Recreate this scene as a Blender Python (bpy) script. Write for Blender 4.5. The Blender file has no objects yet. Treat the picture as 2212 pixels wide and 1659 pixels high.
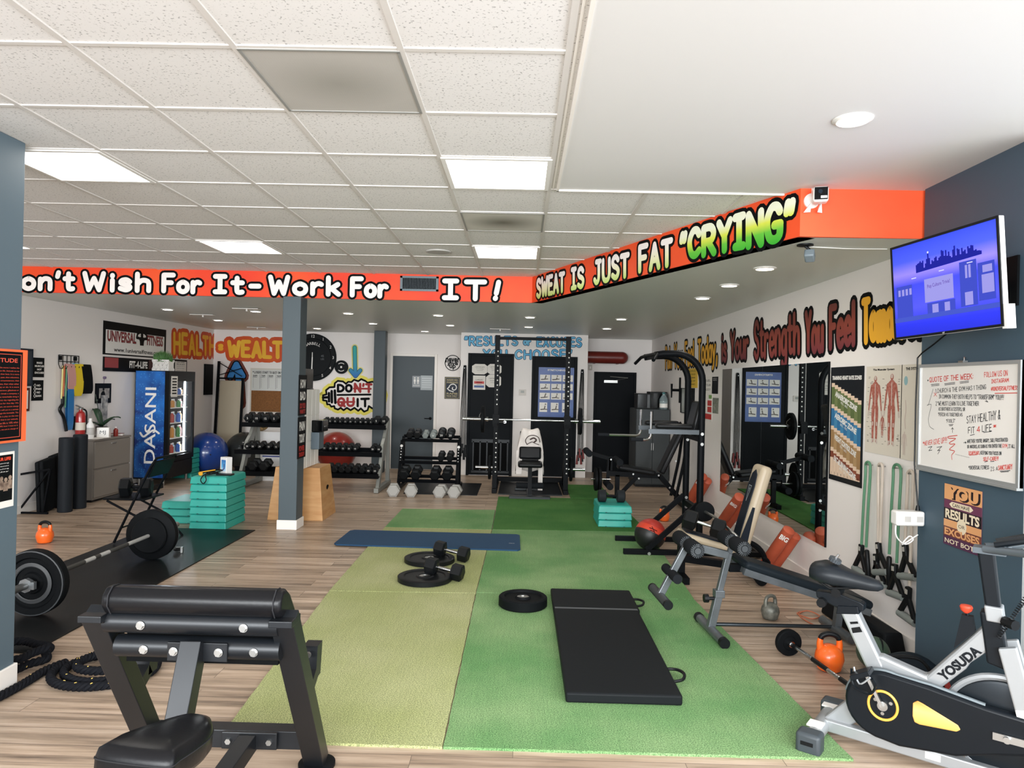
import bpy, math, random
from mathutils import Vector, Matrix, Euler
random.seed(7)
PI = math.pi
SC = bpy.context.scene
COL = SC.collection

# ------------------------------------------------------------------ camera
CAMZ = 1.67
CEIL = 2.882      # underside of the tile and drywall ceiling
SOF = 2.59        # underside of the soffit beyond the orange band
FPX, YAW, PITCH, ROLL = 1543.4, .0128, .0003, .0227
_fwd = Vector((-math.sin(YAW) * math.cos(PITCH), math.cos(YAW) * math.cos(PITCH), math.sin(PITCH)))
_rt = Vector((math.cos(YAW), math.sin(YAW), 0))
_dn = -_rt.cross(_fwd)
_R = math.cos(ROLL) * _rt - math.sin(ROLL) * _dn
_D = math.sin(ROLL) * _rt + math.cos(ROLL) * _dn
cd = bpy.data.cameras.new('camera')
cam = bpy.data.objects.new('camera', cd)
COL.objects.link(cam)
cd.sensor_fit = 'HORIZONTAL'
cd.sensor_width = 36
cd.lens = FPX / 2212 * 36
cd.clip_start = .05
cd.clip_end = 100
mw = Matrix.Identity(4)
for k, v in enumerate((_R, -_D, -_fwd)):
    for j in range(3):
        mw[j][k] = v[j]
mw[2][3] = CAMZ
cam.matrix_world = mw
SC.camera = cam

# ------------------------------------------------------------------ exposure, daylight
SC.view_settings.view_transform = 'Standard'
SC.view_settings.look = 'None'
SC.view_settings.gamma = 1
SC.view_settings.use_curve_mapping = False
SC.view_settings.exposure = 0.0
W = bpy.data.worlds.new('daylight')
SC.world = W
W.use_nodes = True
_bg = W.node_tree.nodes['Background']
_bg.inputs[0].default_value = (.80, .90, 1.0, 1)
_bg.inputs[1].default_value = 1.3


def area(name, loc, look, sx, sy, power, col):
    ld = bpy.data.lights.new(name, 'AREA')
    ld.shape = 'RECTANGLE'
    ld.size, ld.size_y = sx, sy
    ld.energy = power
    ld.color = col
    o = bpy.data.objects.new(name, ld)
    COL.objects.link(o)
    o.location = loc
    o.rotation_euler = (Vector(look) - Vector(loc)).to_track_quat('-Z', 'Y').to_euler()
    return o


area('daylight_front', (-1.6, -2.2, 1.95), (-1.6, 9, .6), 7.6, 1.6, 415, (.95, .98, 1.0)).data.spread = math.radians(105)
area('daylight_side', (2.95, .9, 1.75), (-6, 8.5, .9), 4.2, 1.9, 105, (.95, .98, 1.0)).data.spread = math.radians(120)


# ------------------------------------------------------------------ measuring the place from the photograph
def ray(px, py):
    return _R * ((px - 1106) / FPX) + _D * ((py - 829.5) / FPX) + _fwd


def AZ(px, py, z=0.0):
    r = ray(px, py)
    t = (z - CAMZ) / r.z
    return Vector((r.x * t, r.y * t, z))


def AY(px, py, Y):
    r = ray(px, py)
    t = Y / r.y
    return Vector((r.x * t, Y, CAMZ + r.z * t))


def AX(px, py, X):
    r = ray(px, py)
    t = X / r.x
    return Vector((X, r.y * t, CAMZ + r.z * t))


def AP(px, py, P0, d):
    r = ray(px, py)
    n = Vector((d[1], -d[0]))
    t = (n[0] * P0[0] + n[1] * P0[1]) / (n[0] * r.x + n[1] * r.y)
    return Vector((r.x * t, r.y * t, CAMZ + r.z * t))


# ------------------------------------------------------------------ materials
def lin(h):
    h = h.lstrip('#')
    c = [int(h[i:i + 2], 16) / 255 for i in (0, 2, 4)]
    return [x / 12.92 if x <= .04045 else ((x + .055) / 1.055) ** 2.4 for x in c]


_M = {}


def mat(name, hexcol, rough=.5, metal=0.0, var=None, bump=None, emit=None, alpha=None, coat=0, sheen=0, trans=0, stretch=None):
    """one procedural material: base colour, optional mottling var=(scale, second colour), bump=(scale, strength)"""
    if name in _M:
        return _M[name]
    m = bpy.data.materials.new(name)
    m.use_nodes = True
    nt = m.node_tree
    b = nt.nodes['Principled BSDF']
    c = lin(hexcol) + [1]
    b.inputs['Base Color'].default_value = c
    b.inputs['Roughness'].default_value = rough
    b.inputs['Metallic'].default_value = metal
    if max(c[:3]) < .03 and not metal:
        b.inputs['Specular IOR Level'].default_value = .08 if rough >= .45 else .2      # dull dark finishes
    if coat:
        b.inputs['Coat Weight'].default_value = coat
        b.inputs['Coat Roughness'].default_value = .08
    if trans:
        b.inputs['Transmission Weight'].default_value = trans
    if emit:
        b.inputs['Emission Color'].default_value = c
        b.inputs['Emission Strength'].default_value = emit
    if alpha is not None:
        b.inputs['Alpha'].default_value = alpha
    if var or bump:
        tc = nt.nodes.new('ShaderNodeTexCoord')
        src = tc.outputs['Object']
        if stretch:
            mp = nt.nodes.new('ShaderNodeMapping')
            mp.inputs['Scale'].default_value = stretch
            nt.links.new(src, mp.inputs[0])
            src = mp.outputs[0]
    if var:
        n = nt.nodes.new('ShaderNodeTexNoise')
        n.inputs['Scale'].default_value = var[0]
        n.inputs['Detail'].default_value = 5
        nt.links.new(src, n.inputs['Vector'])
        r = nt.nodes.new('ShaderNodeValToRGB')
        r.color_ramp.elements[0].position = .35
        r.color_ramp.elements[1].position = .68
        r.color_ramp.elements[0].color = c
        r.color_ramp.elements[1].color = lin(var[1]) + [1]
        nt.links.new(n.outputs['Fac'], r.inputs[0])
        nt.links.new(r.outputs[0], b.inputs['Base Color'])
    if bump:
        n = nt.nodes.new('ShaderNodeTexNoise')
        n.inputs['Scale'].default_value = bump[0]
        n.inputs['Detail'].default_value = 3
        nt.links.new(src, n.inputs['Vector'])
        bp = nt.nodes.new('ShaderNodeBump')
        bp.inputs['Strength'].default_value = bump[1]
        bp.inputs['Distance'].default_value = .004
        nt.links.new(n.outputs['Fac'], bp.inputs['Height'])
        nt.links.new(bp.outputs[0], b.inputs['Normal'])
    _M[name] = m
    return m


def ramp_mat(name, stops, axis='Z', rough=.6, emit=0, metal=0):
    """paint that changes colour along the object (sprayed gradient)"""
    if name in _M:
        return _M[name]
    m = bpy.data.materials.new(name)
    m.use_nodes = True
    nt = m.node_tree
    b = nt.nodes['Principled BSDF']
    b.inputs['Roughness'].default_value = rough
    b.inputs['Metallic'].default_value = metal
    tc = nt.nodes.new('ShaderNodeTexCoord')
    sp = nt.nodes.new('ShaderNodeSeparateXYZ')
    nt.links.new(tc.outputs['Generated'], sp.inputs[0])
    r = nt.nodes.new('ShaderNodeValToRGB')
    e = r.color_ramp.elements
    while len(e) < len(stops):
        e.new(.5)
    for k, (p, h) in enumerate(stops):
        e[k].position = p
        e[k].color = lin(h) + [1]
    nt.links.new(sp.outputs[axis], r.inputs[0])
    nt.links.new(r.outputs[0], b.inputs['Base Color'])
    if emit:
        nt.links.new(r.outputs[0], b.inputs['Emission Color'])
        b.inputs['Emission Strength'].default_value = emit
        b.inputs['Base Color'].default_value = (.01, .01, .01, 1)
    _M[name] = m
    return m


def emat(name, hexcol, s):
    if name in _M:
        return _M[name]
    m = bpy.data.materials.new(name)
    m.use_nodes = True
    nt = m.node_tree
    nt.nodes.clear()
    e = nt.nodes.new('ShaderNodeEmission')
    e.inputs[0].default_value = lin(hexcol) + [1]
    e.inputs[1].default_value = s
    o = nt.nodes.new('ShaderNodeOutputMaterial')
    nt.links.new(e.outputs[0], o.inputs[0])
    _M[name] = m
    return m


# ------------------------------------------------------------------ mesh building
def frame(p0, p1, up=None):
    """matrix whose Z runs from p0 to p1"""
    z = (Vector(p1) - Vector(p0)).normalized()
    u = Vector(up) if up else (Vector((0, 0, 1)) if abs(z.z) < .95 else Vector((0, 1, 0)))
    x = u.cross(z).normalized()
    y = z.cross(x)
    m = Matrix((x, y, z)).transposed().to_4x4()
    m.translation = Vector(p0)
    return m


class MB:
    def __init__(s):
        s.v, s.f, s.mi = [], [], []

    def add(s, vs, fs, M=None):
        o = len(s.v)
        s.v += [tuple(M @ Vector(v)) for v in vs] if M is not None else [tuple(v) for v in vs]
        s.f += [tuple(i + o for i in f) for f in fs]
        return s

    def box(s, c, d, M=None, rz=0, t=(1, 1)):
        """box centred at c, size d; t scales the top face"""
        x, y, z = d[0] / 2, d[1] / 2, d[2] / 2
        vs = [(-x, -y, -z), (x, -y, -z), (x, y, -z), (-x, y, -z)]
        vs += [(-x * t[0], -y * t[1], z), (x * t[0], -y * t[1], z), (x * t[0], y * t[1], z), (-x * t[0], y * t[1], z)]
        Mx = Matrix.Translation(c) @ Matrix.Rotation(rz, 4, 'Z')
        if M is not None:
            Mx = M @ Mx
        return s.add(vs, [(3, 2, 1, 0), (4, 5, 6, 7), (0, 1, 5, 4), (1, 2, 6, 5), (2, 3, 7, 6), (3, 0, 4, 7)], Mx)

    def bx(s, a, b, M=None):
        return s.box([(p + q) / 2 for p, q in zip(a, b)], [abs(q - p) for p, q in zip(a, b)], M)

    def cyl(s, p0, p1, r, r1=None, n=16, M=None, cap=True):
        r1 = r if r1 is None else r1
        L = (Vector(p1) - Vector(p0)).length
        Fm = frame(p0, p1)
        if M is not None:
            Fm = M @ Fm
        vs = [(r * math.cos(2 * PI * k / n), r * math.sin(2 * PI * k / n), 0) for k in range(n)]
        vs += [(r1 * math.cos(2 * PI * k / n), r1 * math.sin(2 * PI * k / n), L) for k in range(n)]
        fs = [(k, (k + 1) % n, n + (k + 1) % n, n + k) for k in range(n)]
        if cap:
            fs += [tuple(range(n - 1, -1, -1)), tuple(range(n, 2 * n))]
        return s.add(vs, fs, Fm)

    def beam(s, p0, p1, w, h, up=None, M=None):
        """rectangular tube: w across, h along up"""
        Fm = frame(p0, p1, up)
        if M is not None:
            Fm = M @ Fm
        L = (Vector(p1) - Vector(p0)).length
        return s.box((0, 0, L / 2), (w, h, L), Fm)

    def tube(s, path, r, n=10, closed=False, M=None, cap=True, rs=None):
        P = [Vector(p) for p in path]
        if M is not None:
            P = [M @ p for p in P]
        m = len(P)
        T = []
        for i in range(m):
            a = P[i - 1] if (i or closed) else P[0]
            b = P[(i + 1) % m] if (i < m - 1 or closed) else P[-1]
            T.append((b - a).normalized())
        u = T[0].orthogonal().normalized()
        vs = []
        for i in range(m):
            u = (u - T[i] * u.dot(T[i]))
            u = u.normalized() if u.length > 1e-6 else T[i].orthogonal().normalized()
            w = T[i].cross(u)
            rr = rs[i] if rs else r
            vs += [P[i] + rr * (math.cos(2 * PI * k / n) * u + math.sin(2 * PI * k / n) * w) for k in range(n)]
        fs = []
        for i in range(m if closed else m - 1):
            j = (i + 1) % m
            fs += [(i * n + k, i * n + (k + 1) % n, j * n + (k + 1) % n, j * n + k) for k in range(n)]
        if cap and not closed:
            fs += [tuple(range(n - 1, -1, -1)), tuple(range((m - 1) * n, m * n))]
        return s.add(vs, fs)

    def lathe(s, prof, n=24, M=None, sx=1, sy=1, cap=True):
        """profile [(r, z)...] turned about Z"""
        vs = []
        for r, z in prof:
            vs += [(sx * r * math.cos(2 * PI * k / n), sy * r * math.sin(2 * PI * k / n), z) for k in range(n)]
        fs = []
        for i in range(len(prof) - 1):
            fs += [(i * n + k, i * n + (k + 1) % n, (i + 1) * n + (k + 1) % n, (i + 1) * n + k) for k in range(n)]
        if cap and prof[0][0] > 1e-5:
            fs.append(tuple(range(n - 1, -1, -1)))
        if cap and prof[-1][0] > 1e-5:
            fs.append(tuple(range((len(prof) - 1) * n, len(prof) * n)))
        return s.add(vs, fs, M)

    def prism(s, poly, t, M=None):
        """polygon in local XZ extruded along +Y by t (its face looks to -Y)"""
        n = len(poly)
        ar = sum(poly[i][0] * poly[(i + 1) % n][1] - poly[(i + 1) % n][0] * poly[i][1] for i in range(n))
        if ar < 0:
            poly = poly[::-1]
        vs = [(x, 0, z) for x, z in poly] + [(x, t, z) for x, z in poly]
        fs = [tuple(range(n)), tuple(range(2 * n - 1, n - 1, -1))]
        fs += [((i + 1) % n, i, n + i, n + (i + 1) % n) for i in range(n)]
        return s.add(vs, fs, M)

    def ball(s, c, r, n=20, m=12, sc=(1, 1, 1), M=None):
        vs, fs = [], []
        for i in range(m + 1):
            a = -PI / 2 + PI * i / m
            for k in range(n):
                b = 2 * PI * k / n
                vs.append((c[0] + sc[0] * r * math.cos(a) * math.cos(b), c[1] + sc[1] * r * math.cos(a) * math.sin(b), c[2] + sc[2] * r * math.sin(a)))
        for i in range(m):
            fs += [(i * n + k, i * n + (k + 1) % n, (i + 1) * n + (k + 1) % n, (i + 1) * n + k) for k in range(n)]
        return s.add(vs, fs, M)

    def quad(s, a, b, c, d):
        return s.add([a, b, c, d], [(0, 1, 2, 3)])

    def build(s, name, m, parent=None, loc=None, rz=0, smooth=35, bev=0, seg=2, rot=None):
        me = bpy.data.meshes.new(name)
        me.from_pydata(s.v, [], s.f)
        me.validate()
        if smooth:
            me.polygons.foreach_set('use_smooth', [True] * len(me.polygons))
            me.set_sharp_from_angle(angle=math.radians(smooth))
        me.materials.append(m)
        o = bpy.data.objects.new(name, me)
        COL.objects.link(o)
        if parent:
            o.parent = parent
        if loc is not None:
            o.location = loc
        o.rotation_euler = rot if rot else (0, 0, rz)
        if bev:
            b = o.modifiers.new('bevel', 'BEVEL')
            b.width = bev
            b.segments = seg
            b.limit_method = 'ANGLE'
            b.angle_limit = math.radians(35)
        return o


def thing(name, label, cat, loc=(0, 0, 0), rotz=0, group=None, rot=None):
    o = bpy.data.objects.new(name, None)
    COL.objects.link(o)
    o.empty_display_size = .1
    o.location = loc
    o.rotation_euler = rot if rot else (0, 0, rotz)
    return tag(o, label, cat, group)


def tag(o, label, cat, group=None):
    o['label'] = label
    o['category'] = cat
    if group:
        o['group'] = group
    return o


def struct(o, label=None):
    o['kind'] = 'structure'
    if label:
        o['label'] = label
    return o


def dup(root, loc, rot=None, label=None, group=None):
    r = root.copy()
    COL.objects.link(r)
    r.location = loc
    if rot is not None:
        r.rotation_euler = rot if not isinstance(rot, (int, float)) else (0, 0, rot)
    if label:
        r['label'] = label
    if group:
        r['group'] = group
    for ch in list(root.children):
        c = ch.copy()
        COL.objects.link(c)
        c.parent = r
        for g in list(ch.children):
            d = g.copy()
            COL.objects.link(d)
            d.parent = c
    return r


ORD = 'first second third fourth fifth sixth seventh eighth ninth tenth eleventh twelfth thirteenth'.split()


def arc(c, r, a0, a1, n=8, M=None, plane='xz'):
    out = []
    for k in range(n + 1):
        a = a0 + (a1 - a0) * k / n
        u, v = r * math.cos(a), r * math.sin(a)
        out.append((c[0] + u, c[1], c[2] + v) if plane == 'xz' else (c[0], c[1] + u, c[2] + v) if plane == 'yz' else (c[0] + u, c[1] + v, c[2]))
    return out


def spline(pts, n=6, closed=False):
    P = [Vector(p) for p in pts]
    out = []
    m = len(P)
    for i in range(m if closed else m - 1):
        p0 = P[i - 1] if (i or closed) else P[0]
        p1, p2 = P[i], P[(i + 1) % m]
        p3 = P[(i + 2) % m] if (i + 2 < m or closed) else P[-1]
        for k in range(n):
            t = k / n
            out.append(.5 * ((2 * p1) + (p2 - p0) * t + (2 * p0 - 5 * p1 + 4 * p2 - p3) * t * t + (3 * p1 - p0 - 3 * p2 + p3) * t ** 3))
    if not closed:
        out.append(P[-1])
    return out


# ------------------------------------------------------------------ lettering
_O = '~3,10 .7,8.4 0,5 .7,1.6 3,0 5.3,1.6 6,5 5.3,8.4 3,10'
_P = '0,0 0,10|~0,10 4.2,9.8 5.8,7.4 4.2,4.8 0,4.6'
GL = {
    'A': '0,0 3,10 6,0|1.2,3.4 4.8,3.4', 'B': '0,0 0,10|~0,10 4,9.8 5.2,7.8 4,5.5 0,5.3|~0,5.3 4.4,5.2 6,2.8 4.4,.2 0,0',
    'C': '~5.8,8 4.5,9.8 2.2,9.8 .3,7 .1,4 1.2,.8 3.5,0 5.8,1.6', 'D': '0,0 0,10|~0,10 3.5,9.6 6,6.5 5.8,3 3.5,.4 0,0',
    'E': '5.2,10 0,10 0,0 5.2,0|0,5.2 4.4,5.2', 'F': '5.5,10 0,10 0,0|0,5.2 4.4,5.2',
    'G': '~5.8,8.2 4.5,9.8 2.2,9.8 .3,7 .1,4 1.2,.8 3.5,0 5.6,1.2 5.9,4|6,4.4 3.4,4.4', 'H': '0,0 0,10|6,0 6,10|0,5.2 6,5.2',
    'I': '0,10 4,10|2,10 2,0|0,0 4,0', '|': '.5,0 .5,10', 'J': '~4.5,10 4.5,3 3.6,.5 1.8,0 .2,1.5|2,10 6,10',
    'K': '0,0 0,10|5.6,10 0,4.2|1.8,5.8 6,0', 'L': '0,10 0,0 5,0', 'M': '0,0 .6,10 3.6,3 6.6,10 7.2,0', 'N': '0,0 0,10 6,0 6,10',
    'O': _O, 'P': _P, 'Q': _O + '|3.6,2.8 6.4,-.6', 'R': _P + '|2.5,4.6 6,0',
    'S': '~5.4,8.4 3.6,10 1.4,9.6 .4,7.6 1.6,5.8 4,4.8 5.6,3 4.8,.8 2.8,0 .2,1.4', 'T': '0,10 6,10|3,10 3,0',
    'U': '~0,10 0,3.2 1,.7 3,0 5,.7 6,3.2 6,10', 'V': '0,10 3,0 6,10', 'W': '0,10 1.8,0 4,7 6.2,0 8,10', 'X': '0,0 6,10|0,10 6,0',
    'Y': '0,10 3,5 6,10|3,5 3,0', 'Z': '0,10 6,10 0,0 6,0',
    'a': '~5,5 3.6,6.2 1.4,5.8 .1,3.4 .8,.8 2.6,0 4.4,1.2 5,3|5,6 5,0', 'b': '0,10 0,0|~0,4 1.4,6 3.6,6.2 5,4 4.6,1.2 2.6,-.1 .6,.8 0,1.6',
    'c': '~4.6,5 3,6.2 1,5.4 0,3 1,.7 3,0 4.8,1.1', 'd': '5,10 5,0|~5,4 3.6,6 1.4,6.2 0,4 .4,1.2 2.4,-.1 4.4,.8 5,1.6',
    'e': '~.2,3.2 5,3.4 4.6,5.4 2.8,6.3 .8,5.2 .1,2.8 1,.7 3,0 5,1', 'f': '~4.4,9.6 3,10 1.8,8.6 1.8,0|0,6 4,6',
    'g': '~5,5 3.6,6.2 1.4,5.8 .1,3.4 .8,1 2.6,.3 4.4,1.4 5,3|~5,6 5,-1 4,-3 2,-3.2 .4,-2.2',
    'h': '0,10 0,0|~0,3.6 1.6,5.9 3.4,6.2 4.8,4.8 4.9,0', 'i': '.6,6 .6,0|.6,8.6 .6,9', 'k': '0,10 0,0|4.4,6 0,2.4|1.4,3.6 4.8,0', 'l': '.6,10 .6,0',
    'm': '0,6 0,0|~0,4 1.2,5.9 2.6,6 3.4,4.4 3.4,0|~3.4,4 4.6,5.9 6,6 6.8,4.4 6.8,0', 'n': '0,6 0,0|~0,3.6 1.6,5.9 3.4,6.2 4.8,4.8 4.9,0',
    'o': '~2.6,6.2 .6,5 0,3 .6,1 2.6,0 4.6,1 5.2,3 4.6,5 2.6,6.2', 'p': '0,6 0,-3|~0,4 1.4,6 3.6,6.2 5,4 4.6,1.2 2.6,-.1 .6,.8 0,1.6',
    'r': '0,6 0,0|~0,3.4 1.2,5.4 2.8,6.2 4,5.6', 's': '~4.2,5 2.8,6.2 1,5.8 .4,4.4 2,3.3 4,2.4 4.2,1 2.6,0 .2,.9',
    't': '~1.8,9.4 1.8,1.6 2.6,.2 4,.4|0,6.4 4,6.4', 'u': '~0,6 0,2 1.2,.1 3,.2 4.6,2|4.8,6 4.8,0', 'v': '0,6 2.4,0 4.8,6',
    'w': '0,6 1.6,0 3.4,4.6 5.2,0 6.8,6', 'y': '0,6 2.6,.6|~5,6 2.4,-.4 1.2,-2.6 0,-3',
    '0': _O, '1': '~.4,7.6 2,10|2,10 2,0', '2': '~.3,7.8 1.4,9.8 4,9.8 5.4,7.6 4,4.8 0,0|0,0 5.8,0', '3': '~.3,9 2.6,10 5,8.4 4.4,5.8 2.4,5.2|~2.4,5.2 5.2,4.4 5.4,1.4 2.8,0 .2,1.2',
    '4': '4.4,0 4.4,10 0,3 6,3', '5': '5,10 .8,10 .5,5.6|~.5,5.6 3,6.3 5.4,4.8 5.2,1.4 2.8,0 .2,1.1', '6': '~4.8,9.6 2,8.4 .2,4.6 .8,1 3,0 5.4,1.6 5,4.6 2.8,5.4 .4,3.6',
    '7': '0,10 5.8,10 2,0', '8': '~3,10 .8,8.6 1.2,6.2 4.6,4.4 5.4,1.8 3,0 .6,1.8 1.4,4.4 4.8,6.2 5.2,8.6 3,10', '9': '~5.2,6 3,4.4 .6,5.8 .8,8.8 3,10 5.2,8.6 5.2,5 3.4,0',
    '.': '.4,0 .4,.4', ',': '~.8,1.2 .9,.2 .2,-1.8', '!': '1.4,10 .7,3.4|.4,.3 .5,.7', "'": '.9,10 .4,7.6', '-': '.3,4.4 3.7,4.4', '=': '.3,3.2 5,3.2|.3,6.6 5,6.6',
    '"': '.6,10 0,7.4|2.4,10 1.8,7.4', '*': '0,6 4,9|4,6 0,9|2,5.4 2,9.6', ':': '.4,1.6 .4,2|.4,6 .4,6.4', '&': '5.5,0 1.2,7.6|~1.2,7.6 2.6,10 3.8,8 .4,3.2 1.6,.2 5.4,4.4', '>': '0,4 6,4|4,6 6,4 4,2', '_': '0,-1.5 6,-1.5', '+': '0,5 6,5|3,2 3,8', '@': '~4,4 2.6,5.6 2,3.6 3.6,3.4 4.2,5.8|~4.2,5.8 5.6,3.6 5,8.4 2,9 0,5 1.4,1 5,1',
}


def glyphs(text, gap=2.2, jit=0, space=4):
    """single-stroke lettering: list of strokes in a box (w, 10)"""
    out, x = [], 0
    rnd = random.Random(len(text) * 7 + 1)
    for ch in text:
        if ch == ' ':
            x += space
            continue
        g = GL.get(ch) or GL.get(ch.upper()) or GL['-']
        mx = 0
        dy = rnd.uniform(-jit, jit)
        for st in g.split('|') if ch != '|' else [g]:
            sm = st[0] == '~'
            P = [tuple(float(q) for q in p.split(',')) for p in st.lstrip('~').split()]
            mx = max(mx, max(p[0] for p in P))
            if sm:
                P = [(q.x, q.y) for q in spline([(a, b, 0) for a, b in P], 4)]
            out.append([(x + a, b + dy) for a, b in P])
        x += mx + gap
    return out, max(x - gap, .1)


def ribbon(mb, P, w, lift, nrm, taper=0):
    """flat brush stroke along 3D points P lying on a plane with normal nrm, round ends"""
    n = len(P)
    if n == 1 or (P[0] - P[-1]).length < 1e-6 and n < 3:
        return
    vs, fs = [], []
    off = nrm * lift
    dome = off + nrm * .0006          # brush strokes stand a hair proud in the middle
    D = []
    for i in range(n):
        a, b = P[max(i - 1, 0)], P[min(i + 1, n - 1)]
        t = (b - a)
        t = t.normalized() if t.length > 1e-9 else Vector((1, 0, 0))
        D.append(t)
    ws = [w / 2 * (1 - taper * i / (n - 1)) for i in range(n)]
    sharp = [i for i in range(1, n - 1) if (P[i] - P[i - 1]).normalized().dot((P[i + 1] - P[i]).normalized()) < .6]
    cuts = [0] + sharp + [n - 1]
    for a, b in zip(cuts, cuts[1:]):
        seg = range(a, b + 1)
        o = len(vs)
        for i in seg:
            t = (P[min(i + 1, b)] - P[max(i - 1, a)]).normalized()
            sd = nrm.cross(t)
            vs += [P[i] + sd * ws[i] + off, P[i] + dome, P[i] - sd * ws[i] + off]
        for i in range(b - a):
            k = o + 3 * i
            fs += [(k, k + 1, k + 4, k + 3), (k + 1, k + 2, k + 5, k + 4)]
    mb.add(vs, fs)
    for i in cuts:
        cap(mb, P[i], ws[i], off, nrm)


def cap(mb, p, r, off, nrm):
    u = nrm.orthogonal().normalized()
    w = nrm.cross(u)
    vs = [p + r * (math.cos(2 * PI * k / 10) * u + math.sin(2 * PI * k / 10) * w) + off for k in range(10)] + [p + off + nrm * .0006]
    mb.add(vs, [(k, (k + 1) % 10, 10) for k in range(10)])


def strokes_in_quad(strokes, W_, q, y0=0, y1=10):
    """map lettering box (0..W_, y0..y1) into the quad q = TL, TR, BL, BR (3D points)"""
    TL, TR, BL, BR = [Vector(p) for p in q]
    out = []
    for st in strokes:
        P = []
        for a, b in st:
            u, v = a / W_, (b - y0) / (y1 - y0)
            P.append((BL * (1 - u) + BR * u) * (1 - v) + (TL * (1 - u) + TR * u) * v)
        out.append(P)
    return out


def paint(text, q, w, m, parent, name='painted_lettering', lift=.002, outline=None, gap=2.2, jit=0, label=None, taper=0, shade=None, y0=0, space=4):
    """hand lettering of stroke width w in quad q; outline=(extra width, material)"""
    st, W_ = glyphs(text, gap, jit, space)
    TL, TR, BL, BR = [Vector(p) for p in q]
    if outline:                      # the quad bounds the painted letter, outline included
        k = (w + outline[0]) * .33
        h, v = (TR - TL).normalized() * k, (TL - BL).normalized() * k * .8
        q = [TL + h - v, TR - h - v, BL + h + v, BR - h + v]
    P = strokes_in_quad(st, W_, q, y0)
    nrm = (TR - TL).cross(TL - BL)
    nrm = nrm.normalized()
    res = []
    for nm, ww, mm, lf in ([(name + '_outline', w + outline[0], outline[1], lift)] if outline else []) + [(name, w, m, lift + (.0015 if outline else 0))]:
        mb = MB()
        for k, p in enumerate(P):
            ribbon(mb, p, ww, lf + k * 2e-5, nrm, taper)
        o = mb.build(nm, mm, parent, smooth=0)
        if label and nm == name:
            o['label'] = label
        res.append(o)
    return res


def text(name, s, size, m, parent, x=0, z=0, y=-.002, align='CENTER', bold=0, sx=1.0, shear=0, rot=0, M=None, spacing=1, fit=None):
    """printed lettering in local XZ facing -Y (the built-in font); fit=(width, height) stretches it into a box centred at x, z"""
    cu = bpy.data.curves.new(name, 'FONT')
    cu.body = s
    cu.size = size
    cu.align_x = align
    cu.align_y = 'CENTER'
    cu.shear = shear
    cu.offset = bold
    cu.space_character = spacing
    cu.resolution_u = 3
    cu.fill_mode = 'FRONT'
    t = bpy.data.objects.new(name, cu)
    me = bpy.data.meshes.new_from_object(t)
    bpy.data.objects.remove(t)
    me.name = name
    vs = [v.co.copy() for v in me.vertices]
    if not vs:
        vs = [Vector((0, 0, 0))]
    x0, x1 = min(v.x for v in vs), max(v.x for v in vs)
    y0, y1 = min(v.y for v in vs), max(v.y for v in vs)
    for v in me.vertices:
        a, b = v.co.x * sx, v.co.y
        if fit:
            a = ((v.co.x - x0) / max(1e-6, x1 - x0) - .5) * fit[0]
            b = ((v.co.y - y0) / max(1e-6, y1 - y0) - .5) * fit[1]
        if rot:
            a, b = a * math.cos(rot) - b * math.sin(rot), a * math.sin(rot) + b * math.cos(rot)
        v.co = Vector((x + a, y, z + b))
        if M is not None:
            v.co = M @ v.co
    me.materials.clear()
    me.materials.append(m)
    o = bpy.data.objects.new(name, me)
    COL.objects.link(o)
    o.parent = parent
    return o
# ================================================================== THE ROOM
XL, XR = -5.92, 2.52          # side walls
YF = -1.7                     # shop front behind the viewpoint
XP, YP0, YP1 = 2.36, 3.37, 4.25   # dark pier on the right
YB = 8.03                     # face of the orange band
D0, D1 = Vector((.10, YB)), Vector((1.64, 4.28))   # slanting part of the band
YWC, YLB, YBL, YAL = 13.65, 13.65, 13.0, 13.9        # rear wall pieces

white = mat('white_wall_paint', '#ebe5e1', .6, bump=(60, .05))
offw = mat('white_trim_paint', '#ece6df', .45)
slate = mat('slate_grey_paint', '#53636d', .55)
slate_d = mat('dark_slate_paint', '#3d5161', .6, var=(.8, '#425764'))
blackd = mat('black_door_paint', '#0c1014', .5)
greyd = mat('grey_door_paint', '#343f45', .5)
blk = mat('matte_black', '#0c0e10', .55)
blkp = mat('black_plastic', '#101214', .4)
chrome = mat('chrome_steel', '#c9cacb', .18, 1)
steel = mat('brushed_steel', '#b4b4b2', .35, 1)
black_ink = mat('black_paint', '#07090b', .6)
white_ink = mat('white_paint', '#efe9e4', .6)


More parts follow.
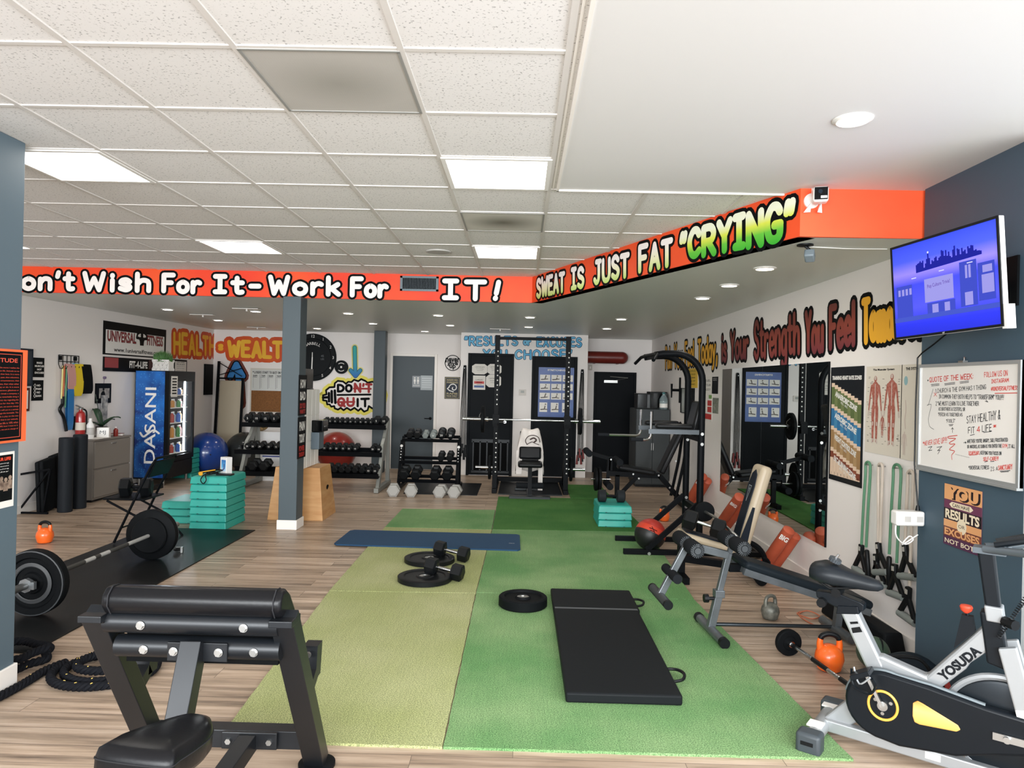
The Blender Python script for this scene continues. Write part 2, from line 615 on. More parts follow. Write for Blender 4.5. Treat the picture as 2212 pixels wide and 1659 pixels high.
def floor_material():
    m = bpy.data.materials.new('grey_brown_wood_planks')
    m.use_nodes = True
    nt = m.node_tree
    L = nt.links.new
    b = nt.nodes['Principled BSDF']
    tc = nt.nodes.new('ShaderNodeTexCoord')
    br = nt.nodes.new('ShaderNodeTexBrick')
    br.inputs['Scale'].default_value = 1
    br.inputs['Brick Width'].default_value = 1.22
    br.inputs['Row Height'].default_value = .152
    br.inputs['Mortar Size'].default_value = .0016
    br.inputs['Mortar Smooth'].default_value = .3
    br.inputs['Bias'].default_value = 0
    br.offset = .37
    br.offset_frequency = 2
    br.inputs['Color1'].default_value = (0, 0, 0, 1)
    br.inputs['Color2'].default_value = (1, 1, 1, 1)
    br.inputs['Mortar'].default_value = (.5, .5, .5, 1)
    L(tc.outputs['Object'], br.inputs['Vector'])
    # grain: noise stretched along the planks, shifted from plank to plank
    mp = nt.nodes.new('ShaderNodeMapping')
    mp.inputs['Scale'].default_value = (.55, 9, 1)
    add = nt.nodes.new('ShaderNodeVectorMath')
    add.operation = 'MULTIPLY_ADD'
    L(br.outputs['Color'], add.inputs[0])
    add.inputs[1].default_value = (7, 13, 3)
    L(tc.outputs['Object'], add.inputs[2])
    L(add.outputs[0], mp.inputs[0])
    n = nt.nodes.new('ShaderNodeTexNoise')
    n.inputs['Scale'].default_value = 1.9
    n.inputs['Detail'].default_value = 7
    n.inputs['Roughness'].default_value = .62
    L(mp.outputs[0], n.inputs['Vector'])
    r = nt.nodes.new('ShaderNodeValToRGB')
    e = r.color_ramp.elements
    e[0].position, e[0].color = .26, lin('#5f5145') + [1]
    e[1].position, e[1].color = .75, lin('#dcc6b1') + [1]
    q = e.new(.48)
    q.color = lin('#b09983') + [1]
    L(n.outputs['Fac'], r.inputs[0])
    mx = nt.nodes.new('ShaderNodeMix')
    mx.data_type = 'RGBA'
    mx.blend_type = 'MULTIPLY'
    mx.inputs[0].default_value = .22
    L(r.outputs[0], mx.inputs[6])
    L(br.outputs['Color'], mx.inputs[7])
    mj = nt.nodes.new('ShaderNodeMix')
    mj.data_type = 'RGBA'
    L(br.outputs['Fac'], mj.inputs[0])
    L(mx.outputs[2], mj.inputs[6])
    mj.inputs[7].default_value = lin('#5d5046') + [1]
    L(mj.outputs[2], b.inputs['Base Color'])
    b.inputs['Roughness'].default_value = .36
    b.inputs['Specular IOR Level'].default_value = .45
    bp = nt.nodes.new('ShaderNodeBump')
    bp.inputs['Strength'].default_value = .12
    bp.inputs['Distance'].default_value = .002
    L(n.outputs['Fac'], bp.inputs['Height'])
    L(bp.outputs[0], b.inputs['Normal'])
    return m


def tile_material(name, hexcol, pits=95, amount=.5):
    m = bpy.data.materials.new(name)
    m.use_nodes = True
    nt = m.node_tree
    L = nt.links.new
    b = nt.nodes['Principled BSDF']
    b.inputs['Roughness'].default_value = .85
    tc = nt.nodes.new('ShaderNodeTexCoord')
    v = nt.nodes.new('ShaderNodeTexNoise')
    v.inputs['Scale'].default_value = pits
    v.inputs['Detail'].default_value = 2
    L(tc.outputs['Object'], v.inputs['Vector'])
    r = nt.nodes.new('ShaderNodeValToRGB')
    e = r.color_ramp.elements
    c = lin(hexcol)
    e[0].position, e[0].color = .30, [x * amount for x in c] + [1]
    e[1].position, e[1].color = .40, c + [1]
    L(v.outputs['Fac'], r.inputs[0])
    L(r.outputs[0], b.inputs['Base Color'])
    return m


fl = MB().bx((XL - .1, YF - .1, -.1), (XR + .4, 14.2, 0)).build('floor', floor_material(), smooth=0)
struct(fl, 'grey-brown wood plank floor')

# ---- walls
def wall(name, a, b, m, label=None):
    return struct(MB().bx(a, b).build(name, m, smooth=0), label)


wl = wall('wall_left', (XL - .1, YF, 0), (XL, YLB + .1, SOF), white, 'white wall with banner and hooks')
wall('wall_left_upper', (XL - .1, YF, SOF), (XL, YB + .1, CEIL), white)
wlb = wall('wall_rear', (XL, YLB, 0), (-4.6, YLB + .1, SOF), white, 'white rear wall of the fridge corner')
wwc = wall('wall_washroom', (-4.6, YWC, 0), (-1.11, YWC + .1, SOF), white, 'white rear wall with the washroom door')
wbl = wall('wall_block', (-1.11, YBL, 0), (1.2, YAL + .1, SOF), white, 'white wall block with two black doors')
wal = wall('wall_alcove', (1.2, YAL, 0), (XR, YAL + .1, SOF), white, 'white alcove wall with a black door')
wr = wall('wall_right', (XR, YP1 - .05, 0), (XR + .1, YAL + .1, SOF), white, 'white mirror wall')
wp = wall('wall_pier', (XP, YP0, 0), (XR + .3, YP1, CEIL), slate_d, 'dark slate wall pier under the television')

# ---- shop front (behind and beside the viewpoint): sills, heads, mullions and glass
glass = bpy.data.materials.new('window_glass')
glass.use_nodes = True
_nt = glass.node_tree
_nt.nodes.clear()
_t, _g, _mx, _o = [_nt.nodes.new(k) for k in ('ShaderNodeBsdfTransparent', 'ShaderNodeBsdfGlossy', 'ShaderNodeMixShader', 'ShaderNodeOutputMaterial')]
_g.inputs['Roughness'].default_value = .02
_mx.inputs[0].default_value = .06
_nt.links.new(_t.outputs[0], _mx.inputs[1])
_nt.links.new(_g.outputs[0], _mx.inputs[2])
_nt.links.new(_mx.outputs[0], _o.inputs[0])
alu = mat('pale_aluminium_frame', '#d5dde2', .4)
wall('wall_front_sill', (XL, YF - .1, 0), (XR + .3, YF, .28), slate)
wall('wall_front_head', (XL, YF - .1, 2.78), (XR + .3, YF, CEIL), white)
wall('wall_side_sill', (XR + .2, YF, 0), (XR + .3, YP0, .18), slate)
wall('wall_side_head', (XR + .2, YF, 2.76), (XR + .3, YP0, CEIL), white)


def shop_window(name, a, b, along):
    fr = MB()
    n = max(1, round((b[along] - a[along]) / 1.5))
    for k in range(n + 1):
        c = list(a)
        c[along] = a[along] + (b[along] - a[along]) * k / n
        d = list(c)
        e = list(b)
        lo = [c[0] - .03, c[1] - .03, a[2]]
        hi = [c[0] + .03, c[1] + .03, b[2]]
        lo[1 - along], hi[1 - along] = a[1 - along], b[1 - along]
        fr.bx(lo, hi)
    for z in (a[2], b[2] - .05):
        lo, hi = list(a), list(b)
        lo[2], hi[2] = z, z + .05
        fr.bx(lo, hi)
    o = struct(fr.build(name, alu, smooth=0))
    g = MB()
    mid = (a[1 - along] + b[1 - along]) / 2
    p = [list(a), list(b), list(b), list(a)]
    for k, q in enumerate(p):
        q[1 - along] = mid
        q[2] = a[2] if k < 2 else b[2]
    g.quad(*p).build('pane', glass, o, smooth=0)


shop_window('window_1', (XL, YF - .08, .28), (XR + .3, YF - .02, 2.78), 0)
shop_window('window_2', (XR + .22, YF, .18), (XR + .28, YP0, 2.76), 1)
# white jamb where the side glazing meets the pier
struct(MB().bx((XP, 3.25, 0), (XR + .3, YP0 - .002, CEIL)).build('trim_1', alu, smooth=0), 'pale window jamb beside the pier')

# ---- ceilings
tilem = tile_material('speckled_ceiling_tile', '#e0dddb')
ceil = MB().bx((XL, YF, CEIL), (.20, YB + .05, CEIL + .05))
ceil.add([(.20, 4.41, CEIL), (1.70, 4.41, CEIL), (.20, YB, CEIL)], [(0, 2, 1)])
ceil = struct(ceil.build('ceiling', tilem, smooth=0), 'white suspended tile ceiling')
GX0, GY0, GP = -.465, 2.594, .61
gr = MB()


def diag_x(y):
    return D0.x + (D0.y - y) * (D1.x - D0.x) / (D0.y - D1.y)


for k in range(-8, 4):
    x = GX0 + GP * k
    y1 = YB if x < .15 else YB - (x - D0.x) * (D0.y - D1.y) / (D1.x - D0.x)
    y0 = YF if x < .15 else 4.41
    if y1 > y0:
        gr.bx((x - .012, y0, CEIL - .007), (x + .012, y1, CEIL + .001))
for i in range(-7, 9):
    y = GY0 + GP * i
    x1 = GX0 + GP if y < 4.4 else diag_x(y)
    gr.bx((XL, y - .012, CEIL - .005), (x1, y + .012, CEIL + .001))
gr.build('ceiling_grid', mat('white_tee_bar', '#d2cdc8', .5), ceil, smooth=0)
dry = MB().bx((.20, YF, CEIL - .006), (XR + .3, 4.41, CEIL + .04))
dry = struct(dry.build('ceiling_drywall', mat('white_ceiling_paint', '#d7d5d3', .6), smooth=0), 'smooth white drywall ceiling')
tr = MB().bx((.19, YF, CEIL - .016), (.205, 4.42, CEIL)).bx((.19, 4.405, CEIL - .016), (1.72, 4.42, CEIL)).bx((.165, YF, CEIL - .005), (.175, 4.4, CEIL + .001))
struct(tr.build('trim_2', offw, smooth=0), 'white edge trim between tiles and drywall')
sofm = mat('soffit_paint', '#d2d6d0', .38)
sof = MB()
P = [(XL, YB + .03), (D0.x, YB + .03), (D1.x, D1.y + .03), (XR + .1, D1.y), (XR + .1, YAL + .1), (XL, YAL + .1)]
sof.add([(x, y, SOF) for x, y in P] + [(x, y, SOF + .05) for x, y in P], [tuple(range(5, -1, -1)), tuple(range(6, 12))])
struct(sof.build('ceiling_soffit', sofm, smooth=0), 'low grey-white soffit ceiling with round downlights')

# ---- orange band
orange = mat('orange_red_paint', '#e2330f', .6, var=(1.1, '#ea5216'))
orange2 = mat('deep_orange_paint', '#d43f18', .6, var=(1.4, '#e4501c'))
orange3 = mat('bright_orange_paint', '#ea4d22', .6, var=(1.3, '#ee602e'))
b1 = MB().bx((XL, YB, SOF), (D0.x, YB + .12, CEIL))
b1 = struct(b1.build('trim_3', orange, smooth=0), 'orange-red painted band reading DON\'T WISH FOR IT - WORK FOR IT!')
b2 = MB()
n_ = Vector((D1.y - D0.y, -(D1.x - D0.x))).normalized() * -.12
q_ = [D0, D1, D1 + n_, D0 + n_]
b2.add([(p.x, p.y, SOF) for p in q_] + [(p.x, p.y, CEIL) for p in q_], [(3, 2, 1, 0), (4, 5, 6, 7), (0, 1, 5, 4), (1, 2, 6, 5), (2, 3, 7, 6), (3, 0, 4, 7)])
b2 = struct(b2.build('trim_4', orange2, smooth=0), 'slanting orange band reading SWEAT IS JUST FAT CRYING')
b3 = MB().bx((D1.x, D1.y, SOF), (XP + .02, D1.y + .12, CEIL))
b3 = struct(b3.build('trim_5', orange3, smooth=0), 'plain orange band end with a white camera')
ok = (.05, black_ink)
for s, x0, y0, x1, y1 in [("Don't", 4, 584, 164, 630), ('Wish', 176, 586, 328, 632), ('For', 347, 590, 438, 635), ('It-', 458, 593, 566, 637),
                          ('Work', 577, 594, 738, 640), ('For', 754, 598, 841, 644), ('IT!', 953, 603, 1083, 650)]:
    q = [AY(x0 + 1, y0 - (x1 - x0) * .005, YB), AY(x1 + 1, y0 + (x1 - x0) * .005, YB), AY(x0, y1 - (x1 - x0) * .006, YB), AY(x1, y1 + (x1 - x0) * .006, YB)]
    paint(s, q, .056, white_ink, b1, lift=.002, outline=ok, gap=3.2, jit=.25, label='white brush lettering outlined in black')
gy = ramp_mat('white_to_lime_spray', [(0, '#a9c85a'), (.4, '#e3e2b8'), (.75, '#ece6e2')])
gg = ramp_mat('white_to_green_spray', [(0, '#1f9a20'), (.32, '#5cb636'), (.55, '#cfd74a'), (.8, '#e4e6cf')])
for s, m, c in [('SWEAT', gy, (1158, 601, 1222, 585, 1158, 647, 1222, 633)), ('IS', gy, (1233, 579, 1264, 571, 1233, 630, 1264, 622)),
                ('JUST', gy, (1281, 562, 1362, 542, 1281, 618, 1362, 600)), ('FAT', gy, (1378, 530, 1456, 509, 1378, 594, 1456, 575)),
                ('"CRYING"', gg, (1467, 500, 1722, 424, 1467, 566, 1722, 521))]:
    d_ = (D1 - D0)
    q = [AP(c[k], c[k + 1], D0, d_) for k in (0, 2, 4, 6)]
    paint(s, q, .05 if m is gy else .058, m, b2, lift=.002, outline=(.05, black_ink), gap=2.8, jit=.3, label='green and white lettering outlined in black')

# ---- columns
def column(name, x0, x1, y0, y1, z1, m, base, label):
    o = struct(MB().bx((x0, y0, 0), (x1, y1, z1)).build(name, m, smooth=0, bev=.006), label)
    if base:
        MB().bx((x0 - .012, y0 - .012, 0), (x1 + .012, y1 + .012, base)).build('base_block', offw, o, smooth=0, bev=.004)['label'] = 'white skirting block'
    return o


cm = column('column', -2.665, -2.465, 7.90, 8.14, SOF, mat('column_slate_paint', '#455157', .55), .105, 'slate grey square column with two black posters')
column('column', -2.70, -2.49, 13.0, 13.2, SOF, mat('charcoal_column_paint', '#39444a', .5), 0, 'dark grey column beside the crossed-out lettering')
pl = column('column', -3.1, -2.64, 3.0, 3.735, CEIL, slate, .14, 'slate grey pillar with orange-edged poster')

# ---- baseboards
bb = [('baseboard_left', (XL, YF, 0), (XL + .015, YLB, .1)), ('baseboard_rear', (XL, YLB - .015, 0), (-4.5, YLB, .1)),
      ('baseboard_block', (-1.11, YBL - .015, 0), (-1.0, YBL, .1)), ('baseboard_centre', (-.13, YBL - .015, 0), (.15, YBL, .1)),
      ('baseboard_right', (XR - .015, YP1, 0), (XR, YAL, .11))]
for nme, a, b in bb:
    struct(MB().bx(a, b).build(nme, offw, smooth=0))


# ---- doors
def door(name, x0, x1, z1, y, m, fm, label, fw=.06, lever=None):
    d = struct(MB().bx((x0, y - .02, .01), (x1, y + .01, z1)).build(name, m, smooth=0), label)
    f = MB().bx((x0 - fw, y - .035, 0), (x0, y + .01, z1 + fw)).bx((x1, y - .035, 0), (x1 + fw, y + .01, z1 + fw)).bx((x0, y - .035, z1), (x1, y + .01, z1 + fw))
    f.build('door_frame', fm, d, smooth=0, bev=.004)
    if lever:
        h = MB().cyl((lever, y - .02, .98), (lever, y - .03, .98), .028).tube([(lever, y - .03, .98), (lever, y - .06, .98), (lever - .11, y - .065, .98)], .009)
        h.build('door_handle', chrome if m is not greyd else blk, d)
    return d


d1 = door('door_1', -2.46, -1.66, 2.16, YWC, greyd, offw, 'grey washroom door', .05, -1.72)
d2 = door('door_2', AY(1017, 800, YBL).x, AY(1104, 800, YBL).x, 2.17, YBL, blackd, blackd, 'black door with white certificates', .05, -.28)
d3 = door('door_3', AY(1155, 800, YBL).x, AY(1241, 800, YBL).x, 2.14, YBL, blackd, blackd, 'black door with blue stretching poster', .05)
d4 = door('door_4', AY(1288, 850, YAL).x, AY(1368, 850, YAL).x, 1.90, YAL, blackd, blackd, 'low black fire door with closer', .05)
# louvred vent grille in the lower half of door_2
x0, x1 = AY(1024, 900, YBL).x, AY(1098, 900, YBL).x
g = MB()
for k in range(6):
    x = x0 + (x1 - x0) * k / 5
    g.bx((x - .012, YBL - .04, .08), (x + .012, YBL - .02, .62))
g.bx((x0 - .03, YBL - .04, .60), (x1 + .03, YBL - .02, .66)).bx((x0 - .03, YBL - .04, .05), (x1 + .03, YBL - .02, .09))
g.build('gate_panel', mat('dark_iron', '#191c1f', .4, .4), d2, smooth=0)
MB().bx((x0, YBL - .024, .08), (x1, YBL - .0195, .62)).build('mesh_panel', mat('deep_black', '#050607', .7), d2, smooth=0)
# door closer on the fire door
MB().bx((1.60, YAL - .09, 1.74), (1.86, YAL - .035, 1.79)).tube([(1.84, YAL - .06, 1.79), (2.05, YAL - .14, 1.84), (1.72, YAL - .05, 1.86)], .009).build('door_closer', steel, d4)
# ================================================================== CEILING FIXTURES
panel_e = emat('lit_panel_diffuser', '#fffaf2', 7.5)
disc_e = emat('lit_downlight_lens', '#fff2de', 30)
wmet = mat('white_enamel', '#e8e5e0', .4)


def cell(k, i):
    return GX0 + GP * (k + .5), GY0 + GP * (i + .5)


for k, i, lb in [(0, 2, 'square lit ceiling panel beside the drywall edge'), (0, 6, 'square lit ceiling panel close above the band letters IT!'),
                 (-4, 6, 'lit ceiling panel above the words For It on the band'), (-4, 2, 'lit ceiling panel half hidden by the slate pillar'),
                 (-8, 6, 'lit ceiling panel showing as a sliver past the slate pillar')]:
    x, y = cell(k, i)
    t = thing('ceiling_light_panel', lb, 'ceiling light', (x, y, CEIL), group='square lit ceiling panels')
    f = MB()
    for a, b in [((-.30, -.30), (.30, -.275)), ((-.30, .275), (.30, .30)), ((-.30, -.275), (-.275, .275)), ((.275, -.275), (.30, .275))]:
        f.bx((a[0], a[1], -.012), (b[0], b[1], -.001))
    f.build('frame', wmet, t, smooth=0)
    MB().bx((-.278, -.278, -.008), (.278, .278, -.002)).build('diffuser', panel_e, t, smooth=0)


def dotted(name, ha, hb, scale, stain):
    m = bpy.data.materials.new(name)
    m.use_nodes = True
    nt = m.node_tree
    L = nt.links.new
    b = nt.nodes['Principled BSDF']
    b.inputs['Roughness'].default_value = .5
    tc = nt.nodes.new('ShaderNodeTexCoord')
    v = nt.nodes.new('ShaderNodeTexVoronoi')
    v.inputs['Scale'].default_value = scale
    v.inputs['Randomness'].default_value = 0
    L(tc.outputs['Object'], v.inputs['Vector'])
    r = nt.nodes.new('ShaderNodeValToRGB')
    r.color_ramp.elements[0].position, r.color_ramp.elements[0].color = .34, lin(ha) + [1]
    r.color_ramp.elements[1].position, r.color_ramp.elements[1].color = .42, lin(hb) + [1]
    L(v.outputs['Distance'], r.inputs[0])
    n = nt.nodes.new('ShaderNodeTexNoise')
    n.inputs['Scale'].default_value = 5
    mp = nt.nodes.new('ShaderNodeMapping')
    mp.inputs['Scale'].default_value = (.5, 2, 1)
    L(tc.outputs['Object'], mp.inputs[0])
    L(mp.outputs[0], n.inputs['Vector'])
    g = nt.nodes.new('ShaderNodeTexGradient')
    g.gradient_type = 'SPHERICAL'
    m2 = nt.nodes.new('ShaderNodeMapping')
    m2.inputs['Scale'].default_value = (3.4, 4.0, 3)
    L(tc.outputs['Object'], m2.inputs[0])
    L(m2.outputs[0], g.inputs[0])
    mul = nt.nodes.new('ShaderNodeMath')
    mul.operation = 'MULTIPLY'
    L(g.outputs['Fac'], mul.inputs[0])
    mul.inputs[1].default_value = stain
    mx = nt.nodes.new('ShaderNodeMix')
    mx.data_type = 'RGBA'
    L(mul.outputs[0], mx.inputs[0])
    L(r.outputs[0], mx.inputs[6])
    mx.inputs[7].default_value = lin('#4a4a3a') + [1]
    L(mx.outputs[2], b.inputs['Base Color'])
    return m


for (k, i), lb, m in [((-1, 0), 'large grey perforated ceiling vent among the tiles', dotted('perforated_metal', '#5a5854', '#b4b0aa', 100, .35)),
                      ((0, 4), 'dirt-smudged perforated return grille between two lit panels', dotted('dusty_perforated_metal', '#8a8982', '#c9c6be', 90, .85))]:
    x, y = cell(k, i)
    t = thing('ceiling_vent', lb, 'air vent', (x, y, CEIL))
    MB().bx((-.29, -.29, -.006), (.29, .29, -.001)).build('grille_face', m, t, smooth=0)
    f = MB()
    for a, b in [((-.30, -.30), (.30, -.288)), ((-.30, .288), (.30, .30)), ((-.30, -.29), (-.288, .29)), ((.288, -.29), (.30, .29))]:
        f.bx((a[0], a[1], -.009), (b[0], b[1], -.001))
    f.build('frame', mat('grey_vent_edge', '#8d8c88', .4), t, smooth=0)
x, y = cell(-1, 6)
t = thing('ceiling_speaker', 'round flush ceiling speaker near the orange band', 'speaker', (x - .02, y + .03, CEIL))
MB().lathe([(.118, -.002), (.118, -.010), (.105, -.014), (.102, -.012)], 32).build('rim', mat('speaker_grey', '#b6b3ae', .5), t)
MB().lathe([(.102, -.0125), (.0, -.0105)], 32).build('grille', mat('speaker_mesh', '#a8a6a2', .6, bump=(400, .5)), t)


def downlight(x, y, z, label, group='round downlights in the soffit'):
    t = thing('downlight', label, 'ceiling light', (x, y, z), group=group)
    MB().lathe([(.085, 0), (.085, -.004), (.068, -.012), (.062, -.008)], 24).build('trim_ring', wmet, t)
    MB().lathe([(.063, -.009), (.0, -.011)], 24).build('lens', disc_e, t)
    ld = bpy.data.lights.new('downlight_beam', 'SPOT')
    ld.energy, ld.color, ld.spot_size, ld.spot_blend, ld.shadow_soft_size = 16, (1, .98, .95), 2.5, .6, .06
    lo = bpy.data.objects.new('downlight_beam', ld)
    COL.objects.link(lo)
    lo.parent = t
    lo.location = (0, 0, -.02)
    return t


rowname = ['first row behind the orange band', 'second row behind the orange band', 'row nearest the rear doors']
xs = [-4.86, -3.65, -2.38, -1.15, .10, 1.34]
for r_, yy in enumerate((9.72, 11.35)):
    for k, xx in enumerate(xs):
        if r_ == 1 and k == 1:
            continue
        downlight(xx, yy, SOF, f'round soffit downlight, {rowname[r_]}, {ORD[k]} from the fridge wall')
downlight(-3.66, 12.7, SOF, 'round soffit downlight above the big wall clock')
downlight(-1.75, 12.8, SOF, 'round soffit downlight in front of the washroom door')
for k, yy in enumerate((5.42, 6.34, 7.27)):
    downlight(1.82, yy, SOF, f'soffit downlight along the mirror wall, {ORD[k]} from the dark pier')
downlight(1.44, 3.18, CEIL - .006, 'single downlight in the smooth white ceiling', group='downlight in the drywall ceiling')
for (x, y), lb in zip([(-4.68, 10.4), (-4.75, 12.75), (-.37, 11.9), (-3.63, 9.35)], ['flat white sprinkler plate near the fitness banner', 'flat white sprinkler plate above the equals sign', 'flat white sprinkler plate in front of RESULTS OR EXCUSES',
                                                                  'flat white sprinkler plate beside a downlight above the slate column']):
    t = thing('sprinkler_plate', lb, 'sprinkler', (x, y, SOF), group='sprinkler plates in the soffit')
    MB().bx((-.17, -.06, -.014), (.17, .06, -.006)).build('cover_plate', wmet, t, smooth=0)
    MB().cyl((0, 0, 0), (0, 0, -.04), .012, n=10).build('stem', wmet, t)

# register grille on the orange band
a, b = AY(865, 596, YB), AY(947, 630, YB)
t = thing('air_register', 'grey louvred air register between For and IT! on the band', 'air vent', (a.x, YB, b.z))
w, h = b.x - a.x, a.z - b.z
rg = mat('register_grey', '#5b666c', .45, .3)
f = MB().bx((0, -.012, 0), (w, 0, .022)).bx((0, -.012, h - .022), (w, 0, h)).bx((0, -.012, 0), (.025, 0, h)).bx((w - .025, -.012, 0), (w, 0, h))
f.build('frame', rg, t, smooth=0)
MB().bx((.02, -.002, .02), (w - .02, -.001, h - .02)).build('opening', mat('deep_black', '#050607', .7), t, smooth=0)
f = MB()
for k in range(22):
    x = .03 + (w - .06) * k / 21
    f.bx((x - .003, -.010, .022), (x + .003, -.003, h - .022))
f.build('louvre', mat('register_fin', '#39434a', .4, .3), t, smooth=0)

# ================================================================== THINGS ON THE WALLS
WK = {'L': ('x', XL, PI / 2), 'R': ('x', XR, -PI / 2), 'P': ('x', XP, -PI / 2), 'W': ('y', YWC, 0), 'B': ('y', YBL, 0), 'A': ('y', YAL, 0), 'D': ('y', YBL - .02, 0), 'WD': ('y', YWC - .02, 0),
      'C': ('x', -2.465, PI / 2), 'Q': ('x', -2.64, PI / 2)}


def on(k, px, py):
    a, v, r = WK[k]
    return AX(px, py, v) if a == 'x' else AY(px, py, v)


def place(k, tl, br):
    """origin (bottom edge, start of reading direction), width, height, turn"""
    p, q = on(k, *tl), on(k, *br)
    a, v, r = WK[k]
    w = abs(q.x - p.x) if a == 'y' else abs(q.y - p.y)
    return Vector((p.x, p.y, q.z)), w, p.z - q.z, r


def board(k, name, label, cat, tl, br, m, thick=.008, group=None, bev=0):
    o, w, h, r = place(k, tl, br)
    ob = MB().bx((0, -thick, 0), (w, -.0008, h)).build(name, m, loc=o, rz=r, smooth=0, bev=bev)
    return tag(ob, label, cat, group), w, h


def loc_of(o, P):
    """wall point in the local frame of a board"""
    return Matrix.Rotation(-o.rotation_euler.z, 4, 'Z') @ (Vector(P) - o.location)


def framebars(w, h, f, d, y0=0):
    return MB().bx((0, y0 - d, 0), (w, y0, f)).bx((0, y0 - d, h - f), (w, y0, h)).bx((0, y0 - d, f), (f, y0, h - f)).bx((w - f, y0 - d, f), (w, y0, h - f))


red_ink = mat('red_marker', '#c8382e', .6)
ink = mat('black_marker', '#25282b', .6)
paperw = mat('white_paper', '#e6e1da', .7)
blackp = mat('black_print', '#0e1012', .5)
redp = mat('red_print', '#c02a22', .5)
wprint = mat('white_print', '#e9e6e1', .5)

# ---- murals
gold = mat('gold_paint', '#eaa81f', .6, var=(3, '#f3c437'))
fire = mat('fire_red_paint', '#bf3a10', .6, var=(2, '#d6560f'))
q = [AX(372, 712, XL), AX(466, 726, XL), AX(372, 768, XL), AX(466, 773, XL)]
paint('HEALTH', q, .075, gold, wl, 'mural_lettering', outline=(.13, fire), gap=3, jit=.3, label='fiery yellow-orange mural word HEALTH')
q = [AY(472, 735, YLB), AY(482, 735, YLB), AY(472, 765, YLB), AY(482, 765, YLB)]
paint('=', q, .075, gold, wwc, 'mural_lettering', outline=(.11, fire))
q = [AY(487, 731, YLB), AY(640, 735, YLB), AY(487, 774, YLB), AY(640, 780, YLB)]
paint('WEALTH', q, .075, gold, wwc, 'mural_lettering', outline=(.14, fire), gap=3, jit=.3, label='fiery yellow-orange mural word WEALTH')


def brush(parent, layers, lines, plane):
    """painted figure: the same lines in several widths, widest first"""
    for n, (w, m, nm) in enumerate(layers):
        mb = MB()
        for k, l in enumerate(lines):
            P = [plane(*p) for p in l]
            ribbon(mb, P, w, .002 + .0012 * n + k * 2e-5, Vector((0, -1, 0)))
        mb.build(nm, m, parent, smooth=0)


c6 = lambda x, y: AY(380 + x / 5.53, 760 + y / 5.53, YLB)
brush(wwc, [(.24, mat('brown_red_paint', '#6b2a18', .6), 'mural_arrow_edge'), (.15, black_ink, 'mural_arrow_outline'), (.105, mat('arrow_blue_paint', '#2a78b8', .6), 'mural_arrow')],
      [[(725, 150), (745, 300), (765, 620)], [(722, 150), (650, 300)], [(722, 150), (800, 290)]], c6)
c3 = lambda x, y: AY(560 + x / 7.9, 700 + y / 7.9, YWC)
brush(wwc, [(.13, mat('pale_yellow_spray', '#dfd98c', .7), 'mural_arrow_glow'), (.085, mat('dark_teal_paint', '#1b5a6b', .6), 'mural_arrow_outline'), (.06, ramp_mat('teal_to_blue_spray', [(.0, '#1f5fb4'), (.35, '#2a95b0'), (1, '#2fb0a2')]), 'mural_arrow')],
      [[(1630, 400), (1640, 880)], [(1560, 790), (1643, 890)], [(1725, 790), (1643, 890)]], c3)
cloud = [(1090, 1215), (1150, 1200), (1140, 1130), (1200, 1080), (1285, 1075), (1290, 1010), (1340, 970), (1430, 980), (1480, 1020), (1520, 985), (1575, 990), (1620, 950), (1690, 975), (1740, 940), (1810, 970), (1850, 1000), (1930, 985), (2000, 1010), (2030, 1080),
         (2110, 1130), (2130, 1215), (2110, 1310), (2030, 1400), (1930, 1440), (1870, 1400), (1850, 1470), (1790, 1495), (1735, 1440), (1690, 1480), (1625, 1430), (1560, 1470), (1495, 1430), (1440, 1470), (1390, 1430), (1345, 1460), (1290, 1440), (1280, 1400), (1230, 1410), (1200, 1370), (1160, 1370), (1150, 1310), (1090, 1300)]
mb = MB()
ribbon(mb, [c3(*p) for p in cloud + cloud[:1]], .15, .0015, Vector((0, -1, 0)))
mb.build('mural_glow', mat('yellow_spray', '#e9dc62', .7), wwc, smooth=0)
MB().add([c3(*p) + Vector((0, -.0025, 0)) for p in cloud], [tuple(range(len(cloud)))]).build('mural_cloud', white_ink, wwc, smooth=0)
mb = MB()
ribbon(mb, [c3(*p) for p in cloud + cloud[:1]], .036, .0035, Vector((0, -1, 0)))
for k, l in enumerate([[(1335, 1210), (1900, 1203)], [(1190, 1180), (1192, 1320)], [(1237, 1145), (1240, 1335)], [(1290, 1135), (1300, 1345)], [(1090, 1255), (1160, 1250)]]):
    ribbon(mb, [c3(*p) for p in l], .05 if k else .036, .0036 + k * 1e-5, Vector((0, -1, 0)))
mb.build('mural_outline', black_ink, wwc, smooth=0)
mred = mat('dark_red_paint', '#a01d1a', .6)
for s, m, c in [('DO', black_ink, (1345, 1040, 1575, 1040, 1345, 1150, 1575, 1150)), ("N'T", mred, (1635, 1020, 1915, 1030, 1635, 1155, 1915, 1160)),
                ('QU', mred, (1350, 1265, 1610, 1265, 1350, 1395, 1610, 1395)), ('|T', black_ink, (1670, 1280, 1870, 1275, 1670, 1400, 1870, 1405))]:
    paint(s, [c3(c[k], c[k + 1]) for k in (0, 2, 4, 6)], .046, m, wwc, 'mural_lettering', lift=.0045, gap=3)
mb = MB()
for k, l in enumerate([[(1615, 1100), (1905, 1105)], [(1335, 1332), (1625, 1328)]]):
    ribbon(mb, [c3(*p) for p in l], .035, .0062, Vector((0, -1, 0)))
mb.build('mural_strike', mred, wwc, smooth=0)
blue_p = mat('sky_blue_paint', '#3a9ed0', .6, var=(4, '#7cc3e0'))
navy_p = mat('navy_paint', '#17365f', .6)
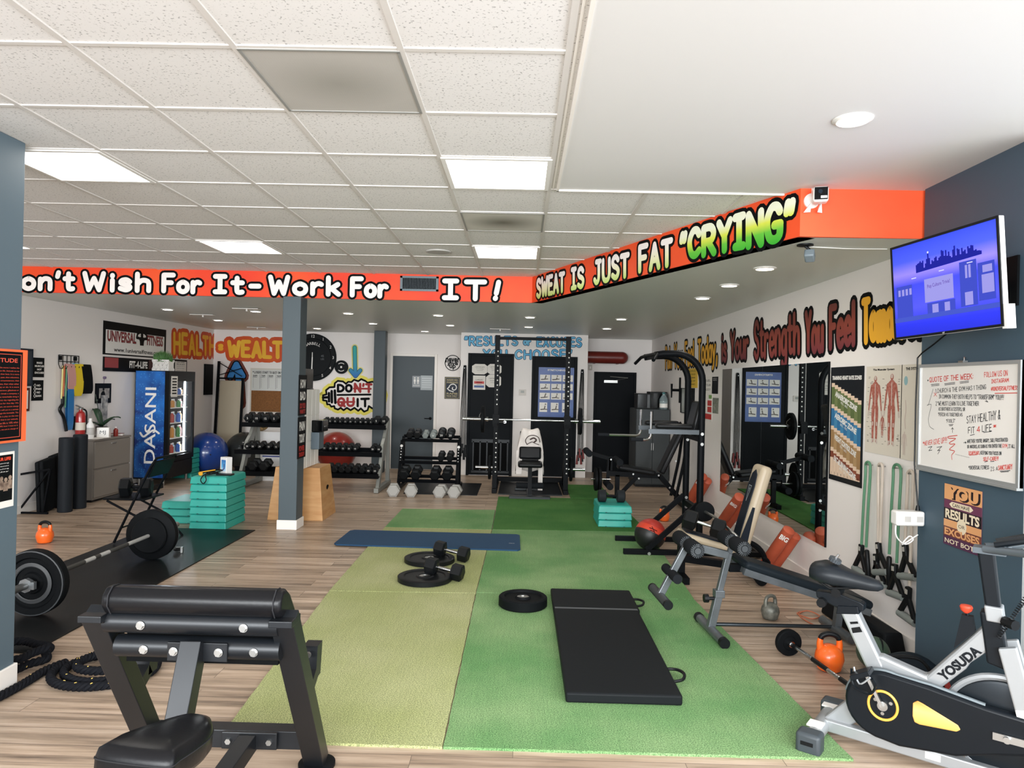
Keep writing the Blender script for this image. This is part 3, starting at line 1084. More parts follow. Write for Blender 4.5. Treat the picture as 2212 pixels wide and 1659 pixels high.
for s, c in [('"RESULTS', (1003, 726, 1119, 727, 1003, 747, 1119, 747)), ('or', (1130, 729, 1147, 729, 1130, 746, 1147, 746)), ('EXCUSES', (1159, 728, 1257, 729, 1159, 749, 1257, 750)),
             ('YOU', (1043, 755, 1096, 755, 1043, 774, 1096, 774)), ('CHOOSE"', (1112, 756, 1236, 755, 1112, 776, 1236, 777))]:
    paint(s, [AY(c[k], c[k + 1], YBL) for k in (0, 2, 4, 6)], .03, blue_p, wbl, 'mural_lettering', outline=(.02, navy_p), gap=3, jit=.3, label='blue mural words RESULTS OR EXCUSES YOU CHOOSE')
mar = ramp_mat('maroon_to_brick_spray', [(0, '#6f2430'), (.5, '#8e3a2a'), (1, '#6a2a22')])
yel = mat('yellow_gold_paint', '#f0ae22', .6)
for s, m, c in [('Pain', yel, (1437, 748, 1452, 744, 1437, 799, 1452, 797)), ('You', yel, (1456, 743, 1475, 739, 1456, 797, 1475, 795)), ('Feel', yel, (1479, 737, 1500, 733, 1479, 794, 1500, 792)),
                ('Today,', yel, (1507, 731, 1551, 719, 1507, 788, 1551, 784)), ('is', mar, (1558, 720, 1571, 716, 1558, 785, 1571, 783)), ('Your', mar, (1577, 715, 1619, 705, 1577, 781, 1619, 777)),
                ('Strength', mar, (1628, 690, 1730, 670, 1628, 778, 1730, 769)), ('You', mar, (1738, 672, 1782, 663, 1738, 768, 1782, 762)), ('Feel', mar, (1790, 658, 1850, 643, 1790, 760, 1850, 750)),
                ('Tomorrow', yel, (1860, 642, 2010, 600, 1860, 746, 2010, 728))]:
    paint(s, [AX(c[k], c[k + 1], XR) for k in (0, 2, 4, 6)], .062, m, wr, 'mural_lettering', outline=(.065, black_ink), gap=2.6, jit=.25, label='brushed mural word ' + s.strip(','))

# ---- fridge wall
ban, w, h = board('L', 'fitness_banner', 'black and white vinyl fitness banner with muscle-man logo above the drinks cooler', 'banner', (223, 692), (357, 775), blackp, .006)
MB().bx((.06, -.008, .02), (w - .06, -.006, h - .12)).build('white_panel', wprint, ban, smooth=0)
maroon = mat('maroon_print', '#8c1f24', .5)
text('banner_lettering', 'UNIVERSAL', .3, blackp, ban, .06 + w * .235, h * .57, -.0082, fit=(w * .43, h * .34), bold=.012)
text('banner_lettering', 'UNIVERSAL', .3, maroon, ban, .06 + w * .235, h * .57, -.0088, fit=(w * .42, h * .32), bold=.004)
text('banner_lettering', 'FITNESS', .3, blackp, ban, w * .80, h * .57, -.0082, fit=(w * .28, h * .34), bold=.012)
text('banner_lettering', 'FITNESS', .3, maroon, ban, w * .80, h * .57, -.0088, fit=(w * .27, h * .32), bold=.004)
text('banner_lettering', 'www.1universalfitness.com', .2, blackp, ban, w * .52, h * .17, -.0082, fit=(w * .74, h * .13), bold=.004)
fx, fz = w * .575, h * .55      # flexing figure
mb = MB().add([(fx + a * w, -.0084, fz + b * h) for a, b in [(-.03, -.18), (.03, -.18), (.035, -.05), (.055, .06), (.02, .1), (-.02, .1), (-.055, .06), (-.035, -.05)]], [tuple(range(8))])
for sgn in (-1, 1):
    ribbon(mb, [Vector((fx + sgn * a * w, 0, fz + b * h)) for a, b in [(.045, .05), (.085, .06), (.07, .2), (.05, .22)]], w * .024, .0086 + sgn * 2e-5, Vector((0, -1, 0)))
cap(mb, Vector((fx, 0, fz + .15 * h)), w * .022, Vector((0, -.0085, 0)), Vector((0, -1, 0)))
mb.build('figure_logo', blackp, ban, smooth=0)
b2_, w, h = board('L', 'slogan_banner', 'black banner strip reading FIT-4-LIFE hung below the fitness banner', 'banner', (222, 770), (362, 806), blackp, .012)
text('banner_lettering', 'FIT-4-LIFE', .2, wprint, b2_, w * .50, h * .55, -.0125, fit=(w * .28, h * .52), bold=.008)
MB().bx((.03, -.014, h * .25), (w * .2, -.012, h * .95)).build('red_panel', mat('faded_red_print', '#9c3a3c', .5), b2_, smooth=0)
MB().bx((w * .66, -.014, h * .25), (w * .78, -.012, h * .95)).build('dark_red_panel', mat('dark_red_print', '#3d1a1d', .5), b2_, smooth=0)
fp, w, h = board('L', 'framed_notice', 'black-framed white notice sheet on the wall above the cooler', 'frame', (374, 776), (401, 808), blackp, .02)
MB().bx((.03, -.022, .03), (w - .03, -.02, h - .03)).build('sheet', paperw, fp, smooth=0)
for k, s in enumerate(['GOLD MEMBER', 'RULES', 'wipe down machines', 'return all weights', 'respect others']):
    text('notice_lettering', s, .05, blackp, fp, w / 2, h * (.82 - .15 * k), -.0224, fit=(w * .6, h * (.09 if k < 2 else .05)))
MB().bx((.0, -.03, 0), (.12, -.001, .9)).build('wall_panel', blackp)
o = bpy.data.objects['wall_panel']
p = AX(439, 853, XL)
o.location, o.rotation_euler = (XL, p.y, p.z), (0, 0, PI / 2)
o.scale = ((AX(456, 850, XL).y - p.y) / .12, 1, (AX(440, 786, XL).z - p.z) / .9)
tag(o, 'narrow tall black panel on the wall beyond the cooler', 'wall panel')
for tl, br, ls, lb in [((70, 772), (94, 815), ['MAKE', 'MUSCLES', 'NOT', 'EXCUSES'], 'small black poster reading MAKE MUSCLES NOT EXCUSES'),
                       ((68, 821), (92, 865), ['NO', 'PAIN', 'NO', 'GAIN'], 'small black poster reading NO PAIN NO GAIN')]:
    o, w, h = board('L', 'motivation_poster', lb, 'poster', tl, br, blackp, .006, 'small black motivation posters')
    for k, s in enumerate(ls):
        text('poster_lettering', s, .05, wprint, o, w * .58, h * (.74 - .17 * k), -.0065, fit=(w * .1 * len(s) + .02, h * .1), bold=.002)
    mb = MB()
    for k in range(4 if len(ls[1]) == 4 else 0):
        ribbon(mb, [Vector((w * .26 + r[0] * .02, 0, h * (.74 - .17 * k) + r[1] * .02)) for r in [(-1, 0), (0, 1), (1, 0), (0, -1), (-1, 0)]], .006, .0065, Vector((0, -1, 0)))
    if mb.v:
        mb.build('poster_icons', wprint, o, smooth=0)
for tl, br, lb in [((40, 752), (67, 834), 'dark blue framed poster partly hidden by the slate pillar'), ((40, 838), (60, 888), 'dark red-edged poster below the blue framed one')]:
    o, w, h = board('L', 'framed_poster', lb, 'poster', tl, br, mat('dark_navy_print', '#1b2430', .4) if tl[1] < 800 else mat('brown_print', '#4a1c16', .5), .02)
    MB().bx((.03, -.022, .03), (w - .03, -.02, h - .03)).build('print', mat('navy_sheet', '#222d38', .5) if tl[1] < 800 else paperw, o, smooth=0)
# framed photograph
o, w, h = board('L', 'picture_frame', 'small black-framed black-and-white photograph above the filing cabinet', 'picture', (205, 828), (237, 870), blackp, .02, bev=.003)
MB().bx((.07, -.0215, .07), (w - .05, -.02, h - .07)).build('photo', mat('grey_photo', '#b9b4ae', .5, var=(14, '#6f6c69')), o, smooth=0)
mb = MB().add([(w * a, -.0225, h * b) for a, b in [(.28, .16), (.55, .16), (.58, .45), (.52, .6), (.42, .62), (.3, .5)]], [tuple(range(6))])
cap(mb, Vector((w * .46, 0, h * .7)), w * .06, Vector((0, -.0226, 0)), Vector((0, -1, 0)))
mb.build('photo_figure', blackp, o, smooth=0)
MB().cyl((w / 2 + .02, 0, h + .08), (w / 2 + .02, -.03, h + .08), .02, n=10).tube([(w / 2 + .02, -.01, h + .07), (w / 2 + .02, -.004, h)], .003).build('hook', mat('purple_hook', '#70607c', .4), o)

# hook rail with bands
p, q = AX(125, 772, XL), AX(168, 792, XL)
t = thing('hook_rail', 'black wire hook rail holding exercise bands on the white wall', 'hook rail', (XL, p.y, q.z), PI / 2)
L_ = q.y - p.y
mb = MB()
for z in (0.06, .14):
    mb.tube([(0, -.012, z), (L_, -.012, z)], .005, 6)
for k in range(6):
    x = L_ * k / 5
    mb.tube([(x, -.012, .14), (x, -.012, .02), (x, -.03, -.03), (x, -.06, -.035), (x, -.075, 0)], .005, 6)
mb.build('wire_rail', blk, t)
MB().bx((.005, -.02, .075), (.055, -.002, .13)).build('plate', blk, t, smooth=0)
MB().bx((L_ - .1, -.02, .075), (L_ - .05, -.002, .13)).build('plate', blk, t, smooth=0)


def hanging_band(px0, px1, py0, py1, m, label, name='exercise_band', d=.05, skew=0, group='bands on the black hook rail', loop=True, wid=1.0):
    a, b = AX(px0, py0, XL), AX(px1, py1, XL)
    L = b.y - a.y
    z0, z1 = b.z, a.z
    mb = MB()
    # flat loop draped over a hook: front and back leaf joined by a fold, rounded at the bottom
    n = 9
    for y in (-.055 - d * .25, -.055 + d * .25):
        pts = []
        for k in range(n + 1):
            v = k / n
            r = 1 - .28 * max(0, (v - .85) / .15) ** 2
            pts.append((v, r))
        vs = []
        for v, r in pts:
            z = z1 + (z0 - z1) * v
            sh = skew * v
            bow = d * .3 * math.sin(PI * v) * (1 if y < -.055 else -1)
            vs += [(L / 2 + sh - L / 2 * r * wid, y - bow, z), (L / 2 + sh + L / 2 * r * wid, y - bow, z), (L / 2 + sh + L / 2 * r * wid, y - bow + .006, z), (L / 2 + sh - L / 2 * r * wid, y - bow + .006, z)]
        fs = []
        for k in range(n):
            for j in range(4):
                fs.append((k * 4 + j, k * 4 + (j + 1) % 4, (k + 1) * 4 + (j + 1) % 4, (k + 1) * 4 + j))
        fs += [(3, 2, 1, 0), (n * 4, n * 4 + 1, n * 4 + 2, n * 4 + 3)]
        mb.add(vs, fs)
    mb.bx((L * .1, -.055 - d * .25, z1 - .006), (L * .9, -.055 + d * .25 + .006, z1 + .003))
    mb.bx((L / 2 + skew - L * .3, -.055 - d * .25, z0), (L / 2 + skew + L * .3, -.055 + d * .25 + .006, z0 + .006))
    o = mb.build(name, m, loc=(XL, a.y, 0), rz=PI / 2, smooth=40)
    return tag(o, label, 'exercise band', group)


hanging_band(133, 149, 786, 843, mat('dusty_pink_fabric', '#c9958f', .8), 'dusty pink fabric loop band on the hook rail', d=.05, skew=.03)
hanging_band(149, 160, 785, 834, mat('cyan_latex', '#2b9cc4', .5), 'short cyan band behind the pink one', d=.03, skew=.03)
hanging_band(150, 168, 786, 855, mat('yellow_latex', '#dfc21c', .5), 'wide yellow band hanging beside the pink one', d=.04)
hanging_band(165, 185, 787, 850, mat('black_fabric_band', '#0f1012', .7), 'wide black fabric loop band at the end of the rail', d=.04, skew=.06)
hanging_band(136, 146, 800, 928, mat('blue_latex', '#1e6fae', .5), 'long blue flat band hanging below the pink loop', d=.03, skew=.02)
# tubes with handles on the same rail
p = AX(129, 790, XL)
t = thing('resistance_tube', 'orange and yellow tube bands with a black handle at the end of the rail', 'exercise band', (XL, p.y, 0), PI / 2, 'bands on the black hook rail')
for k, (m, dx) in enumerate([(mat('orange_latex', '#d0703a', .5), .0), (mat('pale_yellow_latex', '#d8cf86', .5), -.03), (mat('green_latex', '#5d9a70', .5), .05)]):
    z1 = AX(129, 861, XL).z if k < 2 else AX(133, 880, XL).z
    MB().tube(spline([(dx, -.06, p.z), (dx + .01, -.05, (p.z + z1) / 2), (dx, -.05, z1)], 4), .009, 8).build('tube', m, t)
z1 = AX(129, 861, XL).z
MB().cyl((0, -.05, z1 + .03), (0, -.05, z1 - .07), .018, n=12).build('grip', blkp, t)
MB().tube(spline([(0, -.05, z1 - .07), (-.04, -.04, z1 - .14), (.03, -.05, z1 - .25), (.07, -.06, z1 - .42)], 4), .02, 8, rs=None).build('strap', blkp, t)

# fire extinguisher
p = AX(173, 945, XL + .09)
t = thing('fire_extinguisher', 'red fire extinguisher hung on the wall beside the filing cabinet', 'fire extinguisher', (XL + .09, p.y, p.z - .02))
er = mat('extinguisher_red', '#a3201f', .3, coat=.5)
MB().lathe([(.055, 0), (.06, .01), (.06, .30), (.05, .345), (.022, .37), (.02, .39), (0, .39)], 20).build('cylinder', er, t)
MB().bx((-.018, -.02, .39), (.018, .03, .42)).beam((0, 0, .42), (0, -.1, .45), .02, .012).beam((0, 0, .40), (0, -.1, .40), .018, .01).build('valve', steel, t)
MB().tube(spline([(0, .03, .40), (.03, .075, .36), (.03, .08, .2), (.03, .07, .08)], 5), .011, 8).build('hose', blkp, t)
MB().lathe([(.0605, .12), (.0605, .22)], 20).build('label', mat('label_cream', '#d9cfc0', .6), t)
MB().bx((-.09, -.03, .12), (-.05, .03, .3)).build('bracket', blkp, t, smooth=0)

# ---- rear wall of the fridge corner
p, q = AY(542, 795, YWC), AY(611, 893, YWC)
w, h = q.x - p.x, p.z - q.z
t = thing('notice_board', 'half whiteboard, half cork notice board on the rear wall', 'notice board', (p.x, YWC, q.z))
framebars(w, h, .025, .02).build('frame', mat('pale_board_frame', '#cdc6ba', .4), t, smooth=0)
MB().bx((.02, -.012, h * .50), (w - .02, -.001, h - .02)).build('whiteboard', mat('whiteboard_surface', '#cfd0cb', .25), t, smooth=0)
MB().bx((.02, -.012, .02), (w - .02, -.001, h * .5)).build('cork', mat('cork', '#8a5a2c', .8, var=(60, '#6e4520')), t, smooth=0)
q4 = lambda a, b, c, d: [Vector((w * a, 0, h * b)), Vector((w * c, 0, h * b)), Vector((w * a, 0, h * d)), Vector((w * c, 0, h * d))]
paint('* LOSERS START TO QUIT ON *', q4(.07, .93, .95, .885), .007, ink, t, 'board_writing', lift=.0125)
for k, s in enumerate(['6AM', '7AM', '8AM', '9AM']):
    paint(s, q4(.08 + .24 * k, .85, .2 + .24 * k, .815), .006, ink, t, 'board_writing', lift=.0125)
mb = MB()
for k in range(4):
    ribbon(mb, [Vector((w * (.07 + .24 * k), 0, h * .80)), Vector((w * (.2 + .24 * k), 0, h * .80))], .006, .0125, Vector((0, -1, 0)))
    if k:
        ribbon(mb, [Vector((w * (.05 + .24 * k), 0, h * .86)), Vector((w * (.05 + .24 * k), 0, h * .54))], .005, .0125, Vector((0, -1, 0)))
    for j in range(8):
        cap(mb, Vector((w * (.09 + .24 * k), 0, h * (.77 - .028 * j))), .005, Vector((0, -.0125, 0)), Vector((0, -1, 0)))
mb.build('board_lines', ink, t, smooth=0)

# ---- clocks
def clock(cx, cz, r, label, big):
    t = thing('wall_clock', label, 'clock', (cx, YWC, cz))
    Mx = Matrix.Rotation(PI / 2, 4, 'X')
    MB().lathe([(r, 0), (r, .03), (r * .97, .04), (r * .80, .04), (r * .77, .03), (0, .03)], 48, Mx).build('plate_face', mat('clock_black', '#16191b', .45), t)
    if big:
        for n in range(12):
            a = PI / 2 - 2 * PI * (n + 1) / 12
            text('numeral', str(n + 1), r * .17, wprint, t, r * .88 * math.cos(a), r * .88 * math.sin(a), -.042)
        for k, ch in enumerate('BARBELL'):
            a = PI / 2 - (k - 3) * .17
            text('dial_lettering', ch, r * .17, wprint, t, r * .58 * math.cos(a), r * .58 * math.sin(a), -.032, rot=a - PI / 2)
        text('dial_lettering', '45', r * .13, mat('grey_print', '#5c6064', .5), t, r * .42, r * .06, -.032)
        text('dial_lettering', 'LBS', r * .1, mat('grey_print', '#5c6064', .5), t, r * .42, -r * .07, -.032)
    else:
        MB().lathe([(r * .15, .031), (r * .15, .036), (0, .036)], 16, Mx).build('hub', wprint, t)
        mb = MB()
        for s in (1, -1):
            ribbon(mb, [Vector((r * .6 * math.cos(a), 0, s * r * .6 * math.sin(a))) for a in [PI * (.28 + .44 * k / 6) for k in range(7)]], r * .09, .032, Vector((0, -1, 0)))
        mb.build('dial_lettering', wprint, t, smooth=0)
    if big:
        mb = MB()
        ribbon(mb, [Vector((0, 0, r * .2)), Vector((0, 0, -r * .72))], .014, .046, Vector((0, -1, 0)))
        ribbon(mb, [Vector((0, 0, 0)), Vector((-.006, 0, -r * .5))], .02, .044, Vector((0, -1, 0)))
        mb.build('hands', wprint, t, smooth=0)
    return t


p = AY(676, 772, YWC)
clock(p.x, p.z, .455, 'giant black weight-plate clock half hidden by the slate column', True)
p = AY(738, 793, YWC)
clock(p.x, p.z, .13, 'small black plate-shaped clock beside the giant clock', False)

# ---- signs near the washroom
o, w, h = board('WD', 'restroom_sign', 'small grey restroom sign with two figures on the washroom door', 'sign', (891, 812), (908, 837), mat('sign_grey', '#8d9296', .5), .006)
mb = MB()
for k in (0.3, .7):
    cap(mb, Vector((w * k, 0, h * .83)), w * .09, Vector((0, -.007, 0)), Vector((0, -1, 0)))
    mb.add([(w * (k + a), -.007, h * b) for a, b in [(-.1, .72), (.1, .72), (.12, .5), (.06, .5), (.06, .3), (-.06, .3), (-.06, .5), (-.12, .5)]], [tuple(range(8))])
mb.build('sign_figures', wprint, o, smooth=0)
text('sign_lettering', 'RESTROOM', .03, wprint, o, w / 2, h * .16, -.007, fit=(w * .8, h * .1))
o, w, h = board('WD', 'door_notice', 'pale notice sheet taped on the washroom door', 'notice', (909, 811), (934, 843), mat('grey_sheet', '#a3aaad', .5), .003)
for k in range(5):
    MB().bx((w * .1, -.004, h * (.78 - .15 * k)), (w * .9, -.003, h * (.83 - .15 * k))).build('print_line', mat('pale_line', '#c9cdd0', .5), o, smooth=0)
p = AY(978, 784, YWC)
t = thing('round_wire_sign', 'round black wire sign reading never give up', 'sign', (p.x, YWC, p.z))
mb = MB().tube([(.145 * math.cos(a), -.012, .145 * math.sin(a)) for a in [2 * PI * k / 36 for k in range(36)]], .007, 6, closed=True)
mb.build('ring', blk, t)
for s, z, ww in [('never', .05, .27), ('give', -.02, .2), ('up', -.085, .12)]:
    text('sign_lettering', s, .1, blk, t, 0, z, -.012, fit=(ww, .09), bold=.003)
o, w, h = board('W', 'parking_sign', 'navy RESERVED PARKING sign with ram-horn logo', 'sign', (961, 814), (993, 862), mat('sign_black', '#0f1318', .4), .008, bev=.003)
cream = mat('sign_tan', '#a79a70', .5)
MB().bx((w * .04, -.0086, h * .03), (w * .96, -.008, h * .97)).build('border', cream, o, smooth=0)
MB().bx((w * .07, -.0092, h * .05), (w * .93, -.0086, h * .95)).build('field', mat('sign_navy', '#141d2e', .4), o, smooth=0)
for s, z in [('RESERVED', .86), ('PARKING', .75), ('RAMS', .24), ('FANS ONLY', .13)]:
    text('sign_lettering', s, .06, cream, o, w / 2, h * z, -.0098, fit=(w * .72, h * .085), bold=.002)
mb = MB()
hc = Vector((w * .58, 0, h * .5))
ribbon(mb, [hc + Vector((w * r * math.cos(a), 0, w * r * math.sin(a))) for a, r in [(2.9 - .34 * k, .30 - .013 * k) for k in range(20)]], w * .06, .0098, Vector((0, -1, 0)))
ribbon(mb, [hc + Vector((-w * .28, 0, w * .05)), hc + Vector((-w * .4, 0, -w * .05)), hc + Vector((-w * .25, 0, -w * .18)), hc + Vector((0, 0, -w * .25))], w * .06, .0098, Vector((0, -1, 0)))
mb.build('horn_logo', wprint, o, smooth=0)

# ---- on the black doors of the block
for k, (tl, br, lb) in enumerate([((1020, 786), (1053, 809), 'certificate, top one nearest the hinge, on the black door'), ((1053, 786), (1083, 809), 'certificate in the top row beside the rack upright'),
                                  ((1022, 811), (1048, 842), 'certificate with red and blue print, lower row on the black door'), ((1050, 809), (1082, 837), 'plain certificate in the lower row beside the rack upright')]):
    o, w, h = board('D', 'certificate', lb, 'certificate', tl, br, paperw, .003, 'certificates on the black door')
    MB().bx((w * .06, -.0036, h * .06), (w * .94, -.003, h * .94)).build('border', mat('certificate_cream', '#dcd7ce', .6), o, smooth=0)
    text('certificate_lettering', 'CARDIO' if k == 2 else 'CERTIFICATE', .04, blackp, o, w / 2, h * .7, -.0042, fit=(w * .6, h * .1))
    MB().bx((w * .25, -.0042, h * .5), (w * .75, -.0036, h * .54)).bx((w * .3, -.0042, h * .35), (w * .7, -.0036, h * .38)).build('print_line', mat('grey_line', '#8d8a86', .5), o, smooth=0)
    if k == 2:
        MB().bx((w * .1, -.0042, h * .42), (w * .9, -.0037, h * .6)).build('red_strip', redp, o, smooth=0)
        MB().bx((w * .1, -.0042, h * .15), (w * .9, -.0037, h * .3)).build('blue_strip', mat('blue_print', '#2b4f8c', .5), o, smooth=0)
    else:
        mb = MB()
        for sx in (0, 1):
            for sz in (0, 1):
                mb.add([(w * sx, -.0042, h * sz), (w * (sx + (.2 if sx == 0 else -.2)), -.0042, h * sz), (w * sx, -.0042, h * (sz + (.2 if sz == 0 else -.2)))], [(0, 1, 2) if sx == sz else (2, 1, 0)])
        mb.build('corner_print', blackp, o, smooth=0)
o, w, h = board('D', 'stretching_poster', 'blue stretching exercise chart on the black door', 'poster', (1164, 793), (1238, 902), mat('poster_blue', '#173d86', .4, var=(3, '#24529a')), .004)
text('poster_lettering', 'STRETCHING', .06, wprint, o, w * .5, h * .945, -.0046, fit=(w * .5, h * .035), bold=.002)
skin = mat('chart_figure', '#5d5650', .6)
for r_, zz in enumerate((.72, .54, .355, .10)):
    for c_ in range(3):
        x0 = w * (.04 + .32 * c_)
        hh = h * (.13 if r_ < 3 else .19)
        cell_ = MB().bx((x0, -.0046, h * zz), (x0 + w * (.29 if r_ < 3 else .22), -.004, h * zz + hh)).build('chart_cell', mat('chart_white', '#dedbd5', .5), o, smooth=0)
        mb = MB()
        cx, cz = x0 + w * .14, h * zz
        rr = random.Random(r_ * 3 + c_)
        ribbon(mb, [Vector((cx - w * .1, 0, cz + hh * .25)), Vector((cx, 0, cz + hh * .3)), Vector((cx + w * .02, 0, cz + hh * rr.uniform(.5, .75)))], w * .03, .0052, Vector((0, -1, 0)))
        ribbon(mb, [Vector((cx, 0, cz + hh * .3)), Vector((cx + w * .08, 0, cz + hh * rr.uniform(.2, .4)))], w * .025, .0053, Vector((0, -1, 0)))
        cap(mb, Vector((cx + w * .03, 0, cz + hh * .82)), w * .02, Vector((0, -.0052, 0)), Vector((0, -1, 0)))
        mb.build('figure', skin, cell_, smooth=0)
o, w, h = board('B', 'thermostat', 'white square thermostat between the two black doors', 'thermostat', (1121, 841), (1136, 854), mat('thermostat_white', '#cfc9c2', .5), .02, bev=.003)
MB().bx((w * .25, -.0215, h * .4), (w * .75, -.02, h * .8)).build('screen', mat('grey_lcd', '#8f928c', .4), o, smooth=0)
for px, pz0, pz1, lb, hm in [(1004, 794, 975, 'black jump ropes hanging beside the certificate door', blkp), (1257, 803, 985, 'jump ropes with red handles hanging beside the stretching door', mat('dark_red_plastic', '#7d2320', .4))]:
    a, b = AY(px, pz0, YBL), AY(px, pz1, YBL)
    t = thing('jump_rope', lb, 'jump rope', (a.x, YBL, 0))
    mb = MB()
    for k in range(3):
        o_ = .018 * (k - 1)
        mb.tube(spline([(o_ - .03, -.03, b.z + .06 * k), (o_ - .032, -.03, (a.z + b.z) / 2), (o_ * .5 - .01, -.035, a.z - .02), (o_ * .5 + .005, -.035, a.z), (o_ * .5 + .02, -.035, a.z - .02), (o_ + .025, -.03, (a.z + b.z) / 2), (o_ + .03, -.03, b.z + .05 * k)], 5), .0055, 6)
    mb.build('cord', mat('rope_black', '#26282a', .5), t)
    for k in range(3):
        for s in (-1, 1):
            o_ = .018 * (k - 1) + s * .03
            zz = b.z + (.06 if s < 0 else .05) * k
            MB().cyl((o_, -.03, zz + .02), (o_ + .01 * s, -.03, zz - .15), .015, .02, 10).build('handle', hm if k != 1 else blkp, t)
    MB().cyl((0, 0, a.z - .008), (0, -.045, a.z - .008), .006, n=8).build('peg', steel, t)

# ---- alcove: dark red pipe
p, q = AY(1268, 771, YAL - .3), AY(1357, 772, YAL - .3)
t = thing('wall_duct', 'dark red horizontal duct pipe with rounded end above the fire door', 'duct', (0, YAL - .2, p.z))
MB().cyl((1.21, 0, 0), (q.x - .1, 0, 0), .115, n=28).ball((q.x - .1, 0, 0), .115, 28, 14).build('pipe', mat('dark_red_enamel', '#6d221b', .35), t)
for x in (1.4, 1.85):
    MB().bx((x - .02, .09, -.12), (x + .02, .2, .12)).build('bracket', mat('dark_red_enamel', '#6d221b', .35), t, smooth=0)
o, w, h = board('A', 'switch_plate', 'small pale switch plate beside the fire door', 'switch', (1271, 788), (1279, 800), mat('beige_plastic', '#b9b2a8', .5), .01)
MB().bx((w * .35, -.016, h * .3), (w * .65, -.01, h * .7)).build('toggle', wprint, o, smooth=0)

# ---- mirror wall
mir = mat('mirror_silver', '#d7dedd', .01, 1)
p = [AX(1563, 794, XR), AX(1650, 787, XR), AX(1793, 780, XR)]
zt, zb = AX(1793, 781, XR).z, AX(1786, 1183, XR).z
t = thing('wall_mirror', 'large frameless two-panel wall mirror below the mural', 'mirror', (XR, p[0].y, zb), -PI / 2)
w1, w2 = p[0].y - p[1].y, p[0].y - p[2].y
MB().bx((0, -.012, 0), (w1 - .002, -.001, zt - zb)).build('mirror_panel', mir, t, smooth=0)
MB().bx((w1 + .002, -.012, 0), (w2, -.001, zt - zb)).build('mirror_panel', mir, t, smooth=0)
MB().bx((w2, -.014, 0), (w2 + .012, -.001, zt - zb)).bx((w1 - .002, -.0115, 0), (w1 + .002, -.001, zt - zb)).build('edge_strip', blk, t, smooth=0)

o, w, h = board('R', 'heart_rate_poster', 'black heart rate zone chart beside the mirror', 'poster', (1797, 794), (1862, 1055), mat('poster_black', '#10141a', .35), .006)
text('poster_lettering', 'TRAINING HEART RATE ZONES', .08, wprint, o, w / 2, h * .905, -.0066, fit=(w * .9, h * .036), bold=.004)
zones = [('ANAEROBIC ZONE', '#5b6b3c', '#6f7a4a', '90% - 80%'), ('AEROBIC ZONE', '#2c6f9e', '#3f83ad', '80% - 70%'), ('WEIGHT CONTROL ZONE', '#a07c52', '#b08e63', '70% - 60%'), ('FAT-BURNING ZONE', '#7e3f2c', '#8f4d36', '60% - 50%')]
cellc = mat('chart_peach', '#e3c7ae', .5)
for r_, (s, c1, c2, pc) in enumerate(zones):
    z1 = .86 - .19 * r_
    for k in range(9):
        x0, x1 = w * (.04 + .102 * k), w * (.04 + .102 * k + .098)
        d = -.018 * k
        MB().bx((x0, -.0066, h * max(.045, z1 + d - .19)), (x1, -.006, h * (z1 + d - .035))).build('zone_bar', mat(f'zone_{r_}_{k % 2}', (c1, c2)[k % 2], .5), o, smooth=0)
        MB().bx((x0, -.0068, h * (z1 + d - .035)), (x1, -.006, h * (z1 + d))).build('zone_cell', cellc, o, smooth=0)
    text('poster_lettering', s, .08, wprint, o, w * .5, h * (z1 - .155), -.0076, fit=(w * .7, h * .05), bold=.004, rot=-.30)
    text('poster_lettering', pc, .04, wprint, o, w * .45, h * (z1 - .19), -.0076, fit=(w * .22, h * .02), rot=-.30)
for k in range(9):
    x0 = w * (.04 + .102 * k)
    MB().bx((x0, -.0069, h * (.045)), (x0 + w * .098, -.006, h * (.20 - .018 * k))).build('zone_cell', cellc, o, smooth=0)
    text('poster_lettering', str(k + 1), .03, blackp, o, x0 + w * .049, h * .06, -.0072)


def muscle_chart(k_, tl, br, label, title):
    o, w, h = board('R', 'anatomy_poster', label, 'poster', tl, br, mat('chart_paper', '#d9d0c2', .6), .003)
    text('poster_lettering', title, .05, blackp, o, w * .5, h * .955, -.0036, fit=(w * (.6 if len(title) > 8 else .7), h * .03), bold=.002)
    return o, w, h


def body(o, cx, z0, H, m, pale):
    """little standing muscle figure printed on a chart"""
    N = Vector((0, -1, 0))
    mb = MB()
    V = lambda a, b: Vector((cx + a * H, 0, z0 + b * H))
    cap(mb, V(0, .94), H * .045, Vector((0, -.0042, 0)), N)
    mb.add([V(a, b) + Vector((0, -.0041, 0)) for a, b in [(-.03, .90), (-.11, .85), (-.10, .72), (-.07, .62), (-.09, .50), (.09, .50), (.07, .62), (.10, .72), (.11, .85), (.03, .90)]], [tuple(range(9, -1, -1))])
    for s in (-1, 1):
        ribbon(mb, [V(s * .11, .83), V(s * .15, .68), V(s * .17, .56), V(s * .19, .46)], H * .05, .0043 + s * 1e-5, N, .4)
        ribbon(mb, [V(s * .05, .52), V(s * .06, .38), V(s * .05, .27), V(s * .055, .14), V(s * .05, .03)], H * .09, .0044 + s * 1e-5, N, .45)
    mb.build('figure', m, o, smooth=0)
    mb = MB()
    for s in (-1, 1):
        ribbon(mb, [V(s * .19, .46), V(s * .20, .40)], H * .035, .0047, N)
        ribbon(mb, [V(s * .05, .05), V(s * .07, .01)], H * .04, .0047, N)
        ribbon(mb, [V(s * .055, .30), V(s * .055, .26)], H * .035, .0047, N)
    ribbon(mb, [V(0, .86), V(0, .55)], H * .02, .0047, N)
    cap(mb, V(0, .95), H * .03, Vector((0, -.0047, 0)), N)
    mb.build('figure_print', pale, o, smooth=0)


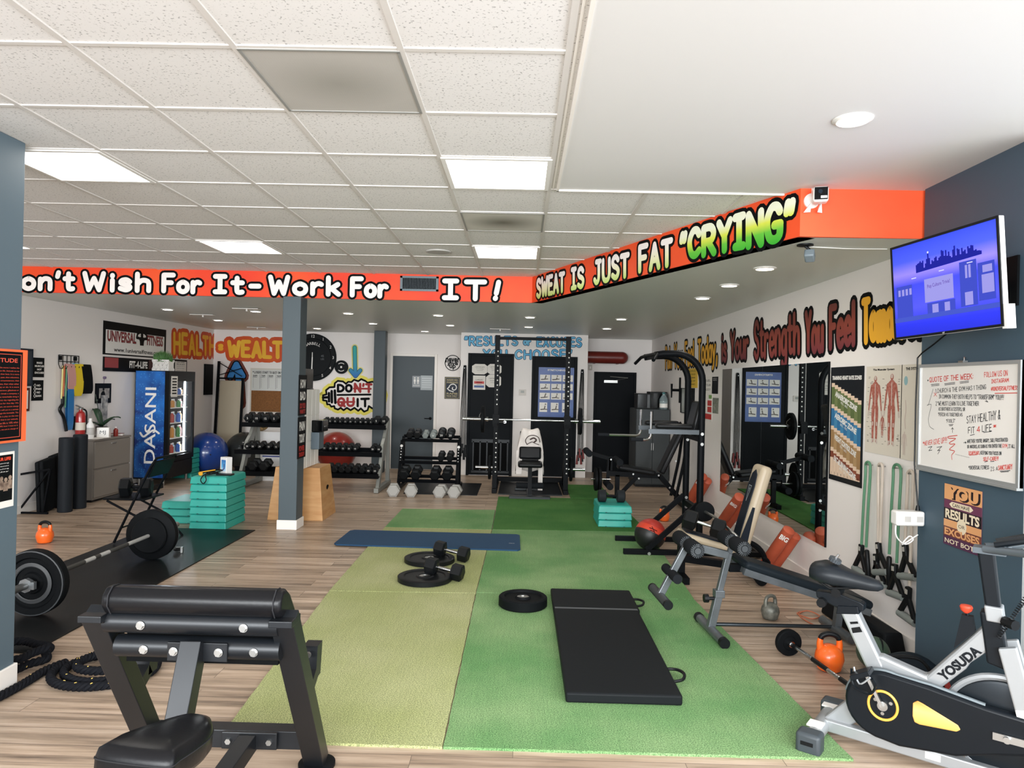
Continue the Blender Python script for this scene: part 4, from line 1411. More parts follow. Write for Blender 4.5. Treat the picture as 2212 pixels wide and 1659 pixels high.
mus = mat('muscle_red', '#9a4a3a', .6, var=(60, '#b9786a'))
pal = mat('tendon_pale', '#c9b8ae', .6)
o, w, h = muscle_chart('R', (1873, 792), (1946, 990), 'anatomy poster of two red muscle figures titled The Muscular System', 'The Muscular System')
body(o, w * .28, h * .12, h * .78, mus, pal)
body(o, w * .74, h * .12, h * .80, mus, pal)
body(o, w * .5, h * .20, h * .25, mus, pal)
mb = MB()
rr = random.Random(3)
for k in range(70):
    x = rr.choice([.03, .12, .46, .54, .88]) * w + rr.uniform(0, .05) * w
    z = rr.uniform(.1, .88) * h
    mb.add([(x, -.0038, z), (x + w * rr.uniform(.03, .07), -.0038, z), (x + w * .05, -.0038, z + .004), (x, -.0038, z + .004)], [(0, 1, 2, 3)])
mb.build('fine_print', mat('fine_print_grey', '#8d857b', .6), o, smooth=0)
o, w, h = muscle_chart('R', (1949, 788), (1992, 1000), 'anatomy poster of pale nerve figures half behind the dark pier', 'THE SYSTEM')
cy = mat('nerve_teal', '#8fb3b8', .6)
mb = MB().ball((w * .22, 0, h * .83), w * .09, 16, 8, (1, .02, 1.3))
for v in range(len(mb.v)):
    mb.v[v] = (mb.v[v][0], -.004 + mb.v[v][1] * .1, mb.v[v][2])
mb.build('figure', cy, o, smooth=0)
mb = MB()
ribbon(mb, spline([Vector((w * .22, 0, h * .62)), Vector((w * .25, 0, h * .52)), Vector((w * .2, 0, h * .42)), Vector((w * .24, 0, h * .33))], 4), w * .04, .0042, Vector((0, -1, 0)))
mb.build('figure_print', pal, o, smooth=0)
body(o, w * .2, h * .05, h * .25, pal, pal)
# small posters nearer the corner
for tl, br, m, lb, tx in [((1484, 797), (1507, 838), mat('notice_yellow', '#e2b92a', .5), 'narrow yellow notice behind the pull-up tower', ['NOTICE', 'NO FOOD', 'NO DRINK', 'WIPE OFF', 'THANKS']),
                          ((1521, 813), (1538, 911), paperw, 'tall food guide poster with red boxes', ['FUEL', 'YOUR', 'BODY']), ((1539, 814), (1551, 851), blackp, 'small black flyer beside the food guide poster', ['MAX', 'REPS']),
                          ((1540, 859), (1552, 894), mat('grey_flyer', '#9a988e', .6, var=(20, '#5d6a5a')), 'small grey-green flyer beneath the black flyer', ['EAT', 'WELL'])]:
    o, w, h = board('R', 'wall_notice', lb, 'poster', tl, br, m, .004)
    im = wprint if m is blackp else blackp
    for k, s in enumerate(tx):
        text('notice_lettering', s, .05, im, o, w / 2, h * (.86 - .17 * k if len(tx) > 3 else .9 - .1 * k), -.0048, fit=(w * .62, h * (.09 if len(tx) > 3 else .05)))
    if m is paperw:
        for k, z in enumerate((.04, .2, .34)):
            MB().bx((w * (.05 if k == 0 else .5), -.0048, h * z), (w * .95, -.004, h * (z + .12))).build('red_box', redp, o, smooth=0)
        MB().bx((w * .62, -.0048, h * .5), (w * .95, -.004, h * .58)).build('green_box', mat('print_green', '#6d9a45', .5), o, smooth=0)
o, w, h = board('R', 'scale_mirror', 'narrow black-framed strip mirror behind the pull-up tower', 'mirror', (1473, 838), (1500, 896), blackp, .02)
MB().bx((w * .12, -.0215, h * .03), (w * .78, -.02, h * .97)).build('glass_strip', mat('strip_glass', '#a9ada8', .2), o, smooth=0)
text('strip_lettering', 'VERTICAL JUMP', .04, blackp, o, w * .45, h * .5, -.0222, fit=(h * .6, w * .18), rot=PI / 2)
p = AX(1470, 843, XR)
t = thing('wall_hook', 'black cross-shaped coat hook on the corner of the mirror wall', 'hook', (XR, p.y, p.z), -PI / 2)
MB().bx((-.03, -.02, -.2), (.03, -.001, .2)).cyl((0, -.02, 0), (0, -.14, 0), .022, n=10).cyl((0, -.14, .1), (0, -.14, -.12), .018, .01, n=10).build('hook_body', blk, t)

# ---- dark pier: whiteboard, sign, power strip, cable
PB = (XP, 4.235, 1.236)
t = thing('whiteboard', 'large whiteboard with handwritten QUOTE OF THE WEEK on the dark pier', 'whiteboard', PB, -PI / 2)
w, h = .862, .603
MB().bx((0, -.018, 0), (w, -.001, h)).build('board_surface', mat('dry_erase_white', '#e9e5e0', .2), t, smooth=0)
framebars(w, h, .018, .026).build('frame', mat('board_aluminium', '#b9bcbd', .35, .6), t, smooth=0)
MB().bx((w * .45, -.03, h), (w * .5, -.004, h + .01)).tube([(w * .475, -.01, h), (w * .48, -.012, h + .03), (w * .49, -.012, h + .022)], .004, 6).build('hanger', steel, t)
MB().bx((0, -.032, -.012), (w, -.001, 0)).build('tray', mat('board_aluminium', '#b9bcbd', .35, .6), t, smooth=0)


def wbp(x, y):
    P = AX(1900 + x / 3.19, 740 + y / 3.19, XP - .018)
    return Vector((PB[1] - P.y, 0, P.z - PB[2]))


def wline(pts, m, wd=.0035):
    mb = MB()
    ribbon(mb, [wbp(*p) for p in pts], wd, .0185, Vector((0, -1, 0)))
    return mb


R_, K_ = red_ink, ink
for s, m, wd, c in [
    ('QUOTE OF THE WEEK:', R_, .0042, (345, 240, 645, 214, 345, 272, 645, 250)), ('FOLLOW US ON', R_, .003, (722, 205, 882, 190, 722, 238, 882, 228)),
    ('INSTAGRAM', R_, .003, (772, 255, 890, 245, 772, 280, 890, 271)), ('@1UNIVERSALFITNESS', R_, .003, (770, 306, 955, 298, 770, 332, 955, 323)),
    ('1 CHURCH & THE GYM HAS 1 THING', K_, .0026, (385, 320, 735, 290, 385, 348, 735, 320)), ('IN COMMON-THEY BOTH HELPS TO "TRANSFORM" YOU!!!!', K_, .0024, (410, 358, 858, 360, 410, 384, 858, 394)),
    ('2 "WE MUST LEARN TO LIVE TOGETHER', K_, .0026, (388, 406, 685, 406, 388, 433, 685, 434)), ('AS BROTHERS & SISTERS, OR', K_, .0024, (408, 446, 590, 448, 408, 468, 590, 471)),
    ('"PERISH AS TOGETHER AS', K_, .0024, (405, 484, 572, 486, 405, 506, 572, 508)), ('"FOOLS"', K_, .0026, (460, 530, 520, 526, 460, 552, 520, 550)),
    ('STAY HEALTHY &', K_, .0036, (600, 510, 832, 464, 600, 556, 832, 528)), ('F|T', K_, .0036, (612, 586, 655, 580, 612, 626, 655, 622)), ('4', R_, .0042, (672, 580, 692, 576, 672, 618, 692, 614)),
    ('L|FE', K_, .0036, (708, 572, 772, 562, 708, 614, 772, 608)), ('*', R_, .0042, (785, 566, 803, 564, 785, 606, 803, 604)), ('*NEVER GIVE UP!!!', R_, .003, (300, 684, 465, 650, 300, 710, 465, 690)),
    ("WHETHER YOU'RE ANGRY, SAD, FRUSTRATED", K_, .0024, (605, 668, 885, 658, 605, 692, 885, 681)), ('OR ANXIOUS, AS SOON AS YOU ENTER THE', K_, .0024, (605, 707, 842, 700, 605, 728, 842, 723)),
    ('GYM', R_, .0026, (847, 700, 880, 698, 847, 724, 880, 722)), (', IT ALL', K_, .0024, (882, 702, 932, 702, 882, 726, 932, 726)), ('DISAPPEARS', R_, .0024, (615, 750, 688, 748, 615, 772, 688, 770)),
    (', KEEPING YOU FOCUS ON', K_, .0024, (690, 748, 840, 752, 690, 770, 840, 775)), ('SELF-CARE!!!', R_, .003, (715, 792, 820, 786, 715, 815, 820, 812)),
    ('*UNIVERSAL FITNESS', K_, .0024, (615, 850, 755, 848, 615, 874, 755, 872)), ('IS A', K_, .0024, (766, 858, 815, 856, 766, 884, 815, 882)), ('SANCTUARY', R_, .0032, (818, 850, 915, 838, 818, 878, 915, 872))]:
    paint(s, [wbp(c[k], c[k + 1]) for k in (0, 2, 4, 6)], wd, m, t, 'board_writing', lift=.0185, gap=2.4, jit=.3)
kl, rl = MB(), MB()
nb = Vector((0, -1, 0))
for l in [[(355, 290), (412, 284)], [(358, 299), (412, 293)], [(448, 284), (520, 275)], [(450, 292), (520, 284)], [(553, 272), (615, 264)], [(555, 281), (615, 273)], [(478, 566), (508, 564)], [(482, 574), (504, 572)],
          [(503, 620), (503, 586)], [(495, 598), (503, 586), (511, 598)], [(580, 690), (598, 688)], [(590, 684), (598, 688), (592, 696)], [(625, 640), (655, 632)], [(718, 620), (772, 612)], [(335, 722), (362, 716), (340, 745), (362, 740)],
          [(395, 722), (430, 716), (400, 745), (418, 740), (402, 768)], [(725, 822), (745, 818)], [(765, 820), (790, 818)], [(830, 886), (900, 882)], [(836, 893), (890, 889)], [(735, 398), (748, 410), (728, 404)]]:
    ribbon(kl, [wbp(*p) for p in l], .003, .0186, nb)
ribbon(kl, spline([wbp(*p) for p in [(370, 320), (340, 420), (328, 432), (352, 425), (356, 440), (338, 520), (345, 575), (374, 598)]], 4), .0024, .0186, nb)
for k in range(14):
    cap(kl, wbp(525 + 7 * k, 770 + 1.7 * k), .0018, Vector((0, -.0186, 0)), nb)
cap(kl, wbp(334, 261), .005, Vector((0, -.0186, 0)), nb)
ribbon(rl, spline([wbp(*p) for p in [(536, 640), (475, 648), (480, 660), (525, 662), (482, 690), (492, 700), (520, 700), (482, 735), (500, 742), (518, 750), (498, 775), (500, 806)]], 4), .0042, .0186, nb)
ribbon(rl, [wbp(795, 350), wbp(955, 347)], .004, .0186, nb)
for l in [[(375, 345), (395, 370)], [(395, 345), (375, 370)], [(620, 776), (675, 772)]]:
    ribbon(rl, [wbp(*p) for p in l], .003, .0187, nb)
kl.build('board_marks', ink, t, smooth=0)
rl.build('board_marks', red_ink, t, smooth=0)

o, w, h = board('P', 'results_sign', 'retro tin sign reading YOU CAN HAVE RESULTS OR EXCUSES NOT BOTH', 'sign', (2042, 1043), (2121, 1204), mat('sign_plum', '#4a2b3e', .45), .004, bev=.0015)
peach = mat('sign_peach', '#e2a46f', .5)
bone = mat('sign_bone', '#ecdcc0', .5)
dkb = mat('sign_dark', '#2c2226', .5)
plum = mat('sign_purple', '#6a3350', .5)
for z0, z1, m in [(.745, 1, peach), (.605, .745, plum), (.42, .605, dkb), (.30, .42, peach), (.15, .30, mat('sign_rust', '#7a3f33', .5)), (0, .15, mat('sign_plum2', '#52294a', .5))]:
    MB().bx((.002, -.0046, h * z0 + .001), (w - .002, -.004, h * z1 - .001)).build('colour_band', m, o, smooth=0)
text('sign_lettering', 'YOU', .1, dkb, o, w * .53, h * .855, -.0052, fit=(w * .86, h * .20), bold=.008)
text('sign_lettering', 'YOU', .1, peach, o, w * .5, h * .87, -.006, fit=(w * .82, h * .19), bold=.004)
mb = MB().add([(w * a, -.0052, h * b) for a, b in [(.15, .675), (.22, .72), (.72, .72), (.79, .675), (.72, .63), (.22, .63)]], [(5, 4, 3, 2, 1, 0)])
mb.build('badge', bone, o, smooth=0)
text('sign_lettering', 'CAN HAVE', .1, dkb, o, w * .47, h * .675, -.0058, fit=(w * .46, h * .06), bold=.001)
text('sign_lettering', 'RESULTS', .1, bone, o, w * .5, h * .515, -.0058, fit=(w * .9, h * .155), bold=.004)
mb = MB()
cap(mb, Vector((w * .5, 0, h * .36)), w * .13, Vector((0, -.0052, 0)), nb)
mb.build('badge', bone, o, smooth=0)
text('sign_lettering', 'OR', .1, dkb, o, w * .5, h * .36, -.0058, fit=(w * .17, h * .055))
text('sign_lettering', 'EXCUSES', .1, peach, o, w * .5, h * .225, -.0058, fit=(w * .92, h * .12), bold=.004)
text('sign_lettering', 'NOT BOTH', .1, bone, o, w * .5, h * .075, -.0058, fit=(w * .9, h * .075), bold=.002)

# power strip at the pier corner with its cable
p = AX(1957, 1107, XP)
t = thing('power_strip', 'white power outlet box sticking out at the pier corner', 'power strip', (XP, 4.21, p.z))
MB().bx((-.165, -.04, -.045), (-.001, .035, .04)).build('housing', mat('white_plastic', '#ebe8e4', .3), t, smooth=30, bev=.012, seg=3)
MB().bx((-.05, -.042, -.02), (-.015, -.0395, .012)).bx((-.12, -.042, -.02), (-.085, -.0395, .012)).build('socket', mat('grey_socket', '#c4c0bb', .4), t, smooth=0)
mb = MB()
mb.tube(spline([(-.15, -.0, -.04), (-.15, -.01, -.11), (-.10, -.01, -.155), (-.05, -.005, -.13), (-.07, -.0, -.11), (-.11, -.0, -.16), (-.02, -.0, -.10)], 5), .004, 6)
mb.build('white_lead', mat('white_plastic', '#ebe8e4', .3), t)
P = [AX(1996, 760, XP - .01), AX(1984, 768, XP - .01)]
zz = [(4.2, 1.92), (4.255, 1.88), (4.264, 1.6), (4.262, 1.25), (4.215, p.z + .05)]
mb = MB().tube([(XP - .012, 3.95, 2.02), (XP - .012, 4.1, 1.955), (XP - .012, 4.22, 1.91)] + [(XP - .02, y, z) for y, z in zz[1:]], .0045, 6)
mb.cyl((XP - .022, 4.215, p.z + .0405), (XP - .022, 4.215, p.z + .07), .014, .008, 8)
tag(mb.build('power_cable', blkp), 'thin black power cable running down from the television to the outlet box', 'cable')

# ---- television on an arm
TL, TR, BL_, BR_ = AP(1921, 538, (2.03, 3.9), (0, 1)), None, None, None
YL_, YR_ = 3.92, 3.24
TL, BL_ = AY(1921, 537, YL_ + .02), AY(1937, 734, YL_ - .01)
TR, BR_ = AY(2154, 466, YR_ + .02), AY(2173, 704, YR_ - .01)
cx = (TL + TR + BL_ + BR_) / 4
ux = ((TR - TL) + (BR_ - BL_)).normalized()
uz = ((TL - BL_) + (TR - BR_))
uz = (uz - ux * uz.dot(ux)).normalized()
un = ux.cross(uz).normalized()
tw, th = ((TR - TL).length + (BR_ - BL_).length) / 2, ((TL - BL_).length + (TR - BR_).length) / 2
t = thing('television', 'wall-mounted television showing a violet city skyline', 'television')
Mt = Matrix((ux, -un, uz)).transposed().to_4x4()
t.rotation_euler = Mt.to_euler()
t.location = cx
MB().bx((-tw / 2, 0, -th / 2), (tw / 2, .03, th / 2)).build('casing', mat('television_white_back', '#d8d6d2', .4), t, smooth=0, bev=.004)
MB().bx((-tw / 2 + .12, .03, -th / 2 + .06), (tw / 2 - .08, .06, th / 2 - .12)).build('rear_housing', blkp, t, smooth=0, bev=.01)
framebars(tw, th, .012, .006).build('bezel', blkp, t, smooth=0).location = (-tw / 2, .001, -th / 2)
MB().bx((tw / 2 - .01, 0, -th / 2 - .01), (tw / 2 + .012, .05, -th / 2 + .1)).build('side_bracket', mat('television_white_back', '#d8d6d2', .4), t, smooth=0)


def ez(name, c, s=1.0):
    return emat(name, c, s)


sw, sh = tw - .024, th - .024
scr = MB().bx((-sw / 2, -.002, -sh / 2), (sw / 2, .0, sh / 2)).build('screen', ramp_mat('screen_violet_sky', [(0, '#0c1aa8'), (.12, '#1220b8'), (.3, '#3a3fc8'), (.55, '#2a34c4'), (.68, '#7468dc'), (.82, '#3446d0'), (1, '#2238b8')], emit=.72), t, smooth=0)
rr = random.Random(5)


def rect(mb, x0, z0, x1, z1, y):
    mb.add([(x0 * sw, y, z0 * sh), (x1 * sw, y, z0 * sh), (x1 * sw, y, z1 * sh), (x0 * sw, y, z1 * sh)], [(0, 1, 2, 3)])


mb = MB()
for k in range(46):
    x = -.25 + .62 * k / 46
    hgt = .03 + .09 * rr.random() + .05 * math.exp(-((x - .02) / .1) ** 2) + (.10 if k in (9, 28) else 0)
    rect(mb, x, .17 + .05 * (x + .25), x + .014, .17 + .05 * (x + .25) + hgt, -.0026 - k * 1e-5)
mb.build('skyline', ez('screen_indigo', '#2a2fb4', .8), scr, smooth=0)
mb = MB()
for x0, z0, x1, z1 in [(-.47, -.30, -.30, .06), (.17, -.28, .32, .17), (.33, -.25, .47, .12), (-.15, -.30, .12, -.18)]:
    rect(mb, x0, z0, x1, z1, -.0028)
mb.build('building_pattern', ez('screen_blue_building', '#4a58d8', .9), scr, smooth=0)
mb = MB()
for x0, z0, x1, z1 in [(-.17, -.17, .11, .08), (.36, -.18, .46, .0), (.37, .02, .45, .09)] + [(-.45 + .04 * k, -.05, -.425 + .04 * k, .02) for k in range(4)] + [(.22, .0, .24, .13), (.25, -.0, .27, .13), (-.1, -.29, -.04, -.2), (.02, -.29, .07, -.2), (.21, -.27, .28, -.14)]:
    rect(mb, x0, z0, x1, z1, -.0032)
mb.build('window_pattern', ez('screen_lilac', '#a8a4f4', .95), scr, smooth=0)
mb = MB()
rect(mb, -.5, -.34, .5, -.29, -.0034)
mb.build('street', ez('screen_street', '#5568e6', .8), scr, smooth=0)
text('screen_lettering', 'Pop Culture Trivia!', .05, ez('screen_purple_text', '#6a3fb8', .8), scr, -.03 * sw, .0 * sh, -.0038, fit=(.22 * sw, .05 * sh), rot=.05)
mb = MB()
for x in (-.3, -.02, .24):
    rect(mb, x, .13 + .05 * x, x + .05, .14 + .05 * x, -.0036)
cap(mb, Vector((-.12 * sw, 0, .36 * sh)), .006, Vector((0, -.0036, 0)), nb)
mb.build('highlights', ez('screen_white', '#e6e6ff', 1.0), scr, smooth=0)
text('maker_mark', 'tcl', .014, wprint, t, 0, -th / 2 + .006, -.006)
arm = MB().bx((XP - .012, (YL_ + YR_) / 2 - .15, cx.z - .12), (XP, (YL_ + YR_) / 2 + .15, cx.z + .12))
arm.beam((XP, (YL_ + YR_) / 2, cx.z), (cx.x + .075, (YL_ + YR_) / 2, cx.z), .05, .05)
tag(arm.build('television_mount', blk, smooth=0), 'black swivel wall mount behind the television', 'mount')

# ---- cameras by the band end
p = AY(1752, 435, D1.y)
t = thing('security_camera', 'white security camera with black face on the orange band', 'camera', (p.x, D1.y, p.z))
MB().lathe([(.045, 0), (.045, .012), (.02, .03)], 20, Matrix.Rotation(PI / 2, 4, 'X')).cyl((0, -.02, -.0), (.01, -.06, .0), .016, n=12).build('bracket', wmet, t)
Mc = Matrix.Translation((.012, -.10, .01)) @ Matrix.Rotation(-.25, 4, 'Z')
MB().box((0, 0, 0), (.085, .08, .09), Mc).build('housing', mat('white_plastic', '#ebe8e4', .3), t, smooth=30, bev=.016, seg=4)
MB().box((0, -.041, .002), (.072, .004, .072), Mc).build('face', mat('gloss_black', '#07080a', .12), t, smooth=30, bev=.002)
MB().box((.015, -.0435, -.02), (.034, .003, .014), Mc).build('sensor', mat('white_plastic', '#ebe8e4', .3), t, smooth=0)
MB().cyl((-.005, -.04, .012), (-.005, -.048, .012), .012, n=14, M=Mc).build('lens', mat('lens_glass', '#1c2630', .05), t)
for s in (-1, 1):
    MB().add([(s * .03, -.05, -.03), (s * .055, -.03, -.075), (s * .02, -.045, -.075), (s * .03, -.08, -.03)], [(0, 1, 2), (0, 2, 3), (0, 3, 1), (1, 3, 2)]).build('shroud', wmet, t, smooth=0)
MB().tube([(0, -.01, .04), (.004, -.006, .10), (.006, -.004, .155)], .003, 6).build('cable', wmet, t)
p = AZ(1742, 527, SOF)
t = thing('spot_camera', 'small grey bullet camera hanging under the band corner', 'camera', (p.x, p.y + .02, SOF))
MB().lathe([(.05, 0), (.05, -.008), (.02, -.014)], 20).tube([(0, 0, -.01), (.02, -.01, -.03), (.035, -.015, -.05)], .009, 8).build('mount', blkp, t)
Mc = Matrix.Translation((.018, -.03, -.075)) @ Euler((-.5, 0, -.5)).to_matrix().to_4x4()
MB().box((0, 0, 0), (.06, .075, .055), Mc).build('housing', mat('camera_grey', '#6f7a80', .4), t, smooth=30, bev=.01, seg=3)
MB().tube(spline([(.035, -.01, -.05), (.05, .02, -.03), (.045, .06, -.003), (.3, .07, -.006), (.55, .075, -.003)], 6), .003, 6).build('cable', wmet, t)

# ---- slate pillar: two posters
sl = WK['Q'][1]
t = thing('attitude_poster', 'black and red ATTITUDE text poster with bright orange edge on the slate pillar', 'poster', (sl, 3.40, 1.30), PI / 2)
p0, p1 = AX(60, 757, sl + .03), AX(57, 952, sl + .03)
w = p0.y - 3.40
h = p0.z - p1.z
t.location.z = p1.z
MB().bx((0, -.03, 0), (w, -.001, h)).build('orange_board', mat('bright_orange_card', '#f5683a', .5), t, smooth=0)
wi = AX(47, 850, sl + .03).y - 3.40
MB().bx((.01, -.0312, .012), (wi, -.03, h - .012)).build('print', blackp, t, smooth=0)
framebars(wi - .03, h - .05, .003, .0006).build('red_border', mat('red_line_print', '#d2503c', .5), t, smooth=0).location = (.02, -.0312, .025)
rl_ = mat('red_line_print', '#d2503c', .5)
text('poster_lettering', 'ATTITUDE', .05, rl_, t, wi / 2, h * .88, -.0318, fit=(wi * .75, h * .045), bold=.001)
for k, s in enumerate(['The longer I live, the more I realize the', 'impact of attitude on life. Attitude to me', 'is more important than facts. It is more', 'important than the past, than education,', 'than money, than circumstances, than', 'failures, than success, than what other', 'people think or say or do. It is more',
                       'important than appearance, giftedness or', 'skill. It will make or break a company, a', 'church, a home. The remarkable thing is', 'we have a choice every day regarding the', 'attitude we embrace for that day. We', 'cannot change our past, we cannot change', 'the fact that people will act in a certain', 'way. We cannot change the inevitable. The',
                       'only thing we can do is play on the one', 'string we have, and that is our attitude.', 'I am convinced that life is 10% what', 'happens to me and 90% how I react to it.', 'And so it is with you, we are in charge of']):
    text('poster_lettering', s, .018, rl_, t, wi * .5, h * (.80 - .0345 * k), -.0318, fit=(wi * .84, h * .02))
t = thing('event_flyer', 'white flyer headed YOUR LIFE with a dark team photo on the slate pillar', 'poster', (sl, 3.42, 0), PI / 2)
p0, p1 = AX(30, 974, sl), AX(28, 1092, sl)
w, h = p0.y - 3.42, p0.z - p1.z
t.location.z = p1.z
MB().bx((0, -.004, 0), (w, -.001, h)).build('sheet', paperw, t, smooth=0)
MB().bx((.01, -.0046, h * .12), (w - .012, -.004, h * .95)).build('print', blackp, t, smooth=0)
text('flyer_lettering', 'CHANGE YOUR LIFE!', .04, mat('orange_red_print', '#d8452c', .5), t, w * .5, h * .88, -.0052, fit=(w * .8, h * .06), bold=.002)
for k in range(4):
    text('flyer_lettering', ['personal training', 'boot camp classes', 'nutrition coaching', 'call today'][k], .02, wprint, t, w * .5, h * (.80 - .05 * k), -.0052, fit=(w * .7, h * .025))
mb = MB()
for k in range(8):
    cap(mb, Vector((w * (.12 + .11 * k), 0, h * (.5 + .03 * (k % 2)))), w * .045, Vector((0, -.0052, 0)), nb)
    mb.add([(w * (.12 + .11 * k) + a * w, -.0051, h * (.46 + .03 * (k % 2)) + b * h) for a, b in [(-.06, -.16), (.06, -.16), (.05, 0), (-.05, 0)]], [(0, 1, 2, 3)])
mb.build('team_photo', mat('photo_skin', '#a08a78', .6, var=(30, '#5d4a40')), t, smooth=0)

# ---- slate column: two long posters
for z0, z1, ls, lb in [(897, 810, [('HOW', wprint), ('BAD', wprint), ('DO YOU', redp), ('WANT IT', redp)], 'black poster reading HOW BAD DO YOU WANT IT on the slate column'),
                       (989, 901, [('PAIN', wprint), ('TODAY', wprint), ('POWER', redp), ('TOMORROW', redp)], 'black poster reading PAIN TODAY POWER TOMORROW on the slate column')]:
    b, a = AX(650, z0, -2.465), AX(650, z1, -2.465)
    h = a.z - b.z
    t = thing('column_poster', lb, 'poster', (-2.465, 7.885, b.z), PI / 2, 'long posters on the slate column')
    MB().bx((-.005, -.008, 0), (.285, -.001, h)).build('sheet', blackp, t, smooth=0)
    for k, (s, m) in enumerate(ls):
        hh = (.26, .25, .16, .13)[k]
        text('poster_lettering', s, .1, m, t, .14, h * (.78, .48, .235, .09)[k], -.0086, fit=(.2, h * hh * .85), bold=.004)
# ================================================================== SHARED GYM PIECES
rub = mat('black_rubber', '#0f1113', .55, bump=(180, .15))
rubf = mat('black_rubber_mat', '#191b1c', .4, var=(3, '#121314'), bump=(200, .1))
hexm = mat('black_hex_rubber', '#0f1113', .42)
blksteel = mat('black_powder_steel', '#0b0d10', .45)
vinyl = mat('black_vinyl', '#131416', .32, bump=(90, .06))
teal = mat('teal_plastic', '#1e9a8c', .42, var=(6, '#26a596'))
tealt = mat('teal_top_mat', '#2aa093', .6, bump=(150, .2))
okb = mat('orange_enamel', '#f26419', .3, var=(60, '#ee6a24'), coat=.3)
foam = mat('black_foam', '#1c1e21', .8, bump=(120, .2))
X90 = Matrix.Rotation(PI / 2, 4, 'Y')       # lathe axis Z -> X
Y90 = Matrix.Rotation(-PI / 2, 4, 'X')      # lathe axis Z -> Y


def shift(x, y, z):
    return Matrix.Translation((x, y, z))


def dumbbell(label, L, r, hl, loc, rz=0, m=None, hm=None, group=None, num=None, nsides=6, rot=None, cat='dumbbell'):
    """lies along local X on a flat of its hexagon"""
    m, hm = m or hexm, hm or chrome
    ap = r * math.cos(PI / 6) if nsides == 6 else r
    t = thing('dumbbell', label, cat, loc, rz, group, rot)
    for s in (-1, 1):
        M = shift(s * L / 2, 0, ap) @ Matrix.Rotation(-s * PI / 2, 4, 'Y')
        if nsides == 6:
            M = M @ Matrix.Rotation(PI / 6, 4, 'Z')
        b = r * .16
        mb = MB().lathe([(r * .72, 0), (r, b), (r, hl - b), (r * .6, hl)], nsides, M)
        o = mb.build('head', m, t, smooth=0 if nsides == 6 else 40)
        if num and s < 0:
            text('number', num, r * .7, wprint, o, 0, ap, 0, M=shift(-L / 2 - .001, 0, 0) @ Matrix.Rotation(-PI / 2, 4, 'Z') @ shift(0, 0, 0))
    MB().lathe([(.014, -L / 2 + hl), (.017, 0), (.014, L / 2 - hl)], 12, shift(0, 0, ap) @ X90).build('handle', hm, t)
    return t


def plate(label, r, th, loc, rot=None, m=None, group=None, name='weight_plate', parent=None):
    """disc lying flat, bottom at z=0"""
    m = m or rub
    pr = [(.026, 0), (r * .94, 0), (r, th * .12), (r, th * .88), (r * .95, th), (r * .78, th), (r * .74, th * .8), (r * .34, th * .8), (r * .30, th), (.05, th), (.05, th * .9), (.026, th * .9), (.026, 0)]
    if parent:
        return MB().lathe(pr, 40, rot).build(name, m, parent)
    t = thing(name, label, 'weight plate', loc, 0, group, rot)
    MB().lathe(pr, 40).build('disc', m, t)
    MB().lathe([(.026, th * .2), (.026, th * .92), (.045, th * .92), (.045, th * .88), (.03, th * .88)], 20).build('hub_ring', steel, t)
    return t


def kettlebell(label, loc, R, m, grip, rz=0, group=None):
    t = thing('kettlebell', label, 'kettlebell', loc, rz, group)
    MB().lathe([(R * .62, 0), (R * .8, R * .12), (R, R * .85), (R * .92, R * 1.3), (R * .66, R * 1.66), (R * .3, R * 1.84), (0, R * 1.88)], 28).build('body', m, t)
    top = R * 2.55
    P = spline([(-R * .60, 0, R * 1.35), (-R * .66, 0, R * 1.9), (-R * .55, 0, R * 2.35), (-R * .2, 0, top), (R * .2, 0, top), (R * .55, 0, R * 2.35), (R * .66, 0, R * 1.9), (R * .60, 0, R * 1.35)], 5)
    n = len(P)
    MB().tube(P[:n // 4 + 1], R * .2, 12, rs=[R * (.27 - .09 * i / (n // 4)) for i in range(n // 4 + 1)]).tube(P[-(n // 4 + 1):], R * .2, 12, rs=[R * (.18 + .09 * i / (n // 4)) for i in range(n // 4 + 1)]).build('horn', m, t)
    MB().tube(P[n // 4 - 1:-(n // 4 - 1)], R * .19, 12).build('handle', grip, t)
    return t


def step_block(name, label, loc, w, d, h, rz=0, group=None, top=True):
    t = thing(name, label, 'aerobic step', loc, rz, group)
    MB().box((0, 0, h * .46), (w, d, h * .92), t=(.955, .965)).build('body', teal, t, smooth=0, bev=.008)
    MB().box((0, 0, h * .955), (w * .90, d * .93, h * .09), t=(.96, .97)).build('top_rim', teal, t, smooth=0, bev=.003)
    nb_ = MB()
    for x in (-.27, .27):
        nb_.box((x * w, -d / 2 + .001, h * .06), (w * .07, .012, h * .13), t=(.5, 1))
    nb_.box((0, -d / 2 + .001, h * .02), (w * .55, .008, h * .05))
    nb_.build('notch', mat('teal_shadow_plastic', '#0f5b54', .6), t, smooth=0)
    return t


